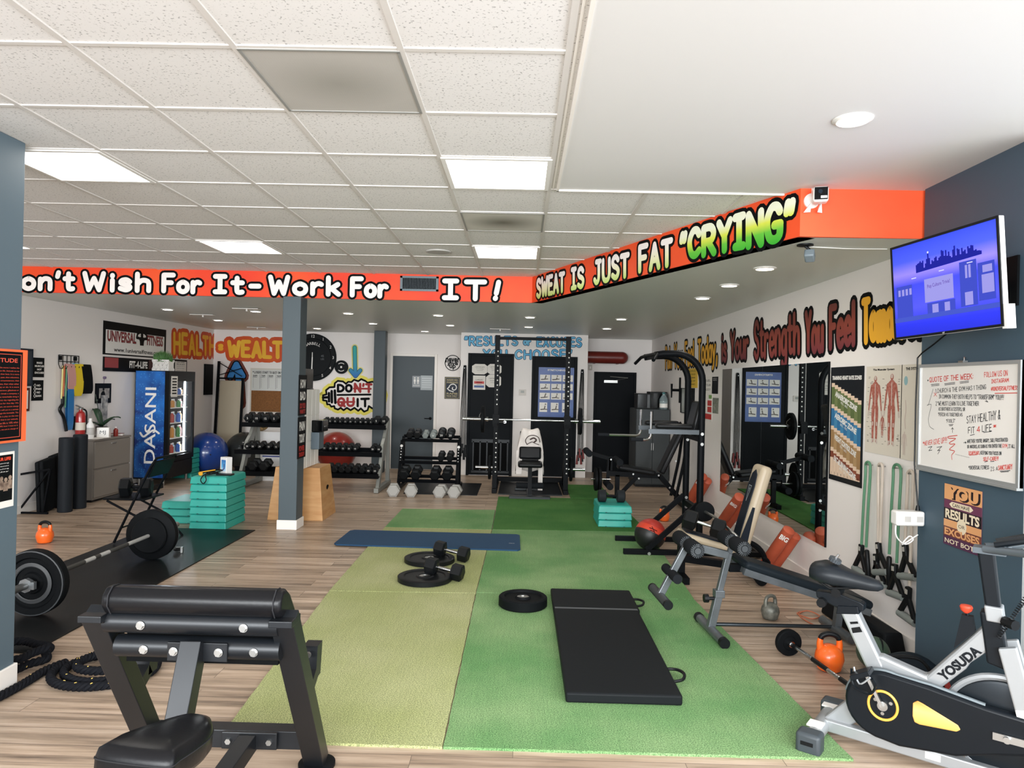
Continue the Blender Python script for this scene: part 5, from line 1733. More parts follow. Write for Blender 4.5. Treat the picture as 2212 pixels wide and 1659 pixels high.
# ================================================================== LEFT SIDE: MAT, BARBELL, CHAIR, STEPS
tag(MB().bx((-4.02, 4.22, 0), (-2.88, 7.8, .010)).build('rubber_mat', rubf, smooth=0), 'long black rubber floor mat under the loaded barbell', 'mat')
by0, by1, bxx, bz = 4.86, 6.44, -3.31, .237
t = thing('barbell', 'loaded barbell with black bumper plates lying on the rubber mat', 'barbell', (bxx, 0, bz))
MB().cyl((0, by0 + .05, 0), (0, by1 - .05, 0), .0165, n=14).build('shaft', mat('satin_bar_steel', '#cfcfcc', .42, .55), t)
mb = MB()
for a, b in ((5.15, 5.42), (5.55, 5.62), (5.75, 6.02)):
    mb.cyl((0, a, 0), (0, b, 0), .0172, n=14)
mb.build('knurling', mat('dark_knurl', '#5a5a58', .5, .8), t)
for y, e in ((by0, 4.42), (by1, 6.9)):
    s = 1 if e > y else -1
    MB().cyl((0, y - s * .08, 0), (0, y - s * .055, 0), .037, n=20).cyl((0, y - s * .055, 0), (0, e, 0), .025, n=20).build('sleeve', steel, t)
    o = plate('', .225, .075, None, shift(0, y - s * .045, 0) @ Matrix.Rotation(-s * PI / 2, 4, 'X') , name='bumper_plate', parent=t)
    mb = MB().lathe([(.14, -.001), (.118, .004), (.112, .0)], 36, shift(0, y + s * .028, 0) @ Matrix.Rotation(-s * PI / 2, 4, 'X'), cap=False)
    mb.lathe([(.218, .0), (.222, .004), (.214, .006)], 40, shift(0, y + s * .028, 0) @ Matrix.Rotation(-s * PI / 2, 4, 'X'), cap=False).build('bead_ring', mat('worn_rubber', '#3a3c3e', .5), o)
    MB().lathe([(.026, 0), (.15, 0), (.16, .01), (.16, .028), (.12, .034), (.026, .034)], 36, shift(0, y - s * .082, 0) @ Matrix.Rotation(-s * PI / 2, 4, 'X')).build('inner_plate', rub, t)
    c = MB().lathe([(.026, 0), (.048, 0), (.048, .03), (.026, .03)], 8, shift(0, y + s * .06, 0) @ Matrix.Rotation(-s * PI / 2, 4, 'X'))
    c.box((.05, y + s * .075, 0), (.02, .028, .05)).build('collar', mat('grey_collar', '#8b8f92', .35, .7), t, smooth=30)
kettlebell('orange kettlebell with black handle on bare planks beside the rubber mat', (-4.67, 7.0, 0), .08, okb, blkp)
p = AZ(384, 1196)
t = thing('barbell_clamp', 'small grey barbell clamp lying on the rubber mat', 'clamp', (p.x, p.y, .010), .3)
MB().tube([(.03 * math.cos(a), .03 * math.sin(a), .03) for a in [PI * .2 + PI * 1.6 * k / 14 for k in range(15)]], .01, 8).build('ring', blkp, t)
MB().box((.035, 0, .025), (.02, .06, .05)).box((.0, .034, .025), (.05, .012, .044)).build('lever', steel, t, smooth=0, bev=.003)

# folding chair, seat towards the wall, a dumbbell on it
t = thing('folding_chair', 'black metal folding chair with a dumbbell on its seat', 'chair', (0, 0, 0))
for y in (6.98, 7.40):
    MB().tube([(-3.97, y, .024), (-3.78, y, .44), (-3.62, y, .78), (-3.58, y, .84)], .0125, 10).build('leg', blksteel, t)
    MB().tube([(-4.06, y + .02, .43), (-3.72, y + .02, .26), (-3.50, y + .02, .012)], .0115, 10).build('leg', blksteel, t)
MB().tube([(-3.58, 6.98, .84), (-3.575, 7.0, .86), (-3.575, 7.38, .86), (-3.58, 7.40, .84)], .0125, 10).build('top_rail', blksteel, t)
MB().box((0, 0, 0), (.42, .40, .02), shift(-3.90, 7.20, .445)).build('seat', blksteel, t, smooth=30, bev=.012, seg=3)
MB().box((0, 0, 0), (.016, .40, .18), shift(-3.618, 7.19, .75) @ Matrix.Rotation(.43, 4, 'Y')).build('backrest', blksteel, t, smooth=30, bev=.006)
MB().cyl((-3.90, 6.98, .17), (-3.90, 7.40, .17), .008, n=8).cyl((-3.55, 7.0, .12), (-3.55, 7.42, .12), .008, n=8).build('crossbar', blksteel, t)
dumbbell('black hex dumbbell lying on the folding chair seat', .30, .10, .11, (-3.88, 7.2, .456), .25, hm=blksteel)

cnt = 'topmost,second from the top,third from the top,fourth from the top,third from the floor,second from the floor,bottom'.split(',')
h = .0828
for k in range(7):
    o = step_block('aerobic_step', f'teal aerobic step block, {cnt[6 - k]} of the tall stack by the chair', (-3.405, 8.07, .012 * 0 + h * k), .41, .56, h, group='tall teal step stack')
for k in range(3):
    step_block('aerobic_step', f'teal aerobic step block, {["bottom", "middle", "top"][k]} one of the low stack behind the barbell plate', (-3.86, 8.36, h * k), .41, .56, h, group='low teal step stack')
# on the tall stack
zt = 7 * h
t = thing('wipes_box', 'white cardboard box with blue picture on the tall teal stack', 'box', (-3.33, 8.08, zt), -.55)
MB().bx((-.055, -.04, 0), (.055, .04, .19)).build('carton', mat('white_card', '#e6e4e2', .5), t, smooth=0, bev=.006)
MB().bx((-.03, -.0415, .03), (.045, -.04, .16)).build('blue_print', ramp_mat('blue_label', [(0, '#cfe6f4'), (.4, '#5aa9dc'), (1, '#2a6cb4')]), t, smooth=0)
MB().box((.02, -.0425, .085), (.014, .002, .06)).box((.004, -.0425, .05), (.012, .002, .02)).build('print_detail', mat('print_navy', '#3a3f7a', .5), t, smooth=0)
t = thing('jump_rope', 'tangled black jump rope with yellow handle on the tall teal stack', 'jump rope', (-3.45, 7.96, zt))
rr = random.Random(11)
P = [(rr.uniform(-.06, .10), rr.uniform(-.08, .08), .012 + .01 * (k % 5)) for k in range(16)] + [(.02, -.18, .02), (.04, -.21, -.03), (.01, -.212, -.07), (-.02, -.2135, -.03), (.0, -.17, .02), (.03, -.1, .02)]
MB().tube(spline(P, 5), .006, 6).build('cord', blkp, t)
MB().cyl((-.10, -.06, .022), (-.07, -.10, .022), .018, .022, 10).cyl((-.07, -.10, .04), (.06, -.03, .06), .006, n=8).build('handle', mat('yellow_plastic', '#e8a51c', .4), t)
t = thing('slider_pad', 'flat black pad on the tall teal stack', 'pad', (-3.29, 8.06, zt))
MB().box((0, -.10, .008), (.17, .10, .016)).build('pad_body', blkp, t, smooth=0, bev=.004)
t = thing('balance_disc', 'round black disc with red-brown top behind the white box', 'balance disc', (-4.50, 10.55, 0))
MB().lathe([(.2, 0), (.21, .02), (.21, .17), (.2, .19)], 30).build('drum', rub, t)
MB().lathe([(.19, .19), (.185, .2), (0, .202)], 30).build('top_pad', mat('brick_red_pad', '#8a3b32', .6), t)

# ================================================================== ALONG THE FRIDGE WALL
cabm = mat('warm_grey_cabinet', '#817a73', .45)
t = thing('filing_cabinet', 'warm grey two-drawer lateral filing cabinet against the white wall', 'cabinet', (-5.72, 9.68, 0))
MB().bx((-.18, -.43, .03), (.16, .43, .80)).build('body', cabm, t, smooth=0, bev=.004)
MB().bx((-.185, -.44, .80), (.18, .44, .825)).build('top', cabm, t, smooth=0, bev=.004)
MB().bx((-.17, -.42, 0), (.14, .42, .03)).build('plinth', blkp, t, smooth=0)
for z0, z1 in ((.06, .42), (.44, .79)):
    d = MB().bx((.16, -.42, z0), (.178, .42, z1)).build('drawer', cabm, t, smooth=0, bev=.003)
    MB().bx((.178, -.06, z1 - .05), (.19, .06, z1 - .03)).build('handle', steel, d, smooth=0, bev=.003)
zc = .825


def bottle(label, loc, r, hgt, m, cap_m, cat='bottle', group=None, lab=None):
    t = thing('bottle', label, cat, loc, 0, group)
    MB().lathe([(r * .9, 0), (r, .01), (r, hgt * .68), (r * .4, hgt * .85), (r * .4, hgt * .9), (0, hgt * .9)], 16).build('body', m, t)
    MB().lathe([(r * .45, hgt * .88), (r * .45, hgt), (0, hgt)], 12).build('cap', cap_m, t)
    if lab:
        MB().lathe([(r * 1.01, hgt * .2), (r * 1.01, hgt * .55)], 16).build('label', lab, t)
    return t


whp = mat('white_plastic', '#ebe8e4', .3)
bottle('white plastic bottle beside the extinguisher on the filing cabinet', (-5.66, 9.34, zc), .045, .27, whp, whp, lab=mat('grey_label', '#b9b5b0', .6))
bottle('second white bottle behind the orchid pot', (-5.78, 9.52, zc), .04, .24, whp, whp, lab=mat('grey_label', '#b9b5b0', .6))
t = thing('potted_orchid', 'potted orchid with dark green leaves on the filing cabinet', 'plant', (-5.71, 9.68, zc))
MB().lathe([(.06, 0), (.075, .14), (.07, .14), (.06, .12), (0, .12)], 18).build('pot', mat('brown_pot', '#4a3d33', .6), t)
leafm = mat('dark_leaf_green', '#23402a', .4)
for a, L_, up in [(0, .26, .14), (2.6, .24, .24), (3.4, .17, .06), (1.2, .2, .1), (4.9, .2, .05)]:
    vs, fs = [], []
    for k in range(8):
        u = k / 7
        wd = .045 * math.sin(PI * min(1, u * .9 + .1)) + .004
        x, z = L_ * u, .13 + up * math.sin(u * 2.0)
        vs += [(x, -wd, z + .012), (x, 0, z), (x, wd, z + .012)]
    for k in range(7):
        for j in (0, 1):
            fs.append((k * 3 + j, k * 3 + j + 1, k * 3 + j + 4, k * 3 + j + 3))
    MB().add(vs, fs, Matrix.Rotation(a, 4, 'Z')).build('leaf', leafm, t).modifiers.new('thick', 'SOLIDIFY').thickness = .004
MB().tube(spline([(0, 0, .12), (-.02, -.03, .3), (-.02, -.09, .48), (-.03, -.11, .58)], 5), .005, 6).ball((-.02, -.09, .5), .014, 8, 6).build('flower_stem', mat('dark_stem', '#2e3a30', .5), t)
t = thing('initial_mug_box', 'white square tin lettered M on the filing cabinet', 'tin', (-5.61, 9.56, zc), .35)
MB().bx((-.075, -.065, 0), (.075, .065, .14)).build('tin_body', mat('white_ceramic', '#efece7', .25), t, smooth=0, bev=.008)
text('initial', 'MJ', .1, mat('grey_print2', '#4a4c50', .5), t, .0, .07, -.0665, fit=(.07, .06))
bottle('small red pill bottle beside the lettered tin', (-5.60, 9.83, zc), .03, .13, mat('dark_red_bottle', '#8c2a22', .3), whp)
t = thing('red_book', 'thin red book lying at the end of the filing cabinet', 'book', (-5.66, 9.97, zc), .3)
MB().bx((-.08, -.06, 0), (.08, .06, .03)).build('cover', mat('book_red', '#7d2a26', .5), t, smooth=0)
MB().bx((-.074, -.0605, .004), (.082, .055, .026)).build('pages', paperw, t, smooth=0)
t = thing('loose_papers', 'loose white papers fanned on the front of the filing cabinet', 'paper', (-5.63, 9.40, zc))
for k in range(4):
    MB().box((0, 0, 0), (.2, .14, .002), shift(.01 * k, .05 * k - .06, .002 + .003 * k) @ Matrix.Rotation(.25 * k, 4, 'Z')).build('sheet', paperw, t, smooth=0)
t = thing('photo_stand', 'clear stand with black-and-white photo strip behind the orchid', 'picture', (-5.85, 9.98, zc))
MB().bx((-.01, -.07, 0), (.0, .07, .56)).build('photo_strip', mat('strip_photo', '#c4c2bf', .3, var=(12, '#4a4d52')), t, smooth=0)
MB().bx((-.06, -.06, 0), (.06, .06, .008)).build('base', whp, t, smooth=0)
for k, (x, y, H_) in enumerate([(-5.50, 8.60, .90), (-5.49, 8.86, .92)]):
    t = thing('foam_roller', ['black foam roller standing beside the folded mats', 'black foam roller standing against the filing cabinet'][k], 'foam roller', (x, y, 0), group='upright foam rollers')
    MB().lathe([(.075, 0), (.082, .008), (.082, H_ - .01), (.074, H_), (.03, H_), (.03, H_ - .08)], 28).build('roll', mat('dark_foam_roller', '#23262a', .5, bump=(70, .1)), t)
for k, (x, y, hh, ww, rz) in enumerate([(-5.74, 8.62, .64, .30, .1), (-5.80, 8.98, .68, .34, .05)]):
    t = thing('folded_mat', ['folded black exercise mat leaning beside the triangular stand', 'folded black exercise mat leaning behind the foam rollers'][k], 'exercise mat', (x, y, .006), rot=(0, -.12, rz + PI / 2), group='folded mats against the wall')
    for j in range(2):
        MB().box((0, -.035 + .05 * j, hh / 2), (ww, .044, hh - .02 * j), t=(.93, 1)).build('mat_fold', mat('mat_black', '#16181a', .75, bump=(50, .15)), t, smooth=30, bev=.018, seg=3)
t = thing('triangular_stand', 'small triangular black steel stand by the wall', 'stand', (0, 0, 0))
P = [AY(36, 1026, 8.40), AY(107, 1014, 8.40), AZ(106, 1107), AZ(46, 1107)]
P = [Vector((q.x, 8.42, max(.012, q.z))) for q in P]
MB().beam(P[0], P[1], .02, .025).build('top_bar', blksteel, t, smooth=0)
MB().beam(P[1], P[2], .018, .018).build('upright', blksteel, t, smooth=0)
MB().beam(P[1], P[3], .018, .018).build('brace', blksteel, t, smooth=0)
MB().beam(P[3] + Vector((-.03, 0, 0)), P[2] + Vector((.06, 0, 0)), .022, .022).build('foot_bar', blksteel, t, smooth=0)
# low black tray with small weights beside the cabinet
t = thing('equipment_tray', 'low black tray of small fittings between cabinet and cooler', 'tray', (-5.52, 10.45, 0))
MB().bx((-.2, -.18, 0), (.2, .18, .03)).bx((-.2, -.18, .03), (-.185, .18, .07)).bx((.185, -.18, .03), (.2, .18, .07)).build('tray_body', blkp, t, smooth=0)
for k in range(4):
    MB().lathe([(.03, .03), (.03, .07), (.015, .08)], 10, shift(-.1 + .065 * k, -.04 + .05 * (k % 2), 0)).build('fitting', steel, t)

# ---- drinks cooler
cx0, cx1, cy0, cy1, ch = -5.88, -5.39, 10.82, 11.68, 1.755
t = thing('drinks_cooler', 'tall drinks cooler with blue water-print side panel and lit glass door', 'fridge', (cx0, cy0, 0))
w_, d_ = cx1 - cx0, cy1 - cy0
cool = mat('cooler_black', '#0b0d10', .35)
MB().bx((0, .0, .10), (w_, .05, ch)).bx((0, d_ - .05, .10), (w_, d_, ch)).bx((0, .05, .10), (.06, d_ - .05, ch)).bx((.06, .05, .10), (w_, d_ - .05, .42)).bx((.06, .05, ch - .13), (w_, d_ - .05, ch)).build('cabinet_shell', cool, t, smooth=0)
dm = bpy.data.materials.new('blue_water_print')
dm.use_nodes = True
nt = dm.node_tree
b = nt.nodes['Principled BSDF']
tc = nt.nodes.new('ShaderNodeTexCoord')
n1 = nt.nodes.new('ShaderNodeTexNoise')
n1.inputs['Scale'].default_value = 2.2
n1.inputs['Distortion'].default_value = 1.2
v1 = nt.nodes.new('ShaderNodeTexVoronoi')
v1.inputs['Scale'].default_value = 26
r1 = nt.nodes.new('ShaderNodeValToRGB')
e = r1.color_ramp.elements
e[0].position, e[0].color = .36, lin('#0a2a6c') + [1]
e[1].position, e[1].color = .66, lin('#1f6fc4') + [1]
r2 = nt.nodes.new('ShaderNodeValToRGB')
r2.color_ramp.elements[0].position, r2.color_ramp.elements[0].color = .16, (.35, .35, .35, 1)
r2.color_ramp.elements[1].position, r2.color_ramp.elements[1].color = .28, (0, 0, 0, 1)
mx = nt.nodes.new('ShaderNodeMix')
mx.data_type = 'RGBA'
for a_, b_ in [(tc.outputs['Object'], n1.inputs['Vector']), (tc.outputs['Object'], v1.inputs['Vector']), (n1.outputs['Fac'], r1.inputs[0]), (v1.outputs['Distance'], r2.inputs[0]), (r2.outputs[0], mx.inputs[0]), (r1.outputs[0], mx.inputs[6]), (mx.outputs[2], b.inputs['Base Color'])]:
    nt.links.new(a_, b_)
mx.inputs[7].default_value = lin('#5fb0e4') + [1]
b.inputs['Roughness'].default_value = .35
sp = MB().bx((.01, -.008, .12), (w_ - .035, 0, ch - .01)).build('side_panel', dm, t, smooth=0)
text('side_lettering', 'DASANI', .3, wprint, sp, w_ * .50, .12 + (ch - .13) * .49, -.0095, fit=((ch - .1) * .70, .17), rot=PI / 2, bold=.002)
mb = MB()
swp = spline([(w_ * .20, 0, .80), (w_ * .30, 0, .745), (w_ * .46, 0, .80), (w_ * .62, 0, .845), (w_ * .78, 0, .80)], 6)
ribbon(mb, [Vector(q) for q in swp], .03, .010, Vector((0, -1, 0)))
mb.build('side_wave', wprint, sp, smooth=0)
dr = MB()
for a, b2 in [((w_, .0, .36), (w_ + .03, .05, ch)), ((w_, d_ - .05, .36), (w_ + .03, d_, ch)), ((w_, .05, .36), (w_ + .03, d_ - .05, .44)), ((w_, .05, ch - .16), (w_ + .03, d_ - .05, ch))]:
    dr.bx(a, b2)
dr = dr.build('door', cool, t, smooth=0)
MB().bx((w_ + .014, .05, .44), (w_ + .018, d_ - .05, ch - .16)).build('door_glass', glass, dr, smooth=0)
MB().bx((w_, .02, .12), (w_ + .02, d_ - .02, .34)).build('kick_grille', blkp, t, smooth=0)
MB().bx((w_ - .12, .055, .46), (w_ - .10, .07, ch - .16)).bx((w_ - .12, d_ - .07, .46), (w_ - .10, d_ - .055, ch - .16)).build('light_strip', emat('cooler_led', '#e4f4ff', 55), t, smooth=0)
MB().bx((.06, .05, .42), (.065, d_ - .05, ch - .13)).build('liner', whp, t, smooth=0)
for x in (.06, w_ - .06):
    for y in (.06, d_ - .06):
        MB().cyl((x, y, 0), (x, y, .10), .02, n=10).build('foot', steel, t)
shz = [.46, .70, .94, 1.18, 1.38]
for z in shz:
    MB().bx((.07, .055, z - .012), (w_ - .06, d_ - .055, z)).build('shelf', wmet, t, smooth=0)
cols = [('amber', '#c8842c'), ('blue', '#2a62b8'), ('clear', '#a8c4d4'), ('red', '#a8382c'), ('green', '#3f8a4a'), ('pale', '#d8d4c8')]
for s_, z in enumerate(shz):
    for k in range(7):
        nm, hx = cols[(k * 5 + s_ * 3) % 6]
        hh = (.15, .19, .17, .13, .11)[s_]
        bottle(f'{nm} drink bottle on the {["lowest", "second", "third", "fourth", "top"][s_]} cooler shelf, {ORD[k]} from the door hinge', (cx0 + w_ - .16 + .03 * (k % 2), cy0 + .12 + .105 * k, z), .034, hh, mat('drink_' + nm, hx, .2), whp, group='drinks in the cooler')
o = MB().bx((0, 0, 0), (.003, .20, .32)).build('door_note', paperw, loc=(cx1 + .034, cy0 + .05, ch - .40), smooth=0)
tag(o, 'narrow white note taped to the cooler door', 'notice')
for k in range(6):
    MB().bx((.003, .03, .27 - .045 * k), (.004, .17, .29 - .045 * k)).build('print_line', blackp, o, smooth=0)
t = thing('planter_crate', 'white lattice crate of bushy green grass on top of the cooler', 'plant', (-5.55, 11.0, ch + .001))
for y in (-.09, .08):
    mb = MB().bx((-.13, y, 0), (.13, y + .012, .02)).bx((-.13, y, .15), (.13, y + .012, .17))
    for k in range(4):
        x0_, x1_ = -.13 + .065 * k, -.065 + .065 * k
        mb.beam((x0_, y + .006, .015), (x1_, y + .006, .155), .012, .010).beam((x1_, y + .006, .015), (x0_, y + .006, .155), .012, .010)
    mb.build('crate_lattice', whp, t, smooth=0)
MB().bx((-.125, -.075, .0), (.125, .08, .15)).build('crate_box', mat('crate_white', '#d9d6d0', .6), t, smooth=0)
rr = random.Random(2)
vs, fs = [], []
for k in range(520):
    a, r_ = rr.uniform(0, 2 * PI), .12 * math.sqrt(rr.random())
    x, y = r_ * 1.1 * math.cos(a), r_ * .8 * math.sin(a)
    tx, ty = x * rr.uniform(1.0, 1.35), y * rr.uniform(1.0, 1.3)
    z = .15 + rr.uniform(.11, .19) * math.sqrt(max(.15, 1 - (r_ / .14) ** 2))
    o_ = len(vs)
    vs += [(x - .004, y, .14), (x + .004, y, .14), ((x + tx) / 2 + .005, (y + ty) / 2, (z + .17) / 2), (tx, ty, z)]
    fs += [(o_, o_ + 1, o_ + 2, o_ + 3)]
MB().add(vs, fs).build('foliage', mat('bright_leaf_green', '#35602a', .6, var=(20, '#4f7f35')), t, smooth=0)['kind'] = 'stuff'

# ---- rear corner: exercise balls, standing board, dark teal stack
def ball(label, x, y, r, m):
    t = thing('exercise_ball', label, 'exercise ball', (x, y, 0), group='inflated exercise balls')
    MB().ball((0, 0, r), r, 40, 24).build('shell', m, t)
    MB().cyl((r * .55, -r * .83, r * 1.0), (r * .556, -r * .84, r * 1.0), .012, n=10).build('valve', blkp, t)


ball('large shiny blue exercise ball near the cooler', -5.45, 12.38, .355, mat('ball_blue', '#153c86', .25, coat=.4))
ball('dark grey exercise ball behind the blue one', -5.0, 12.95, .345, mat('ball_grey', '#2a2c2b', .3, coat=.3))
ball('large red exercise ball behind the dumbbell rack', -3.38, 13.15, .36, mat('ball_red', '#8e231b', .3, coat=.3))
for k in range(6):
    step_block('aerobic_step', f'dark teal step block, {["bottom", "second", "third", "fourth", "fifth", "topmost"][k]} of the stack beside the cooler', (-5.60, 11.86, .08 * k), .40, .30, .08, group='teal step stack by the cooler')
t = thing('standing_board', 'tall cream padded board with black frame leaning on the rear wall', 'board', (0, 0, 0))
p0, p1 = AY(463, 970, 13.2), AY(513, 822, 13.45)
MB().box((0, 0, 0), (.42, .03, 1.60), shift((p0.x + p1.x) / 2 + .03, 13.40, .82) @ Matrix.Rotation(-.08, 4, 'X')).build('pad', mat('cream_vinyl', '#b4a892', .5), t, smooth=30, bev=.008)
xx = (p0.x + p1.x) / 2 + .03
for x, z1 in ((xx - .24, 1.98), (xx + .235, 1.66)):
    MB().beam((x, 13.30, 0), (x, 13.30 + .08 * z1, z1), .045, .03).build('frame_post', blksteel, t, smooth=0)
MB().beam((xx - .24, 13.46, 1.66), (xx + .235, 13.46, 1.66), .03, .03).beam((xx - .24, 13.49, 1.95), (xx + .2, 13.46, 1.70), .014, .014).beam((xx - .24, 13.48, 1.72), (xx + .2, 13.47, 1.86), .014, .014).build('frame_brace', blksteel, t, smooth=0)
# ================================================================== LONG DUMBBELL RACK AT THE REAR
rackg = mat('rack_grey', '#8b8c86', .4, .2)
t = thing('dumbbell_rack', 'long three-shelf dumbbell rack with grey end frames below the wall clock', 'rack', (0, 0, 0))
SHV = [(.285, 10.78), (.585, 11.02), (.985, 11.28)]      # shelf height, depth of its middle
RX0, RX1 = -4.36, -2.10
for x in (RX0 + .14, RX1 - .02):
    MB().beam((x, 10.58, .04), (x, 11.62, .04), .07, .07).build('foot', rackg, t, smooth=0, bev=.005)
    MB().prism([(10.66, .07), (10.78, .07), (11.0, .44), (11.10, .44), (11.28, .80), (11.46, 1.07), (11.36, 1.10), (11.12, .80), (10.97, .70), (10.86, .42)], .05, shift(x + .025, 0, 0) @ Matrix.Rotation(PI / 2, 4, 'Z')).build('upright', rackg, t, smooth=0, bev=.005)
    MB().beam((x, 11.5, .07), (x, 11.42, 1.05), .06, .06).build('rear_post', rackg, t, smooth=0)
for z, y in SHV:
    M = shift(0, y, z) @ Matrix.Rotation(.16, 4, 'X')
    MB().bx((RX0, -.16, -.05), (RX1, -.135, .02), M).bx((RX0, .11, -.05), (RX1, .135, .02), M).bx((RX0, -.135, -.05), (RX1, .11, -.043), M).build('shelf_tray', blksteel, t, smooth=0)
shname = ['lowest', 'middle', 'top']


def rack_bell(sh, x, r, L, label, num=None, group='dumbbells in the long rack'):
    z, y = SHV[sh]
    dumbbell(label, L, r, L * .36, (x, y - .005, z + .018), group=group, rot=(.0, -.16, PI / 2), num=num, hm=steel)


k = 0
for px in [537, 556, 575, 594, 702, 713, 724, 735, 746, 757, 768, 779, 790, 801, 813, 829]:
    left = px < 600
    x = AY(px, 915, 11.2).x
    lab = f'black dumbbell on the top shelf of the long rack, {ORD[[537, 556, 575, 594].index(px)]} from its fridge-side end' if left else \
        f'black dumbbell on the top shelf of the long rack, {ORD[11 - [702, 713, 724, 735, 746, 757, 768, 779, 790, 801, 813, 829].index(px)]} from the grey end frame'
    rack_bell(2, x, .068 if left else (.04 if px < 805 else .062), .24 if left else .17, lab, str(5 + 5 * (px % 3)))
for px in [536, 548, 563, 582, 598, 702, 715, 728, 742, 755, 768, 806, 819]:
    left = px < 600
    x = AY(px, 978, 10.95).x
    lab = f'black dumbbell on the middle shelf of the long rack, {ORD[[536, 548, 563, 582, 598].index(px)]} from its fridge-side end' if left else \
        f'black dumbbell on the middle shelf of the long rack, {ORD[7 - [702, 715, 728, 742, 755, 768, 806, 819].index(px)]} from the grey end frame'
    rack_bell(1, x, .048, .22, lab, str(10 + 5 * (px % 3)))
for px in [547, 571, 709, 724, 739, 753, 768, 783, 797, 811]:
    left = px < 600
    x = AY(px, 1022, 10.7).x
    lab = f'large black dumbbell on the lowest shelf of the long rack, {ORD[[547, 571].index(px)]} from its fridge-side end' if left else \
        f'black dumbbell on the lowest shelf of the long rack, {ORD[7 - [709, 724, 739, 753, 768, 783, 797, 811].index(px)]} from the grey end frame'
    rack_bell(0, x, .078 if left else .052, .26, lab, '10' if px > 790 else None)
p, q = AY(560, 990, 11.5), AY(640, 1012, 11.5)
t = thing('bench_box', 'white carton with dark lettering and blue rule behind the long dumbbell rack', 'box', (p.x, 11.64, 0))
MB().bx((-.05, 0, 0), (q.x - p.x, .3, .80)).build('carton', mat('white_card', '#e6e4e2', .5), t, smooth=0)
text('carton_lettering', 'IMMERSION', .1, mat('print_navy2', '#1b2340', .5), t, .33, .48, -.002, fit=(.66, .09), bold=.004)
MB().bx((.0, -.002, .39), (.40, -.001, .41)).build('blue_rule', mat('rule_blue', '#2a3a8a', .5), t, smooth=0)
t = thing('leopard_bag', 'leopard-pattern bag on top of the white carton', 'bag', (AY(561, 900, 11.75).x, 11.8, .801))
MB().ball((0, 0, .12), .14, 18, 10, (1, .7, .9)).build('bag_body', mat('leopard_cloth', '#b89a6a', .8, var=(38, '#2e2418')), t)
MB().tube(spline([(.06, 0, .22), (.09, 0, .30), (.13, 0, .26), (.12, 0, .16)], 4), .012, 8).build('strap', blkp, t)

# ================================================================== PLYWOOD BOX WITH WHITE SHIPLAP STAND
ply = mat('birch_plywood', '#b9854f', .5, var=(3, '#c99a66'), stretch=(1, 1, 6))
t = thing('plyo_box', 'tapered plywood jump box behind the slate column', 'jump box', (-2.64, 8.72, 0))
MB().box((0, 0, .31), (.66, .60, .62), t=(.80, .80)).build('box_body', ply, t, smooth=0, bev=.004)
MB().cyl((.302, .0, .36), (.292, .0, .362), .03, n=16).build('hand_hole', mat('deep_black', '#050607', .7), t)
t = thing('shiplap_stand', 'white shiplap-clad stand resting on the plywood jump box', 'stand', (-2.655, 8.60, .621))
H_ = .93
MB().bx((-.125, -.33, 0), (.125, .33, H_)).build('carcass', mat('shiplap_white', '#efebe5', .4), t, smooth=0, bev=.003)
for side in (1, -1):
    for r_ in range(3):
        for k in range(4):
            y0_ = -.33 + .165 * k
            off = .05 if r_ == 1 else 0
            MB().bx((side * .125, y0_ + .003, H_ * r_ / 3 + .004), (side * .133, y0_ + .162, H_ * (r_ + 1) / 3 - .003)).build('plank', mat('shiplap_white', '#efebe5', .4), t, smooth=0, bev=.002)
t = thing('card_holder', 'black tray over a grey box fixed to the white shiplap side', 'holder', (-2.522, 8.72, 1.02))
MB().bx((.001, -.12, .02), (.14, .12, .16)).build('tray', mat('gloss_black', '#07080a', .12), t, smooth=0, bev=.01)
MB().bx((.001, -.13, -.19), (.10, .08, .015)).build('grey_box', mat('slate_plastic', '#56636c', .4), t, smooth=0, bev=.006)
MB().bx((.14, -.05, .08), (.143, .05, .09)).build('label_strip', steel, t, smooth=0)
t = thing('dark_screen', 'dark glossy tablet screen standing on the white shiplap stand', 'screen', (-2.60, 8.66, .621 + H_), PI / 2)
MB().bx((-.26, -.012, .008), (.2, .012, .25)).build('screen_body', mat('gloss_black', '#07080a', .12), t, smooth=0, bev=.004)
MB().bx((-.1, -.05, 0), (.1, .05, .008)).build('foot', blkp, t, smooth=0)

# ================================================================== SMALL DUMBBELL RACK IN FRONT OF THE WASHROOM DOOR
t = thing('small_dumbbell_rack', 'small three-tier black dumbbell rack beside the washroom door', 'rack', (0, 0, 0))
S2 = [(.20, 11.05), (.47, 11.20), (.80, 11.36)]
X0, X1 = -1.86, -.96
for x in (X0, X1):
    MB().beam((x, 10.88, .03), (x, 11.75, .03), .05, .04).build('foot', blksteel, t, smooth=0)
    MB().beam((x, 11.0, .03), (x, 11.30, .74), .05, .045).build('upright', blksteel, t, smooth=0)
    mb = MB()
    for j in range(5):
        zz = .44 + .045 * j
        mb.cyl((x, 10.975 + (zz - .03) * .42, zz), (x, 10.965 + (zz - .03) * .42, zz), .009, n=8)
    mb.cyl((x, 11.24, .66), (x, 11.225, .66), .022, n=12).build('hole_marks', wprint, t)
    MB().beam((x, 11.5, .04), (x, 11.42, .80), .04, .04).build('rear_post', blksteel, t, smooth=0)
for z, y in S2:
    M = shift(0, y, z) @ Matrix.Rotation(.25, 4, 'X')
    MB().bx((X0, -.12, -.045), (X1, -.09, .0), M).bx((X0, .08, -.045), (X1, .11, .0), M).build('shelf_rail', blksteel, t, smooth=0)
greyhex = mat('grey_hex_neoprene', '#7d8481', .6)
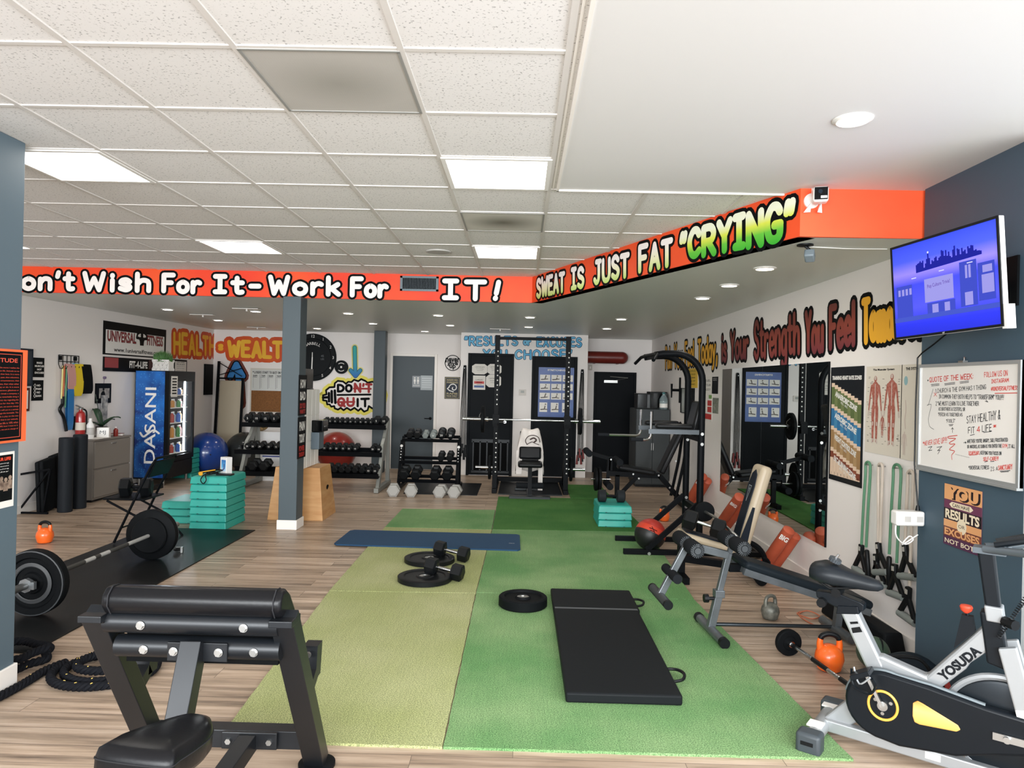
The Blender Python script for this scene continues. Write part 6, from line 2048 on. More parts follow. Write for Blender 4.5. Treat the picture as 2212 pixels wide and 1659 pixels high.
for px, sh, r, L, m, lb in [(887, 2, .062, .24, None, 'black hex dumbbell, first on the top tier of the small rack from the column side'), (903, 2, .058, .24, None, 'black hex dumbbell, second on the top tier of the small rack'),
                            (920, 2, .05, .2, greyhex, 'grey hex dumbbell on the top tier beside the black pair'), (937, 2, .05, .2, greyhex, 'grey hex dumbbell on the top tier beside the round heads'),
                            (955, 2, .066, .24, None, 'round-headed black dumbbell numbered 20, inner one on the top tier'), (974, 2, .066, .24, None, 'round-headed black dumbbell numbered 20 at the end of the top tier'),
                            (955, 1, .058, .24, None, 'black hex dumbbell on the middle tier, inner one'), (974, 1, .06, .24, None, 'black hex dumbbell on the middle tier at the post'),
                            (877, 0, .085, .3, None, 'large black hex dumbbell on the bottom tier at the column-side post'), (902, 0, .085, .3, None, 'large black hex dumbbell on the bottom tier, second from the column-side post'),
                            (943, 0, .085, .3, None, 'large black hex dumbbell on the bottom tier, third from the column-side post'), (969, 0, .085, .3, None, 'large black hex dumbbell on the bottom tier at the block-side post')]:
    z, y = S2[sh]
    x = AY(px, 950, y).x
    rnd_ = 'round' in lb
    dumbbell(lb, L, r, L * .36, (x, y - .0, z + .004), group='dumbbells in the small rack', rot=(0, -.25, PI / 2), m=m, num='20' if rnd_ else None, nsides=20 if rnd_ else 6, hm=steel)
tag(MB().bx((-1.72, 10.62, 0), (-.62, 11.9, .008)).build('rubber_mat', rubf, smooth=0), 'black ribbed rubber mat under the small dumbbell rack', 'mat')
whex = mat('pale_grey_hex_neoprene', '#a8a6a1', .6)
for px, lb in [(850, 'first from the slate column'), (888, 'second from the slate column'), (952, 'third from the slate column'), (983, 'last, beside the power rack')]:
    x = AY(px, 1060, 10.45).x
    dumbbell('pale grey hex dumbbell on the floor, ' + lb, .30, .095, .115, (x, 10.46, 0), PI / 2 + .12 * (1 if px < 900 else -.6), m=whex, group='pale hex dumbbells in front of the small rack')

# ================================================================== POWER RACK
RX, RY = (-.375, .715), 11.0
t = thing('power_rack', 'tall black power rack with holed uprights before the two black doors', 'rack', (0, 0, 0))
for x in RX:
    MB().beam((x, RY, .04), (x, RY, 2.42), .075, .075).build('upright', blksteel, t, smooth=0, bev=.004)
    mb = MB()
    for k in range(26):
        z = .32 + .074 * k
        if not .96 < z < 1.3:
            mb.cyl((x + .01, RY - .0378, z), (x + .01, RY - .0384, z), .011, n=10)
    mb.build('hole_marking', mat('hole_white', '#d8d6d0', .6), t)
    MB().beam((x, RY - .12, .035), (x, RY + 1.1, .035), .075, .07).build('base_rail', blksteel, t, smooth=0, bev=.004)
    MB().beam((x, RY + .55, .06), (x, RY + .04, .62), .06, .05).build('brace', blksteel, t, smooth=0)
    MB().bx((x - .05, RY - .10, 1.02), (x + .05, RY - .03, 1.20)).bx((x - .05, RY - .14, 1.02), (x + .05, RY - .115, 1.17)).bx((x - .05, RY - .14, 1.02), (x + .05, RY - .03, 1.075)).build('bar_hook', blksteel, t, smooth=0)
    s = -1 if x < 0 else 1
    MB().cyl((x + s * .03, RY + .02, .38), (x + s * .30, RY + .02, .38), .024, n=14).build('storage_peg', chrome, t)
    plate('', .185, .04, None, shift(x + s * .06, RY + .02, .38) @ Matrix.Rotation(s * PI / 2, 4, 'Y'), name='stored_plate', parent=t)
MB().beam((RX[0], RY, 2.375), (RX[1], RY, 2.375), .045, .045).build('pull_up_bar', blksteel, t)
MB().beam((RX[0], RY + 1.05, .07), (RX[1], RY + 1.05, .07), .07, .07).build('rear_crossbar', blksteel, t, smooth=0)
BZ = 1.128
t = thing('racked_barbell', 'chrome barbell with two black plates racked across the power rack', 'barbell', (.17, RY - .10, BZ))
MB().cyl((-.66, 0, 0), (.66, 0, 0), .0145, n=14).build('shaft', chrome, t)
for s in (-1, 1):
    MB().cyl((s * .66, 0, 0), (s * .69, 0, 0), .036, n=18).cyl((s * .69, 0, 0), (s * 1.05, 0, 0), .025, n=18).build('sleeve', chrome, t)
    plate('', .205, .05, None, shift(s * .715, 0, 0) @ Matrix.Rotation(s * PI / 2, 4, 'Y'), name='plate', parent=t)
    MB().tube([(s * .80, .02, .03), (s * .79, .03, .07), (s * .76, .0, .11), (s * .74, -.02, .13)], .005, 6).tube([(s * .79, .027 * math.cos(a), .027 * math.sin(a)) for a in [2 * PI * k / 12 for k in range(12)]], .004, 6, closed=True).build('spring_clip', steel, t)
tag(MB().bx((-.31, 10.78, 0), (.66, 12.2, .018)).build('rubber_mat', rubf, smooth=0), 'black rubber lifting mat between the power rack feet', 'mat')
# seat in the rack
t = thing('utility_bench', 'black utility bench on a single post inside the power rack', 'bench', (.16, 10.46, 0))
MB().bx((-.30, -.10, 0), (.30, .02, .045)).bx((-.04, .02, .02), (.04, .75, .06)).bx((-.22, .70, .019), (.22, .78, .06)).build('base', mat('dark_steel_tube', '#23272a', .4, .3), t, smooth=0, bev=.004)
MB().beam((0, .02, .05), (0, .10, .46), .06, .06).build('post', blksteel, t, smooth=0)
MB().box((0, .0, 0), (.36, .34, .075), shift(0, .14, .49)).build('seat', vinyl, t, smooth=30, bev=.03, seg=3)
MB().box((0, 0, .11), (.33, .075, .19), shift(0, .325, .53) @ Matrix.Rotation(-.24, 4, 'X')).build('backrest', vinyl, t, smooth=30, bev=.03, seg=3)
MB().bx((-.16, .475, .50), (.16, .515, .955)).build('upper_back', vinyl, t, smooth=30, bev=.015)
MB().cyl((-.20, .10, .18), (.20, .10, .18), .045, n=14).build('leg_roller', foam, t)
# white towel draped over the bench back
t = thing('draped_towel', 'white towel with dark horned logo draped over the bench back', 'towel', (.16, 10.46, 0))
vs, fs = [], []
NU, NV = 18, 22
prof = [(.27, .60)] + [(.435 + .006 * math.sin(k * 1.7), .60 + .04 * k) for k in range(1, 9)] + [(.455, .965), (.495, .99), (.545, .975)] + [(.56 + .006 * k, .92 - .065 * k) for k in range(10)]
prof = [(y, z) for y, z in prof][1:]
for j, (y, z) in enumerate(prof):
    v = j / (len(prof) - 1)
    for i in range(NU):
        u = i / (NU - 1) * 2 - 1
        wd = .19 + .045 * max(0, (.9 - z)) + .012 * math.sin(9 * v)
        fall = .20 * max(0, abs(u) - .72) / .28        # side edges hang lower
        vs.append((u * wd, y + .016 * math.sin(u * 8 + z * 9) - .03 * (1 - u * u) * 0 + .10 * max(0, abs(u) - .7), z - fall * (1 if z > .5 else .3) - .012 * math.cos(u * 5)))
n_ = len(prof)
for j in range(n_ - 1):
    for i in range(NU - 1):
        fs.append((j * NU + i, j * NU + i + 1, (j + 1) * NU + i + 1, (j + 1) * NU + i))
o = MB().add(vs, fs).build('cloth', mat('white_towelling', '#e4dcd6', .85, bump=(120, .3)), t, smooth=180)
md = o.modifiers.new('thick', 'SOLIDIFY')
md.thickness = .008
md.offset = 0
for x0, x1, z0, z1 in ((-.21, -.12, .30, .66), (.13, .20, .06, .66)):
    o = MB().box(((x0 + x1) / 2, .45, (z0 + z1) / 2), (x1 - x0, .012, z1 - z0), t=(1, 1)).build('hanging_end', mat('white_towelling', '#e4dcd6', .85), t, smooth=0, bev=.004)
lg = mat('logo_brown', '#3a2622', .7)
mb = MB()
tw = lambda a, b: Vector((a, .428, b))
nrm_ = Vector((0, -1, 0))
ribbon(mb, spline([tw(-.05, .76), tw(-.075, .82), tw(-.03, .885), tw(.05, .90), tw(.12, .87), tw(.145, .80)], 5), .012, .03, nrm_)
ribbon(mb, spline([tw(-.05, .76), tw(.02, .80), tw(.07, .78), tw(.13, .76)], 5), .010, .03, nrm_)
ribbon(mb, spline([tw(0, .84), tw(.05, .86), tw(.09, .83), tw(.06, .80)], 5), .022, .031, nrm_)
mb.build('horn_logo', lg, t, smooth=0)

# ================================================================== TURF
def turf_material(name, c1, c2, c3):
    m = bpy.data.materials.new(name)
    m.use_nodes = True
    nt = m.node_tree
    L = nt.links.new
    b = nt.nodes['Principled BSDF']
    b.inputs['Roughness'].default_value = .9
    b.inputs['Specular IOR Level'].default_value = .15
    tc = nt.nodes.new('ShaderNodeTexCoord')
    outs = []
    for sc, st in ((1.3, (1, 1, 1)), (170, (1, 1, 1)), (14, (9, .25, 1))):
        mp = nt.nodes.new('ShaderNodeMapping')
        mp.inputs['Scale'].default_value = st
        n = nt.nodes.new('ShaderNodeTexNoise')
        n.inputs['Scale'].default_value = sc
        n.inputs['Detail'].default_value = 4
        L(tc.outputs['Object'], mp.inputs[0])
        L(mp.outputs[0], n.inputs['Vector'])
        outs.append(n.outputs['Fac'])
    r = nt.nodes.new('ShaderNodeValToRGB')
    r.color_ramp.elements[0].position, r.color_ramp.elements[0].color = .35, lin(c1) + [1]
    r.color_ramp.elements[1].position, r.color_ramp.elements[1].color = .68, lin(c2) + [1]
    L(outs[0], r.inputs[0])
    rs = nt.nodes.new('ShaderNodeValToRGB')
    rs.color_ramp.elements[0].position, rs.color_ramp.elements[0].color = .36, (.50, .54, .50, 1)
    rs.color_ramp.elements[1].position, rs.color_ramp.elements[1].color = .64, (1.42, 1.38, 1.36, 1)
    L(outs[1], rs.inputs[0])
    rl = nt.nodes.new('ShaderNodeValToRGB')
    rl.color_ramp.elements[0].position, rl.color_ramp.elements[0].color = .3, (.93, .93, .93, 1)
    rl.color_ramp.elements[1].position, rl.color_ramp.elements[1].color = .7, (1.05, 1.05, 1.03, 1)
    L(outs[2], rl.inputs[0])
    prev = r.outputs[0]
    for q in (rs, rl):
        mx = nt.nodes.new('ShaderNodeMix')
        mx.data_type = 'RGBA'
        mx.blend_type = 'MULTIPLY'
        mx.inputs[0].default_value = 1
        L(prev, mx.inputs[6])
        L(q.outputs[0], mx.inputs[7])
        prev = mx.outputs[2]
    L(prev, b.inputs['Base Color'])
    bp = nt.nodes.new('ShaderNodeBump')
    bp.inputs['Strength'].default_value = .8
    bp.inputs['Distance'].default_value = .006
    L(outs[1], bp.inputs['Height'])
    L(bp.outputs[0], b.inputs['Normal'])
    return m


t1 = turf_material('yellow_green_turf', '#a2a874', '#b2b488', '')
t2 = turf_material('green_turf', '#66925e', '#8ba878', '')
t3 = turf_material('deep_green_turf', '#3f6f38', '#547f44', '')
TH = .012
for nme, P, m, lb in [
    ('a', [(-1.355, 3.26), (-.321, 3.25), (-.321, 5.64), (-1.475, 5.60)], t1, 'yellowish green turf piece nearest the preacher bench'),
    ('b', [(-1.475, 5.61), (-.321, 5.65), (-.296, 8.12), (-1.515, 8.12)], t1, 'yellowish green turf piece under the two weight plates'),
    ('c', [(-1.515, 8.13), (-.296, 8.13), (-.304, 9.40), (-1.515, 9.32)], t2, 'small green turf piece behind the blue mat'),
    ('d', [(-.318, 3.25), (1.54, 3.25), (1.40, 5.62), (-.318, 5.66)], t2, 'green turf piece under the black folding mat'),
    ('e', [(-.318, 5.67), (1.40, 5.63), (1.50, 8.22), (-.292, 8.14)], t2, 'green turf piece crossed by the end of the blue mat'),
    ('f', [(-.292, 8.15), (1.50, 8.23), (1.42, 10.55), (-.30, 10.52)], t3, 'deep green turf piece in front of the power rack bench'),
    ('g', [(.77, 10.57), (1.40, 10.57), (1.36, 12.0), (.77, 12.0)], t3, 'deep green turf piece beside the power rack')]:
    # ragged cut edges
    rr = random.Random(ord(nme))
    Q = []
    for k in range(4):
        a, b = Vector(P[k]), Vector(P[(k + 1) % 4])
        n = max(2, int((b - a).length / .06))
        nr = Vector(((b - a).y, -(b - a).x)).normalized()
        for j in range(n):
            Q.append(a + (b - a) * j / n - nr * rr.uniform(0, .004))
    N = len(Q)
    c = (sum((q.x for q in Q)) / N, sum((q.y for q in Q)) / N)
    mb = MB().add([(q.x, q.y, 0) for q in Q] + [(q.x, q.y, TH) for q in Q] , [tuple(range(N, 2 * N))] + [(k, (k + 1) % N, N + (k + 1) % N, N + k) for k in range(N)])
    tag(mb.build('turf_mat', m, smooth=0), lb, 'turf mat', 'artificial turf pieces')

t = thing('yoga_mat', 'blue foam exercise mat lying across the two turf strips', 'exercise mat', (0, 0, TH))
Q = [(-1.82, 7.15), (.0, 7.10), (.03, 7.14), (.02, 7.80), (-.01, 7.84), (-1.80, 7.86), (-1.84, 7.82), (-1.85, 7.19)]
MB().add([(x, y, .0) for x, y in Q] + [(x, y, .014) for x, y in Q], [tuple(range(8, 16))] + [(k, (k + 1) % 8, 8 + (k + 1) % 8, 8 + k) for k in range(8)]).build('mat_body', mat('petrol_blue_foam', '#0f3c5e', .8, bump=(90, .25)), t, smooth=0)
text('mat_mark', 'PRO', .03, wprint, t, 0, 0, 0, M=shift(-.06, 7.38, .0148) @ Matrix.Rotation(-PI / 2, 4, 'X'))
plate('black weight plate on the turf under the rear dumbbell', .232, .045, (-.81, 6.60, TH), m=blkp, group='flat plates with dumbbells on them')
plate('black weight plate on the turf under the front dumbbell', .225, .045, (-.77, 5.97, TH), m=blkp, group='flat plates with dumbbells on them')
plate('thick black bumper plate lying beside the folding mat', .182, .075, (.05, 5.36, TH), group='bumper plate on the turf')
for (x, y), lb in [((-.64, 6.66), 'hex dumbbell with chrome handle propped on the rear weight plate'), ((-.64, 6.02), 'hex dumbbell with chrome handle propped on the front weight plate')]:
    dumbbell(lb, .34, .072, .105, (x + .02, y, TH + .026), rot=(0, .145, -.28), group='dumbbells propped on plates')
# folding mat with handles
t = thing('folding_gym_mat', 'black vinyl folding gym mat with two side handles on the turf', 'exercise mat', (0, 0, TH))
mv = mat('black_mat_vinyl', '#1a1c1e', .5, bump=(35, .05))
a0, a1 = .27, .885
MB().bx((a0, 3.735, 0), (a1 - .005, 5.155, .055)).build('mat_panel', mv, t, smooth=30, bev=.012, seg=3)
MB().bx((a0 + .0, 5.165, 0), (a1 + .01, 5.67, .05)).build('mat_panel', mv, t, smooth=30, bev=.012, seg=3)
MB().bx((a0 + .01, 5.14, .044), (a1 - .01, 5.18, .0535)).build('hinge_strip', mat('grey_seam', '#56595c', .5), t, smooth=0)
for y in (5.40, 4.06):
    MB().tube(spline([(a1 - .01, y + .09, .03), (a1 + .05, y + .07, .035), (a1 + .075, y, .04), (a1 + .05, y - .07, .035), (a1 - .01, y - .09, .03)], 5), .009, 8).build('handle', blkp, t)
# ================================================================== REAR CORNER: CABINET, MICROWAVE, JUG, LEG BENCH
dkc = mat('dark_grey_cabinet', '#2b3133', .5)
t = thing('tall_cabinet', 'dark grey cabinet in the corner with ovens on top', 'cabinet', (2.215, 12.35, 0))
MB().bx((-.275, -.36, .04), (.285, .36, 1.305)).build('body', dkc, t, smooth=0, bev=.006)
MB().bx((-.26, -.33, 0), (.27, .35, .04)).build('plinth', blkp, t, smooth=0)
for x0, x1 in ((-.27, .0), (.005, .28)):
    d = MB().bx((x0, -.378, .06), (x1, -.36, 1.29)).build('door', dkc, t, smooth=0, bev=.003)
    MB().bx((-.02 if x0 < 0 else .01, -.392, .62), (-.01 if x0 < 0 else .02, -.378, .74)).build('handle', steel, d, smooth=0)
for x, y, w, h, lb in [(2.07, 12.2, .22, .26, 'small black box oven at the edge of the dark cabinet'), (2.335, 12.3, .29, .29, 'black microwave oven behind the water jug')]:
    t = thing('microwave', lb, 'microwave', (x, y, 1.306), group='ovens on the corner cabinet')
    MB().bx((-w / 2, -.16, 0), (w / 2, .18, h)).build('housing', blkp, t, smooth=0, bev=.006)
    MB().bx((-w / 2 + .01, -.168, .02), (w / 2 - .06, -.16, h - .02)).build('door', mat('gloss_black', '#07080a', .12), t, smooth=0)
    MB().bx((w / 2 - .055, -.167, .02), (w / 2 - .01, -.16, h - .02)).build('control_panel', mat('panel_grey', '#3b3f42', .4), t, smooth=0)
jug = mat('clear_blue_plastic', '#b9cdd2', .08, trans=.7)
t = thing('water_jug', 'clear plastic water jug with white label on the corner cabinet', 'jug', (2.40, 12.04, 1.306))
MB().lathe([(.06, 0), (.068, .015), (.066, .09), (.07, .10), (.068, .17), (.03, .235), (.022, .24), (.022, .26), (0, .26)], 20).build('jug_body', jug, t)
MB().lathe([(.025, .255), (.025, .285), (0, .285)], 14).build('cap', mat('cap_teal', '#2b6a6a', .4), t)
MB().lathe([(.0685, .03), (.0685, .13)], 20).build('label', wprint, t)

LBY = 10.2
t = thing('leg_bench', 'black weight bench with foam-rolled leg lever and plates near the fire door', 'bench', (0, LBY, .013))
MB().beam((1.25, 0, .42), (2.0, 0, .40), .06, .07).beam((2.0, 0, .40), (2.28, 0, .09), .06, .07).build('main_beam', blksteel, t, smooth=0)
MB().beam((1.40, 0, .40), (1.40, 0, .05), .06, .06).build('front_leg', blksteel, t, smooth=0)
MB().beam((1.40, -.25, .03), (1.40, .25, .03), .06, .06).beam((2.30, -.28, .03), (2.30, .28, .03), .06, .06).build('floor_bar', blksteel, t, smooth=0)
MB().beam((1.42, 0, .10), (1.68, 0, .38), .05, .05).build('brace', blksteel, t, smooth=0)
MB().box((0, 0, 0), (.52, .30, .07), shift(1.66, 0, .485) @ Matrix.Rotation(.14, 4, 'Y')).build('seat', vinyl, t, smooth=30, bev=.025, seg=3)
MB().box((0, 0, .32), (.08, .28, .70), shift(2.02, 0, .47) @ Matrix.Rotation(.42, 4, 'Y')).build('backrest', vinyl, t, smooth=30, bev=.03, seg=3)
for y in (-.16, .16):
    MB().tube([(2.20, y, .10), (2.30, y, .60), (2.36, y, 1.08), (2.30, y, 1.16)], .022, 10).build('back_post', blksteel, t)
MB().beam((1.30, 0, .46), (1.30, 0, .66), .05, .05).beam((1.32, 0, .62), (.98, 0, .71), .045, .05).beam((1.28, 0, .64), (1.26, 0, .26), .045, .05).build('leg_lever', blksteel, t, smooth=0)
for x, z in ((.97, .715), (1.40, .60), (1.27, .26)):
    MB().cyl((x, -.24, z), (x, -.03, z), .048, n=16).cyl((x, .03, z), (x, .24, z), .048, n=16).build('foam_roller', foam, t)
MB().cyl((1.30, -.06, .34), (1.02, -.06, .34), .014, n=10).build('plate_peg', chrome, t)
for x, r in ((1.16, .17), (1.11, .165)):
    MB().lathe([(.02, 0), (r * .93, 0), (r, .006), (r, .036), (r * .93, .042), (r * .5, .036), (.02, .042)], 32, shift(x, -.06, .34) @ Matrix.Rotation(-PI / 2, 4, 'Y')).build('plate', rub, t)
mb = MB()
for x, z in [(1.30, .62), (1.62, .42), (1.70, .36), (1.98, .41), (2.14, .24), (2.24, .13), (2.22, .62)]:
    mb.cyl((x, -.034, z), (x, -.04, z), .013, n=10)
mb.build('bolts', steel, t)

for k in range(3):
    step_block('aerobic_step', f'teal aerobic step block, {["bottom", "middle", "top"][k]} of the stack carrying a dumbbell on the turf', (1.145, 8.74, TH + .083 * k), .40, .60, .083, group='teal step stack on the turf')
dumbbell('grey-black dumbbell lying on the teal steps by the leg bench', .33, .075, .105, (1.13, 8.72, TH + .2495), m=mat('dark_grey_hex', '#26292b', .6), hm=blksteel, nsides=12)
kettlebell('small orange kettlebell behind the pull-up tower brace', (1.83, 8.98, 0), .07, okb, blkp)

# ================================================================== PULL-UP AND DIP TOWER
t = thing('power_tower', 'tall black pull-up and dip tower with grey arm rails', 'exercise machine', (0, 0, 0))
TX, TY = 1.795, (7.10, 7.71)
for y in TY:
    MB().beam((1.05, y, .040), (2.44, y, .040), .05, .05).build('base_rail', blksteel, t, smooth=0, bev=.004)
    MB().tube([(TX, y, .05), (TX, y, 1.74)] + arc((TX - .27, y, 1.74), .27, 0, PI / 2, 8)[1:] + [(1.40, y, 2.005), (1.32, y, 1.99)], .034, 14).build('upright', blksteel, t)
    MB().beam((1.28, y, .06), (TX - .02, y, .52), .035, .05).build('brace', blksteel, t, smooth=0)
    MB().beam((1.27, y, 1.235), (TX, y, 1.235), .04, .045).build('arm_rail', mat('tower_grey', '#4b5054', .35, .5), t, smooth=0)
    MB().box((1.52, y, 1.29), (.36, .11, .05)).build('arm_pad', vinyl, t, smooth=30, bev=.02, seg=3)
    mb = MB()
    for x, z in ((TX, 1.22), (TX, 1.12), (TX, .50), (TX, .40), (1.30, .03), (1.98, .03)):
        mb.cyl((x, y - .036, z), (x, y - .042, z), .016, n=10)
    mb.build('bolts', steel, t)
for y, e in ((7.10, 1.10), (7.71, .84)):
    MB().tube([(1.297, y, 1.43), (1.297, y, 1.20)] + arc((1.247, y, 1.20), .05, 0, -PI / 2, 5)[1:] + [(e, y, 1.15)], .013, 10).build('dip_handle', chrome, t)
    MB().cyl((e, y, 1.15), (e + .12, y, 1.15), .018, n=10).build('grip', foam, t)
MB().beam((1.36, 7.10, 1.995), (1.36, 7.71, 1.995), .05, .05).build('top_crossbar', blksteel, t, smooth=0)
MB().tube([(1.26, 6.86, 1.93), (1.31, 6.95, 1.995), (1.33, 7.10, 2.005), (1.33, 7.71, 2.005), (1.31, 7.86, 1.995), (1.26, 7.95, 1.93)], .018, 10).build('pull_up_bar', blksteel, t)
MB().beam((TX, 7.10, 1.17), (TX, 7.71, 1.17), .05, .06).beam((TX, 7.10, .45), (TX, 7.71, .45), .05, .06).beam((2.40, 7.10, .040), (2.40, 7.71, .040), .05, .05).build('crossbar', blksteel, t, smooth=0)
MB().box((0, 0, 0), (.07, .30, .36), shift(1.80, 7.405, 1.36) @ Matrix.Rotation(.22, 4, 'Y')).build('back_pad', vinyl, t, smooth=30, bev=.025, seg=3)

mbm = bpy.data.materials.new('red_black_ball_skin')
mbm.use_nodes = True
nt = mbm.node_tree
b = nt.nodes['Principled BSDF']
b.inputs['Roughness'].default_value = .45
tc = nt.nodes.new('ShaderNodeTexCoord')
mp = nt.nodes.new('ShaderNodeMapping')
mp.inputs['Rotation'].default_value = (.35, -.45, 0)
sx = nt.nodes.new('ShaderNodeSeparateXYZ')
wv = nt.nodes.new('ShaderNodeValToRGB')
e = wv.color_ramp.elements
wv.color_ramp.interpolation = 'CONSTANT'
e[0].position, e[0].color = 0, lin('#121314') + [1]
e[1].position, e[1].color = .5, lin('#c23a22') + [1]
q = e.new(.66)
q.color = lin('#a52a20') + [1]
ad = nt.nodes.new('ShaderNodeMath')
ad.operation = 'MULTIPLY_ADD'
ad.inputs[1].default_value = 2.6
ad.inputs[2].default_value = .5
for a_, b_ in [(tc.outputs['Object'], mp.inputs[0]), (mp.outputs[0], sx.inputs[0]), (sx.outputs['Z'], ad.inputs[0]), (ad.outputs[0], wv.inputs[0]), (wv.outputs[0], b.inputs['Base Color'])]:
    nt.links.new(a_, b_)
t = thing('medicine_ball', 'red and black medicine ball resting between the tower base rails', 'medicine ball', (1.36, 7.36, .16))
MB().ball((0, 0, 0), .16, 32, 20).build('skin', mbm, t)
mb = MB()
for pts in ([(-.25, .62), (.05, .52), (.3, .40)], [(-.2, .46), (.1, .38)], [(-.05, .7), (.12, .3)]):
    P = []
    for a, e_ in pts:
        d = Vector((math.sin(a), -math.cos(a), 0)) * math.cos(e_) + Vector((0, 0, math.sin(e_)))
        P.append(d * .1605)
    mb.tube(spline(P, 5), .004, 6)
mb.build('ball_marking', black_ink, t)

# ================================================================== ADJUSTABLE BENCH WITH BEIGE EDGES
beige = mat('beige_vinyl', '#b6a68e', .45)
navy = mat('navy_vinyl', '#161d27', .4)
t = thing('adjustable_bench', 'navy adjustable bench with beige piped edges and raised backrest', 'bench', (-.06, 0, 0))
BY = 6.30
MB().box((0, 0, 0), (.50, .27, .06), shift(1.72, BY, .335) @ Matrix.Rotation(.26, 4, 'Y')).build('seat', beige, t, smooth=30, bev=.028, seg=3)
MB().box((0, 0, 0), (.42, .20, .014), shift(1.725, BY, .367) @ Matrix.Rotation(.26, 4, 'Y')).build('seat_inlay', navy, t, smooth=30, bev=.006)
Mb = shift(1.98, BY, .27) @ Matrix.Rotation(.27, 4, 'Y')
MB().box((0.02, 0, .40), (.10, .27, .74), Mb).build('backrest', beige, t, smooth=30, bev=.04, seg=4)
bp_ = MB().prism([(-.085, .0), (.085, .0), (.085, .48), (.06, .58), (0, .62), (-.06, .58), (-.085, .48)], .02, Mb @ shift(-.038, 0, .10) @ Matrix.Rotation(-PI / 2, 4, 'Z')).build('back_inlay', navy, t, smooth=30, bev=.006)
MB().box((-.005, -.137, .20), (.085, .006, .40), Mb, t=(.25, 1)).build('side_inlay', navy, t, smooth=0)
mb = MB()
Ml = Mb @ shift(-.0395, 0, .52) @ Matrix.Rotation(-PI / 2, 4, 'Z')
for pl_ in ([(-.035, .05), (.035, .05), (0, -.09), (-.035, .05)], [(-.012, .02), (.012, .02)], [(0, .035), (0, .0)]):
    ribbon(mb, [Ml @ Vector((a, 0, b)) for a, b in pl_], .006, .001, (Ml.to_3x3() @ Vector((0, -1, 0))).normalized())
mb.build('emblem', mat('emblem_grey', '#9aa0a4', .5), bp_, smooth=0)
MB().beam((1.50, BY, .18), (2.16, BY, .10), .07, .06).beam((1.50, BY, .04), (1.50, BY, .30), .06, .06).beam((1.95, BY, .14), (1.98, BY, .26), .06, .06).build('frame', blksteel, t, smooth=0)
MB().beam((1.50, BY - .22, .03), (1.50, BY + .22, .03), .055, .055).beam((2.14, BY - .17, .05), (2.14, BY + .17, .05), .05, .05).build('floor_bar', blksteel, t, smooth=0)
MB().tube([(2.03 + .20 * math.cos(a), BY - .03, .14 + .20 * math.sin(a)) for a in [-.6 + 2.0 * k / 14 for k in range(15)]], .024, 8).build('adjust_arc', blksteel, t)
for y in (-.19, .19):
    MB().cyl((2.14, BY + y - .02, .055), (2.14, BY + y + .02, .055), .05, n=18).build('wheel', rub, t)
MB().tube(arc((2.18, BY - .1, .16), .06, -PI / 2, PI / 2, 8) , .013, 8).build('rear_grip', blksteel, t)
dumbbell('black hex dumbbell with chrome handle lying on the beige-edged bench seat', .36, .088, .12, (1.60, 6.24, .418), -.25, rot=(0, .24, -.3))
t = thing('curl_bar', 'bent curl bar with one small black plate leaning across the beige-edged bench', 'barbell', (0, 0, 0))
P = [AY(1522, 1105, 6.7), AY(1545, 1118, 6.4), AY(1582, 1150, 6.1), AY(1592, 1160, 6.06), AY(1595, 1173, 6.06)]
MB().tube(spline(P, 5), .013, 10).build('bar', steel, t)
dv = (P[0] - P[1]).normalized()
MB().lathe([(.015, -.02), (.085, -.02), (.092, -.012), (.092, .012), (.085, .02), (.015, .02)], 28, frame(P[0], P[0] + dv)).build('plate', rub, t)

# ================================================================== LEANING ORANGE ROLLS ALONG THE MIRROR WALL
orv = mat('burnt_orange_vinyl', '#a9482c', .55, var=(5, '#b9553a'))
for k, (tp, bt, s, lb) in enumerate([((1706, 1143), (1650, 1224), 'BIG', 'pair of burnt orange rolls leaning on the wall below the mirror corner'),
                                     ((1598, 1072), (1549, 1141), 'BIG', 'pair of burnt orange rolls behind the raised bench backrest'),
                                     ((1520, 1028), (1486, 1092), 'BIC', 'pair of burnt orange rolls behind the pull-up tower')]):
    b = AZ(bt[0], bt[1], .065)
    b.x = min(b.x, 2.30)
    a = AX(tp[0], tp[1], 2.37)
    a.z = max(a.z, .46)
    t = thing('leaning_roll', lb, 'exercise roll', (b.x, b.y, b.z), group='burnt orange rolls along the mirror wall')
    ax = a - b
    side = Vector((0, 0, 1)).cross(ax).normalized()
    for j in (0, 1):
        o = Vector((.085, .05, -.035)) * j
        e1 = o + ax * (1.0 - .06 * j)
        fm = frame(o - ax * .04, e1)
        L = (e1 - o + ax * .04).length
        MB().lathe([(.04, 0), (.052, .012), (.055, L * .5), (.053, L - .012), (.035, L)], 22, fm).build('roll', orv, t)
    # lettering near the upper end, on the side that faces the room
    n = (Vector((-.25, -1, .25)) - ax * (Vector((-.25, -1, .25)).dot(ax) / ax.length_squared)).normalized()
    u = ax.normalized().cross(n).normalized()
    Mx = Matrix((u, -n, ax.normalized())).transposed().to_4x4()
    Mx.translation = ax * .84 + n * .056
    text('roll_lettering', s, .08, wprint, t, 0, 0, 0, M=Mx, fit=(.075, .055), bold=.003)

# ================================================================== RESISTANCE BANDS ON THE MIRROR WALL
gb = mat('green_tube', '#4f8060', .5)
wb = mat('pale_grey_tube', '#c3b6a8', .5)
gripg = mat('grey_grip_foam', '#7b817d', .7)
WX = XR


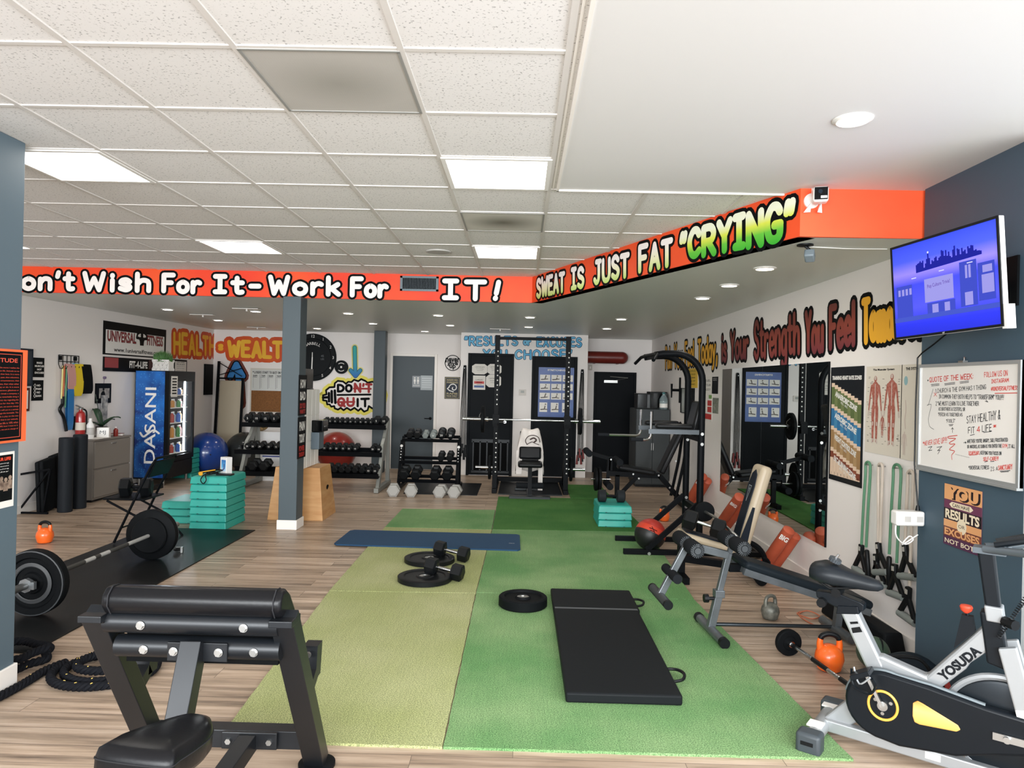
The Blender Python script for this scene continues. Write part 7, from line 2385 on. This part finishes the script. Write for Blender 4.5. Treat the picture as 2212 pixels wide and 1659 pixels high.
def band_handle(t, top, kind, tilt=0, drop=.20, wd=.19):
    """strap splitting to both ends of a padded grip; top in wall coordinates (along, z)"""
    s0, z0 = top
    y = -.035
    M = shift(s0, y, z0) @ Matrix.Rotation(tilt, 4, 'Y')
    if kind == 'edge':
        MB().box((0, 0, -.11), (.035, .03, .20), M).build('strap', blkp, t, smooth=30, bev=.012)
        return
    MB().beam((0, 0, 0), (0, 0, -.08), .045, .028, M=M).beam((-.004, 0, -.07), (-wd / 2, 0, -drop), .034, .024, up=(0, 1, 0), M=M).beam((.004, 0, -.07), (wd / 2, 0, -drop), .034, .024, up=(0, 1, 0), M=M).build('strap', blkp, t, smooth=0, bev=.006)
    MB().cyl((-wd / 2, 0, -drop), (wd / 2, 0, -drop), .024, n=14, M=M).build('grip', gripg, t)
    MB().box((0, -.016, -.03), (.026, .004, .03), M).build('tag', mat('tag_grey', '#a8a49c', .6), t, smooth=0)


def wall_band(label, m, tops, legs, handles):
    """tops: pixel of the peg; legs: pixel ends of both tube legs"""
    p = AX(tops[0], tops[1], WX - .035)
    t = thing('resistance_band', label, 'resistance band', (WX, p.y, 0), -PI / 2, 'resistance bands on the mirror wall')
    S = lambda px, py: (p.y - AX(px, py, WX - .035).y, AX(px, py, WX - .035).z)
    (s1, z1), (s2, z2) = S(*legs[0]), S(*legs[1])
    zt = p.z
    w = max(.028, (s2 - s1) / 2)
    mid = [(0 - w, -.035, zt - .10)] + [(w * math.cos(a), -.035, zt - w * .6 + w * .9 * math.sin(a)) for a in [PI - PI * k / 8 for k in range(9)]] + [(w, -.035, zt - .10)]
    MB().tube(spline([(s1, -.035, z1), ((s1 - w) / 2, -.035, (z1 + zt) / 2)] + mid + [((s2 + w) / 2, -.035, (z2 + zt) / 2), (s2, -.035, z2)], 4), .0095, 8).build('tube', m, t)
    MB().cyl((0, 0, zt - .01), (0, -.05, zt - .01), .005, n=8).build('peg', steel, t)
    for (px, py, kind, tilt) in handles:
        band_handle(t, S(px, py), kind, tilt)
    return t


wall_band('green tube band with two grey handles, next to the heart rate chart', gb, (1875, 1001), ((1861, 1176), (1871, 1182)), [(1861, 1176, 'tri', .05), (1872, 1184, 'edge', -.2)])
wall_band('pale tube band between the two green ones', wb, (1902, 1004), ((1897, 1170), (1901, 1172)), [(1897, 1171, 'tri', -.25), (1892, 1196, 'tri', -.2)])
wall_band('green tube band hanging behind the white outlet box', gb, (1938, 1008), ((1921, 1197), (1937, 1216)), [(1921, 1198, 'edge', 0), (1933, 1218, 'tri', -.1)])
wall_band('pale tube band half hidden by the dark pier edge', wb, (1967, 1020), ((1955, 1176), (1965, 1265)), [(1955, 1176, 'tri', -.2), (1963, 1268, 'tri', .05)])

# ================================================================== FLOOR BY THE MIRROR WALL
kettlebell('worn grey iron kettlebell on the planks under the sit-up bench', (1.855, 5.24, 0), .066, mat('worn_iron', '#55554f', .5, .4, var=(30, '#77766c')), mat('worn_iron', '#55554f', .5, .4), .4)
kettlebell('large orange kettlebell beside the small barbell', (1.885, 4.31, 0), .084, okb, blkp, -.15)
p0, p1 = Vector((1.722, 4.53, .082)), Vector((1.835, 3.74, .082))
t = thing('short_barbell', 'short chrome barbell with small black plates lying on the planks', 'barbell', (0, 0, 0))
dv = (p1 - p0).normalized()
MB().cyl(p0 - dv * .04, p1 + dv * .04, .0125, n=12).build('bar', chrome, t)
mb = MB()
for a, b in ((.05, .10), (.28, .44), (.56, .66)):
    mb.cyl(p0 + dv * a, p0 + dv * b, .0135, n=12)
mb.build('grip_section', blkp, t)
for q_, s in ((p0, 1), (p1, -1)):
    MB().lathe([(.013, -.022), (.076, -.022), (.082, -.014), (.082, .014), (.076, .022), (.045, .022), (.04, .016), (.013, .016)], 30, frame(q_, q_ + dv * s)).build('plate', rub, t)
    MB().cyl(q_ + dv * s * .02, q_ + dv * s * .045, .02, n=14).build('collar', chrome, t)
t = thing('foam_bolster', 'long black foam bolster lying along the mirror wall', 'bolster', (2.395, 5.0, 0), .03)
MB().box((0, 0, .07), (.17, .86, .14), t=(.7, .98)).build('bolster_body', mat('bolster_black', '#141618', .6), t, smooth=30, bev=.015)
cordm = mat('orange_cord', '#b8694a', .5)
P = [(2.16, 5.42, .006), (2.10, 5.36, .006), (2.16, 5.25, .006), (2.24, 5.3, .012), (2.2, 5.42, .012), (2.1, 5.33, .006), (2.13, 5.1, .006), (2.25, 5.15, .006), (2.28, 4.8, .006), (2.25, 4.55, .006), (2.33, 4.45, .006), (2.46, 4.40, .03), (2.49, 4.36, .16)]
tag(MB().tube(spline(P, 6), .005, 6).build('extension_cord', cordm), 'thin orange extension cord looping along the mirror wall', 'cord')
t = thing('green_medicine_ball', 'dark green medicine ball at the foot of the dark pier', 'medicine ball', (2.17, 4.36, .095))
MB().ball((0, 0, 0), .095, 28, 16).build('skin', mat('moss_green_rubber', '#3d5140', .5), t)
MB().tube([(.096 * math.sin(a) * .35, -.0955 * math.cos(a * 1.0) * .9, .096 * math.sin(a) * .93) for a in [-.3 + 1.7 * k / 10 for k in range(11)]], .008, 6).build('band_marking', blkp, t)

# ================================================================== SIT-UP BENCH
gun = mat('gunmetal_tube', '#62676a', .35, .6, var=(9, '#757a7e'))
SA = math.atan2(.07, .997)
t = thing('sit_up_bench', 'grey decline sit-up bench with black pad and ribbed foam leg rollers', 'bench', (1.32, 4.86, 0), SA)
Z0 = .012
MB().cyl((.0, -.24, .03 + Z0), (.0, .22, .03 + Z0), .03, n=16).build('front_foot', gun, t)
for y in (-.26, .24):
    MB().cyl((0, y - .02, .03 + Z0), (0, y + .02, .03 + Z0), .034, n=16).build('foot_cap', blkp, t)
MB().beam((.0, 0, .05), (.055, 0, .30), .05, .05).beam((.048, 0, .27), (.115, 0, .56), .04, .04).box((.052, 0, .285), (.065, .065, .05)).build('front_post', gun, t, smooth=0, bev=.004)
MB().cyl((.04, -.0, .25), (-.02, -.0, .25), .012, n=10).cyl((-.02, 0, .25), (-.05, 0, .25), .028, n=10).build('adjust_knob', blkp, t, smooth=0)
MB().beam((.11, 0, .545), (-.19, 0, .615), .045, .05).build('roller_beam', gun, t, smooth=0, bev=.004)
MB().beam((-.18, 0, .60), (-.35, 0, .27), .035, .045).build('leg_lever', gun, t, smooth=0, bev=.004)
MB().cyl((-.35, -.18, .262), (-.35, .19, .262), .03, n=16).build('lever_bar', mat('dark_tube', '#3e4244', .45, .3), t)
for y in (-.19, .20):
    MB().cyl((-.35, y - .012, .262), (-.35, y + .012, .262), .031, n=16).build('lever_cap', blkp, t)


def ribbed_roller(x, z, y0, y1, r):
    f = MB().lathe([(r * .86, 0), (r, .02), (r, y1 - y0 - .02), (r * .86, y1 - y0)], 24, shift(x, y0, z) @ Y90).build('foam_roller', foam, t)
    mb = MB()
    for k in range(22):
        a = 2 * PI * k / 22
        mb.beam((x + r * .5 * math.cos(a), y0 - .001, z + r * .5 * math.sin(a)), (x + r * .93 * math.cos(a), y0 + .004, z + r * .93 * math.sin(a)), .006, .006)
    mb.cyl((x, y0 - .006, z), (x, y0 + .01, z), r * .42, n=18)
    mb.build('roller_end', mat('roller_end_rubber', '#3c4043', .6), f)


ribbed_roller(-.165, .615, -.20, -.02, .05)
ribbed_roller(-.165, .615, .03, .24, .05)
ribbed_roller(.145, .632, -.20, -.02, .05)
ribbed_roller(.145, .632, .03, .20, .05)
MB().beam((.11, 0, .54), (.145, 0, .632), .03, .03).build('roller_stub', gun, t, smooth=0)
MB().cyl((-.275, -.14, .415), (-.275, .15, .415), .032, n=14).build('lower_roller', foam, t)
Mp = shift(.17, 0, .515) @ Matrix.Rotation(math.atan2(.27, .87), 4, 'Y')
MB().box((.47, 0, .0), (.92, .29, .06), Mp).build('pad', mat('pad_charcoal', '#1b2126', .45, bump=(90, .06)), t, smooth=30, bev=.026, seg=3)
MB().beam((.02, -.12, -.045), (.93, -.12, -.045), .03, .045, M=Mp).beam((.02, .12, -.045), (.93, .12, -.045), .03, .045, M=Mp).beam((.05, -.12, -.045), (.05, .12, -.045), .03, .04, M=Mp).build('pad_rail', gun, t, smooth=0)
MB().beam((.115, 0, .46), (.20, 0, .46), .05, .05).build('pad_hinge', blksteel, t, smooth=0)
MB().cyl((.02, .03, .065), (.88, .03, .05), .013, n=10).build('base_rod', mat('dark_rod', '#3a3f43', .3, .7), t)
MB().cyl((.88, -.2, .042), (.88, .2, .042), .03, n=14).beam((.88, .0, .06), (.90, 0, .26), .045, .045).build('rear_foot', gun, t)
# ================================================================== PREACHER CURL BENCH IN FRONT
pst = mat('satin_black_frame', '#15181c', .38, .25)
lea = mat('black_leather', '#121214', .3, bump=(70, .08))
t = thing('preacher_bench', 'black preacher curl bench with padded armrest and leather seat', 'bench', (0, 0, 0))
PL, PR = -1.535, -.845
for x, s in ((PL, -1), (PR, 1)):
    MB().beam((x, 2.60, .80), (x, 3.07, .03), .075, .085, up=(1, 0, 0)).bx((x - .043, 2.55, .775), (x + .043, 2.655, .80)).build('leg', pst, t, smooth=0, bev=.003)
    MB().lathe([(.075, 0), (.078, .006), (.078, .02), (.06, .028), (.0, .028)], 28, shift(x + .0, 3.075, 0)).build('foot_disc', rub, t)
    h_ = MB().beam((x, 2.84, .40), (x, 2.94, .46), .06, .05).prism([(0, 0), (.07, 0), (.09, .13), (.02, .13)], .06, shift(x + .03, 2.92, .44) @ Matrix.Rotation(PI / 2, 4, 'Z')).build('bar_bracket', pst, t, smooth=0)
    MB().cyl((x - .0, 2.915, .545), (x - .0, 2.90, .545), .012, n=10).build('bracket_bolt', steel, h_)
MB().tube([(PL + .03, 2.615, .765), (PR - .02, 2.615, .765)], .040, 16).build('upper_rail', pst, t)
MB().tube([(PL + .06, 2.640, .668), (PR - .02, 2.640, .668)], .040, 16).build('lower_rail', pst, t)
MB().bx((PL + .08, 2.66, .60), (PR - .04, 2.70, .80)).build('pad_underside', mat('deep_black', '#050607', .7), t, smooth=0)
for x, y, z in [(-1.36, 2.575, .765), (-.985, 2.575, .765), (-1.36, 2.60, .668), (-1.245, 2.59, .668), (-1.08, 2.59, .668), (-.955, 2.60, .668)]:
    MB().cyl((x, y, z), (x, y - .012, z), .0125, n=6).cyl((x, y - .003, z), (x, y, z), .016, n=14).build('bolt', steel, t)
# padded armrest: rounded top edge, sloping away from the seat
prof = [(2.585, .80), (2.560, .835), (2.565, .872), (2.595, .898), (2.635, .895), (2.68, .865), (2.90, .60), (2.875, .575), (2.64, .79)]
mb = MB().prism([(y, z) for y, z in prof], .655, shift(PR - .003, 0, 0) @ Matrix.Rotation(PI / 2, 4, 'Z'))
mb.build('arm_pad', lea, t, smooth=50, bev=.014, seg=3)
mb = MB()
for x in (PR - .03, PL + .06):
    mb.tube([(x, y - .003 if y < 2.65 else y, z + .002) for y, z in prof[:6]], .0025, 6)
mb.build('seam_piping', mat('leather_seam', '#2a2a2c', .5), t)
MB().beam((-1.175, 2.60, .70), (-1.165, 2.36, .20), .075, .075).build('seat_upright', pst, t, smooth=0, bev=.003)
MB().bx((-1.27, 2.592, .632), (-1.05, 2.602, .70)).build('joint_plate', pst, t, smooth=0, bev=.002)
MB().beam((PL, 3.01, .16), (PR, 3.01, .16), .075, .075).bx((-1.21, 2.95, .13), (-.98, 2.965, .20)).build('cross_beam', pst, t, smooth=0, bev=.003)
for x in (-1.18, -1.01):
    MB().cyl((x, 2.95, .165), (x, 2.938, .165), .0125, n=6).build('bolt', steel, t)
MB().beam((-1.10, 2.97, .16), (-1.14, 2.05, .06), .07, .07).build('spine_beam', pst, t, smooth=0, bev=.003)
MB().beam((-1.15, 2.34, .24), (-1.14, 2.16, .50), .07, .07).build('seat_post', pst, t, smooth=0)
MB().beam((-1.36, 2.02, .035), (-.92, 2.02, .035), .07, .07).build('rear_foot', pst, t, smooth=0)
SQ = [(-.135, -.16), (.13, -.16), (.155, -.10), (.15, .06), (.09, .16), (.02, .19), (-.05, .15), (-.15, -.04), (-.16, -.11)]
SQ = [(q.x * .76, q.y * .9) for q in spline([(a, b, 0) for a, b in SQ], 5, closed=True)]
n = len(SQ)
vs, fs = [], []
for sc, z in ((.90, 0), (1, .018), (1.0, .06), (.955, .084), (.80, .096), (.4, .1)):
    vs += [(a * sc, b * sc, z) for a, b in SQ]
for j in range(5):
    fs += [(j * n + k, j * n + (k + 1) % n, (j + 1) * n + (k + 1) % n, (j + 1) * n + k) for k in range(n)]
fs += [tuple(range(n - 1, -1, -1)), tuple(range(5 * n, 6 * n))]
st_ = MB().add(vs, fs, shift(-1.045, 2.12, .515) @ Matrix.Rotation(-.15, 4, 'Z') @ Matrix.Rotation(-.08, 4, 'X')).build('seat', lea, t, smooth=60)
MB().tube([(a * 1.004, b * 1.004, .060) for a, b in SQ], .002, 6, closed=True, M=shift(-1.045, 2.12, .515) @ Matrix.Rotation(-.15, 4, 'Z') @ Matrix.Rotation(-.08, 4, 'X')).build('seat_seam', mat('leather_seam', '#2a2a2c', .5), st_)

# ================================================================== BATTLE ROPES
ropem = mat('black_braid', '#15161a', .75, bump=(60, .4))


def battle_rope(label, P, r=.021):
    """three strands laid round a common path"""
    t = thing('battle_rope', label, 'rope', (0, 0, 0), group='black battle ropes')
    Q = spline(P, 26)
    L = 0
    T, ph = [], []
    for i, p in enumerate(Q):
        L += (p - Q[i - 1]).length if i else 0
        ph.append(L * 2 * PI / .085)
        T.append((Q[min(i + 1, len(Q) - 1)] - Q[max(i - 1, 0)]).normalized())
    fleck = MB()
    for s in range(3):
        S = []
        for i, p in enumerate(Q):
            u = T[i].cross(Vector((0, 0, 1))).normalized()
            w = u.cross(T[i])
            a = ph[i] + s * 2 * PI / 3
            S.append(p + (u * math.cos(a) + w * math.sin(a)) * r * .56)
        MB().tube(S, r * .62, 7).build('strand', ropem, t)
        if s == 0:
            for i in range(6, len(S) - 3, 19):
                d = (S[i] - Q[i]).normalized()
                if d.z > -.2:
                    fleck.tube([S[i] + d * r * .6, S[i + 1] + d * r * .62, S[i + 2] + d * r * .6], .0022, 5)
    fleck.build('tracer_thread', mat('yellow_thread', '#d9b65a', .6), t)
    return t


P = []
for k in range(40):
    a = 2.6 + k * .385
    rr_ = .295 - .0040 * k
    P.append((-2.28 + rr_ * math.cos(a) + .008 * math.sin(k), 3.99 + rr_ * .95 * math.sin(a), .026 + (.034 if k > 30 else 0)))
P = [(-2.72, 3.30, .026), (-2.63, 3.50, .026), (-2.60, 3.72, .026), (-2.60, 3.92, .026)] + P[1:]
battle_rope('black battle rope coiled in rings behind the preacher bench', P)
P = []
for k in range(20):
    a = -1.2 + k * .4
    P.append((-2.96 + (.24 + .035 * (k % 2)) * math.cos(a), 4.06 + (.20 + .02 * (k % 2)) * math.sin(a), .026 + .0035 * k))
battle_rope('black battle rope coil partly hidden by the slate pillar', P)

# ================================================================== SPIN BIKE
silver = mat('silver_frame_paint', '#a4a7a9', .35, .4)
bkp = mat('bike_black_plastic', '#11161b', .35)
yelr = mat('bike_yellow', '#e9b24a', .4)
t = thing('spin_bike', 'silver and black upright spin bike with amber chain cover window', 'exercise bike', (1.52, 3.52, 0), math.atan2(-.6, .8))
for x, y0, y1 in ((0, -.29, .23), (.97, -.26, .26)):
    MB().cyl((x, y0 + .07, .052), (x, y1 - .07, .052), .038, n=20).build('stabilizer', silver, t)
    for y, e in ((y0, y0 + .09), (y1 - .09, y1)):
        c = MB().bx((x - .055, y, 0), (x + .055, e, .098)).build('end_cap', mat('cap_charcoal', '#3a4146', .5), t, smooth=30, bev=.016, seg=3)
        if x == 0 and y < 0:
            MB().bx((x - .03, y - .002, .045), (x + .025, y + .004, .062)).build('cap_slot', blkp, c, smooth=0)
MB().bx((-.037, -.17, .085), (.03, -.10, .0925)).bx((-.036, .10, .085), (.03, .15, .0925)).build('warning_label', paperw, t, smooth=0)
MB().beam((.0, -.03, .06), (.97, -.03, .05), .05, .055).build('base_rail', silver, t, smooth=0, bev=.006)
MB().bx((.44, -.056, .045), (.50, -.0552, .075)).build('rail_label', paperw, t, smooth=0)
MB().prism([(-.025, .05), (.06, .03), (.27, .20), (.20, .28), (.10, .19)], .06, shift(0, -.03, 0)).build('rear_leg', silver, t, smooth=0, bev=.008)
MB().prism([(.068, .615), (.142, .632), (.262, .40), (.25, .33), (.19, .37)], .07, shift(0, -.035, 0)).build('seat_tube', silver, t, smooth=0, bev=.01)
MB().prism([(.118, .565), (.152, .575), (.148, .585), (.114, .575)], .001, shift(0, -.0365, 0)).prism([(.128, .525), (.170, .54), (.158, .562), (.121, .548)], .001, shift(0, -.0365, 0)).build('tube_stripe', blkp, t, smooth=0)
MB().prism([(.20, .44), (.255, .445), (.435, .40), (.66, .692), (.70, .66), (.695, .60), (.60, .50), (.585, .47), (.47, .335), (.40, .30), (.20, .39)], .065, shift(0, -.0325, 0)).build('main_frame', silver, t, smooth=0, bev=.012)
Mt_ = shift(.565, -.0335, .485) @ Matrix.Rotation(-math.atan2(.265, .225), 4, 'Y')
text('frame_lettering', 'YOSUDA', .06, bkp, t, 0, .008, 0, M=Mt_, fit=(.215, .042), bold=.003)
# chain cover
hull = [(.275 + .165 * math.cos(a), .235 + .155 * math.sin(a)) for a in [PI * .5 + (PI * 1.0) * k / 16 for k in range(17)]] + [(.34, .072), (.56, .10), (.70, .15), (.80, .18), (.86, .22), (.86, .30), (.80, .335), (.66, .345), (.45, .375)]
cc = MB().prism(hull, .05, shift(0, -.085, 0)).build('chain_cover', bkp, t, smooth=40, bev=.014, seg=3)
MB().tube([(.275 + .165 * math.cos(a), -.06, .235 + .158 * math.sin(a)) for a in [PI * .95 - (PI * .55) * k / 12 for k in range(13)]] + [(.46, -.06, .378), (.66, -.06, .347)], .008, 6).build('cover_trim', mat('trim_grey', '#6b7478', .4, .3), cc)
MB().prism([(.392, .288), (.41, .303), (.43, .297), (.565, .242), (.575, .225), (.56, .212), (.42, .200), (.40, .205), (.392, .23)], .008, shift(0, -.092, 0)).build('gold_insert', ramp_mat('amber_insert', [(0, '#e0a24a'), (.6, '#f0c274'), (1, '#c98a3c')]), cc, smooth=0, bev=.004)
MB().tube([(.272 + .06 * math.cos(a), -.088, .241 + .064 * math.sin(a)) for a in [2 * PI * k / 32 for k in range(32)]], .006, 8, closed=True).build('ring', yelr, cc)
mb = MB().cyl((.272, -.085, .241), (.272, -.10, .241), .022, n=16)
for k in range(3):
    a = .5 + 2 * PI * k / 3
    mb.cyl((.272 + .037 * math.cos(a), -.084, .241 + .037 * math.sin(a)), (.272 + .037 * math.cos(a), -.089, .241 + .037 * math.sin(a)), .008, n=8)
mb.build('hub_bolts', steel, cc)


def pedal(p, a, y, side):
    MB().beam((.272, side * .105, .241), p, .022, .014).build('crank', steel, t, smooth=0)
    pd = MB().box((0, side * .05, 0), (.09, .085, .022), shift(p[0], y, p[2]) @ Matrix.Rotation(a, 4, 'Y')).build('pedal', bkp, t, smooth=0, bev=.004)
    MB().tube(spline([(p[0] - .05, y + side * .02, p[2]), (p[0] - .04, y + side * .03, p[2] - .07), (p[0] + .03, y + side * .05, p[2] - .085), (p[0] + .06, y + side * .07, p[2] - .04), (p[0] + .05, y + side * .09, p[2])], 4), .006, 6).build('toe_cage', bkp, pd)
    MB().tube(spline([(p[0] - .04, y + side * .02, p[2] + .01), (p[0] - .01, y + side * .05, p[2] - .05), (p[0] + .04, y + side * .08, p[2] + .0)], 4), .004, 6).build('strap', mat('pale_strap', '#a9adb0', .4), pd)
    return pd


pedal((.196, -.11, .39), -.5, -.11, -1)
pedal((.352, .11, .085), .4, .11, 1)
# flywheel and shroud
FC = (.72, .245)
MB().lathe([(.03, -.02), (.19, -.02), (.20, -.016), (.20, .016), (.19, .02), (.03, .02)], 48, shift(FC[0], 0, FC[1]) @ Y90).build('flywheel', mat('flywheel_black', '#1a2127', .3, .4), t)
MB().tube([(FC[0] + .214 * math.cos(a), 0, FC[1] + .214 * math.sin(a)) for a in [PI * .95 - (PI * .75) * k / 20 for k in range(21)]], .016, 8).build('wheel_guard', silver, t)
MB().tube([(FC[0] + .196 * math.cos(a), 0, FC[1] + .196 * math.sin(a)) for a in [PI * 1.12 + (PI * .8) * k / 20 for k in range(21)]], .018, 8).build('wheel_rim', silver, t)
text('wheel_lettering', 'YF', .04, wprint, t, .585, .335, -.024, fit=(.045, .02), rot=-.35)
# head, fork, handlebar post
MB().prism([(.655, .60), (.70, .72), (.655, .765), (.64, .70)], .07, shift(0, -.035, 0)).prism([(.63, .735), (.705, .735), (.745, .50), (.66, .52)], .085, shift(0, -.0425, 0)).build('head_cover', bkp, t, smooth=0, bev=.008)
MB().prism([(.655, .70), (.72, .70), (.712, .765), (.645, .765)], .09, shift(0, -.045, 0)).build('collar', silver, t, smooth=0, bev=.006)
MB().prism([(.648, .76), (.705, .76), (.678, .995), (.615, .995)], .06, shift(0, -.03, 0)).build('handlebar_post', bkp, t, smooth=0, bev=.008)
for y in (-.075, .045):
    MB().prism([(.70, .60), (.765, .62), (.90, .10), (.84, .06)], .03, shift(0, y, 0)).build('fork_leg', silver, t, smooth=0, bev=.006)
MB().prism([(.765, .36), (.80, .37), (.81, .32), (.775, .315)], .001, shift(0, -.0762, 0)).build('fork_label', paperw, t, smooth=0)
MB().bx((.69, -.10, .225), (.86, -.088, .255)).cyl((.74, -.088, .24), (.74, -.115, .24), .014, n=12).build('axle_plate', steel, t, smooth=0)
MB().prism([(.535, .545), (.615, .64), (.605, .70), (.562, .70)], .03, shift(0, -.015, 0)).cyl((.585, 0, .69), (.578, 0, .725), .007, n=8).build('brake_housing', bkp, t, smooth=0)
MB().lathe([(.008, 0), (.022, .012), (.026, .026), (.022, .034), (0, .036)], 16, shift(.578, 0, .708)).build('brake_knob', mat('brake_red', '#d8492f', .35), t)
MB().cyl((.72, -.05, .715), (.76, -.09, .715), .022, n=8).build('adjust_knob', blkp, t, smooth=0)
hb = MB()
hb.tube([(.64, -.03, 1.005), (.70, -.05, 1.01), (.82, -.15, 1.03), (.95, -.22, 1.06), (1.05, -.22, 1.10)], .017, 12)
hb.tube([(.64, .03, 1.005), (.70, .05, 1.01), (.82, .15, 1.03), (.95, .22, 1.06), (1.05, .22, 1.10)], .017, 12)
hb.tube([(.72, -.06, 1.015), (.70, 0, 1.02), (.72, .06, 1.015)], .017, 12)
hb.bx((.60, -.04, .985), (.72, .04, 1.01))
hb.build('handlebar', mat('bar_grey', '#5a6268', .35, .4), t, smooth=40)
MB().tube([(.68, -.045, 1.03), (.80, -.06, 1.07), (.98, -.06, 1.14)], .014, 10).tube([(.68, .045, 1.03), (.80, .06, 1.07), (.98, .06, 1.14)], .014, 10).build('aero_bar', bkp, t)
MB().box((0, 0, 0), (.02, .10, .13), shift(.88, -.0, 1.14) @ Matrix.Rotation(.5, 4, 'Y')).build('console', bkp, t, smooth=30, bev=.01)
P0, P1 = Vector((.70, -.07, .645)), Vector((.86, -.10, .98))
ud = (P1 - P0).normalized()
uu = ud.orthogonal().normalized()
uw = ud.cross(uu)
MB().tube([P0 + (P1 - P0) * (k / 240) + (uu * math.cos(k * .9) + uw * math.sin(k * .9)) * .008 for k in range(241)], .0025, 5).build('coiled_cable', blkp, t)
# saddle
vs, fs = [], []
sec = [(-.078, .03, .80, .765), (-.065, .08, .824, .748), (-.02, .105, .838, .738), (.04, .098, .833, .734), (.09, .066, .817, .732), (.14, .050, .804, .731), (.19, .044, .794, .732), (.228, .034, .783, .736), (.248, .006, .764, .748)]
N = 14
for x, hw, zt_, zb_ in sec:
    for k in range(N):
        a = 2 * PI * k / N
        ca, sa = math.cos(a), math.sin(a)
        sq = lambda q: math.copysign(abs(q) ** .75, q)
        vs.append((x, hw * sq(ca), (zt_ + zb_) / 2 + (zt_ - zb_) / 2 * sq(sa)))
for j in range(len(sec) - 1):
    fs += [(j * N + k, j * N + (k + 1) % N, (j + 1) * N + (k + 1) % N, (j + 1) * N + k) for k in range(N)]
fs += [tuple(range(N - 1, -1, -1)), tuple(range((len(sec) - 1) * N, len(sec) * N))]
MB().add(vs, fs).build('saddle', mat('saddle_vinyl', '#1c2024', .4), t, smooth=70)
MB().tube([(-.04, -.03, .745), (.02, -.03, .715), (.15, -.02, .74)], .006, 8).tube([(-.04, .03, .745), (.02, .03, .715), (.15, .02, .74)], .006, 8).cyl((.05, -.04, .70), (.05, .04, .70), .022, n=14).build('saddle_clamp', blkp, t)
MB().prism([(-.045, .69), (.07, .695), (.155, .675), (.172, .665), (.172, .635), (.06, .625), (-.04, .66)], .06, shift(0, -.03, 0)).build('saddle_slider', bkp, t, smooth=0, bev=.005)
MB().cyl((-.01, -.03, .645), (-.01, -.065, .645), .022, n=10).build('slider_knob', blkp, t, smooth=0)
MB().prism([(.052, .60), (.155, .62), (.148, .655), (.058, .64)], .08, shift(0, -.04, 0)).build('tube_collar', bkp, t, smooth=0, bev=.004)
MB().box((.22, .3, .012), (.001, .001, .001)) if False else None
Lk = t.matrix_basis @ Vector((.035, -.015, .845))
k_ = thing('loose_adjuster', 'loose black ribbed adjuster knob resting on the bike saddle', 'knob', Lk, rot=(.25, .3, 0))
mb = MB().cyl((0, 0, 0), (0, 0, .018), .026, n=20)
for j in range(14):
    a = 2 * PI * j / 14
    mb.cyl((.025 * math.cos(a), .025 * math.sin(a), 0), (.025 * math.cos(a), .025 * math.sin(a), .018), .004, n=6)
mb.build('knob_body', mat('knob_grey', '#3b4146', .45), k_, smooth=40)
MB().cyl((0, 0, .018), (.004, 0, .042), .006, n=10).build('bolt', chrome, k_)

t = thing('duffel_bag', 'crumpled black duffel bag with a red strap behind the bike', 'bag', (2.12, 3.88, 0), -.5)
rr = random.Random(4)
mb = MB().ball((0, 0, .13), .2, 26, 16, (1.0, .62, .66))
mb.v = [(x + .012 * math.sin(19 * z + 7 * x), y + .010 * math.sin(15 * x + 9 * z), max(.004, z + .012 * math.sin(17 * x + 11 * y))) for x, y, z in mb.v]
mb.build('bag_body', mat('bag_nylon', '#1a2128', .5, bump=(18, .5)), t, smooth=80)
MB().tube(spline([(-.12, -.11, .20), (-.08, -.13, .27), (.05, -.13, .29), (.12, -.11, .20)], 5), .010, 8).build('carry_handle', blkp, t)
MB().tube(spline([(.16, -.05, .2), (.19, -.08, .12), (.17, -.1, .03)], 4), .016, 6).build('red_strap', mat('red_webbing', '#9c2f26', .6), t)
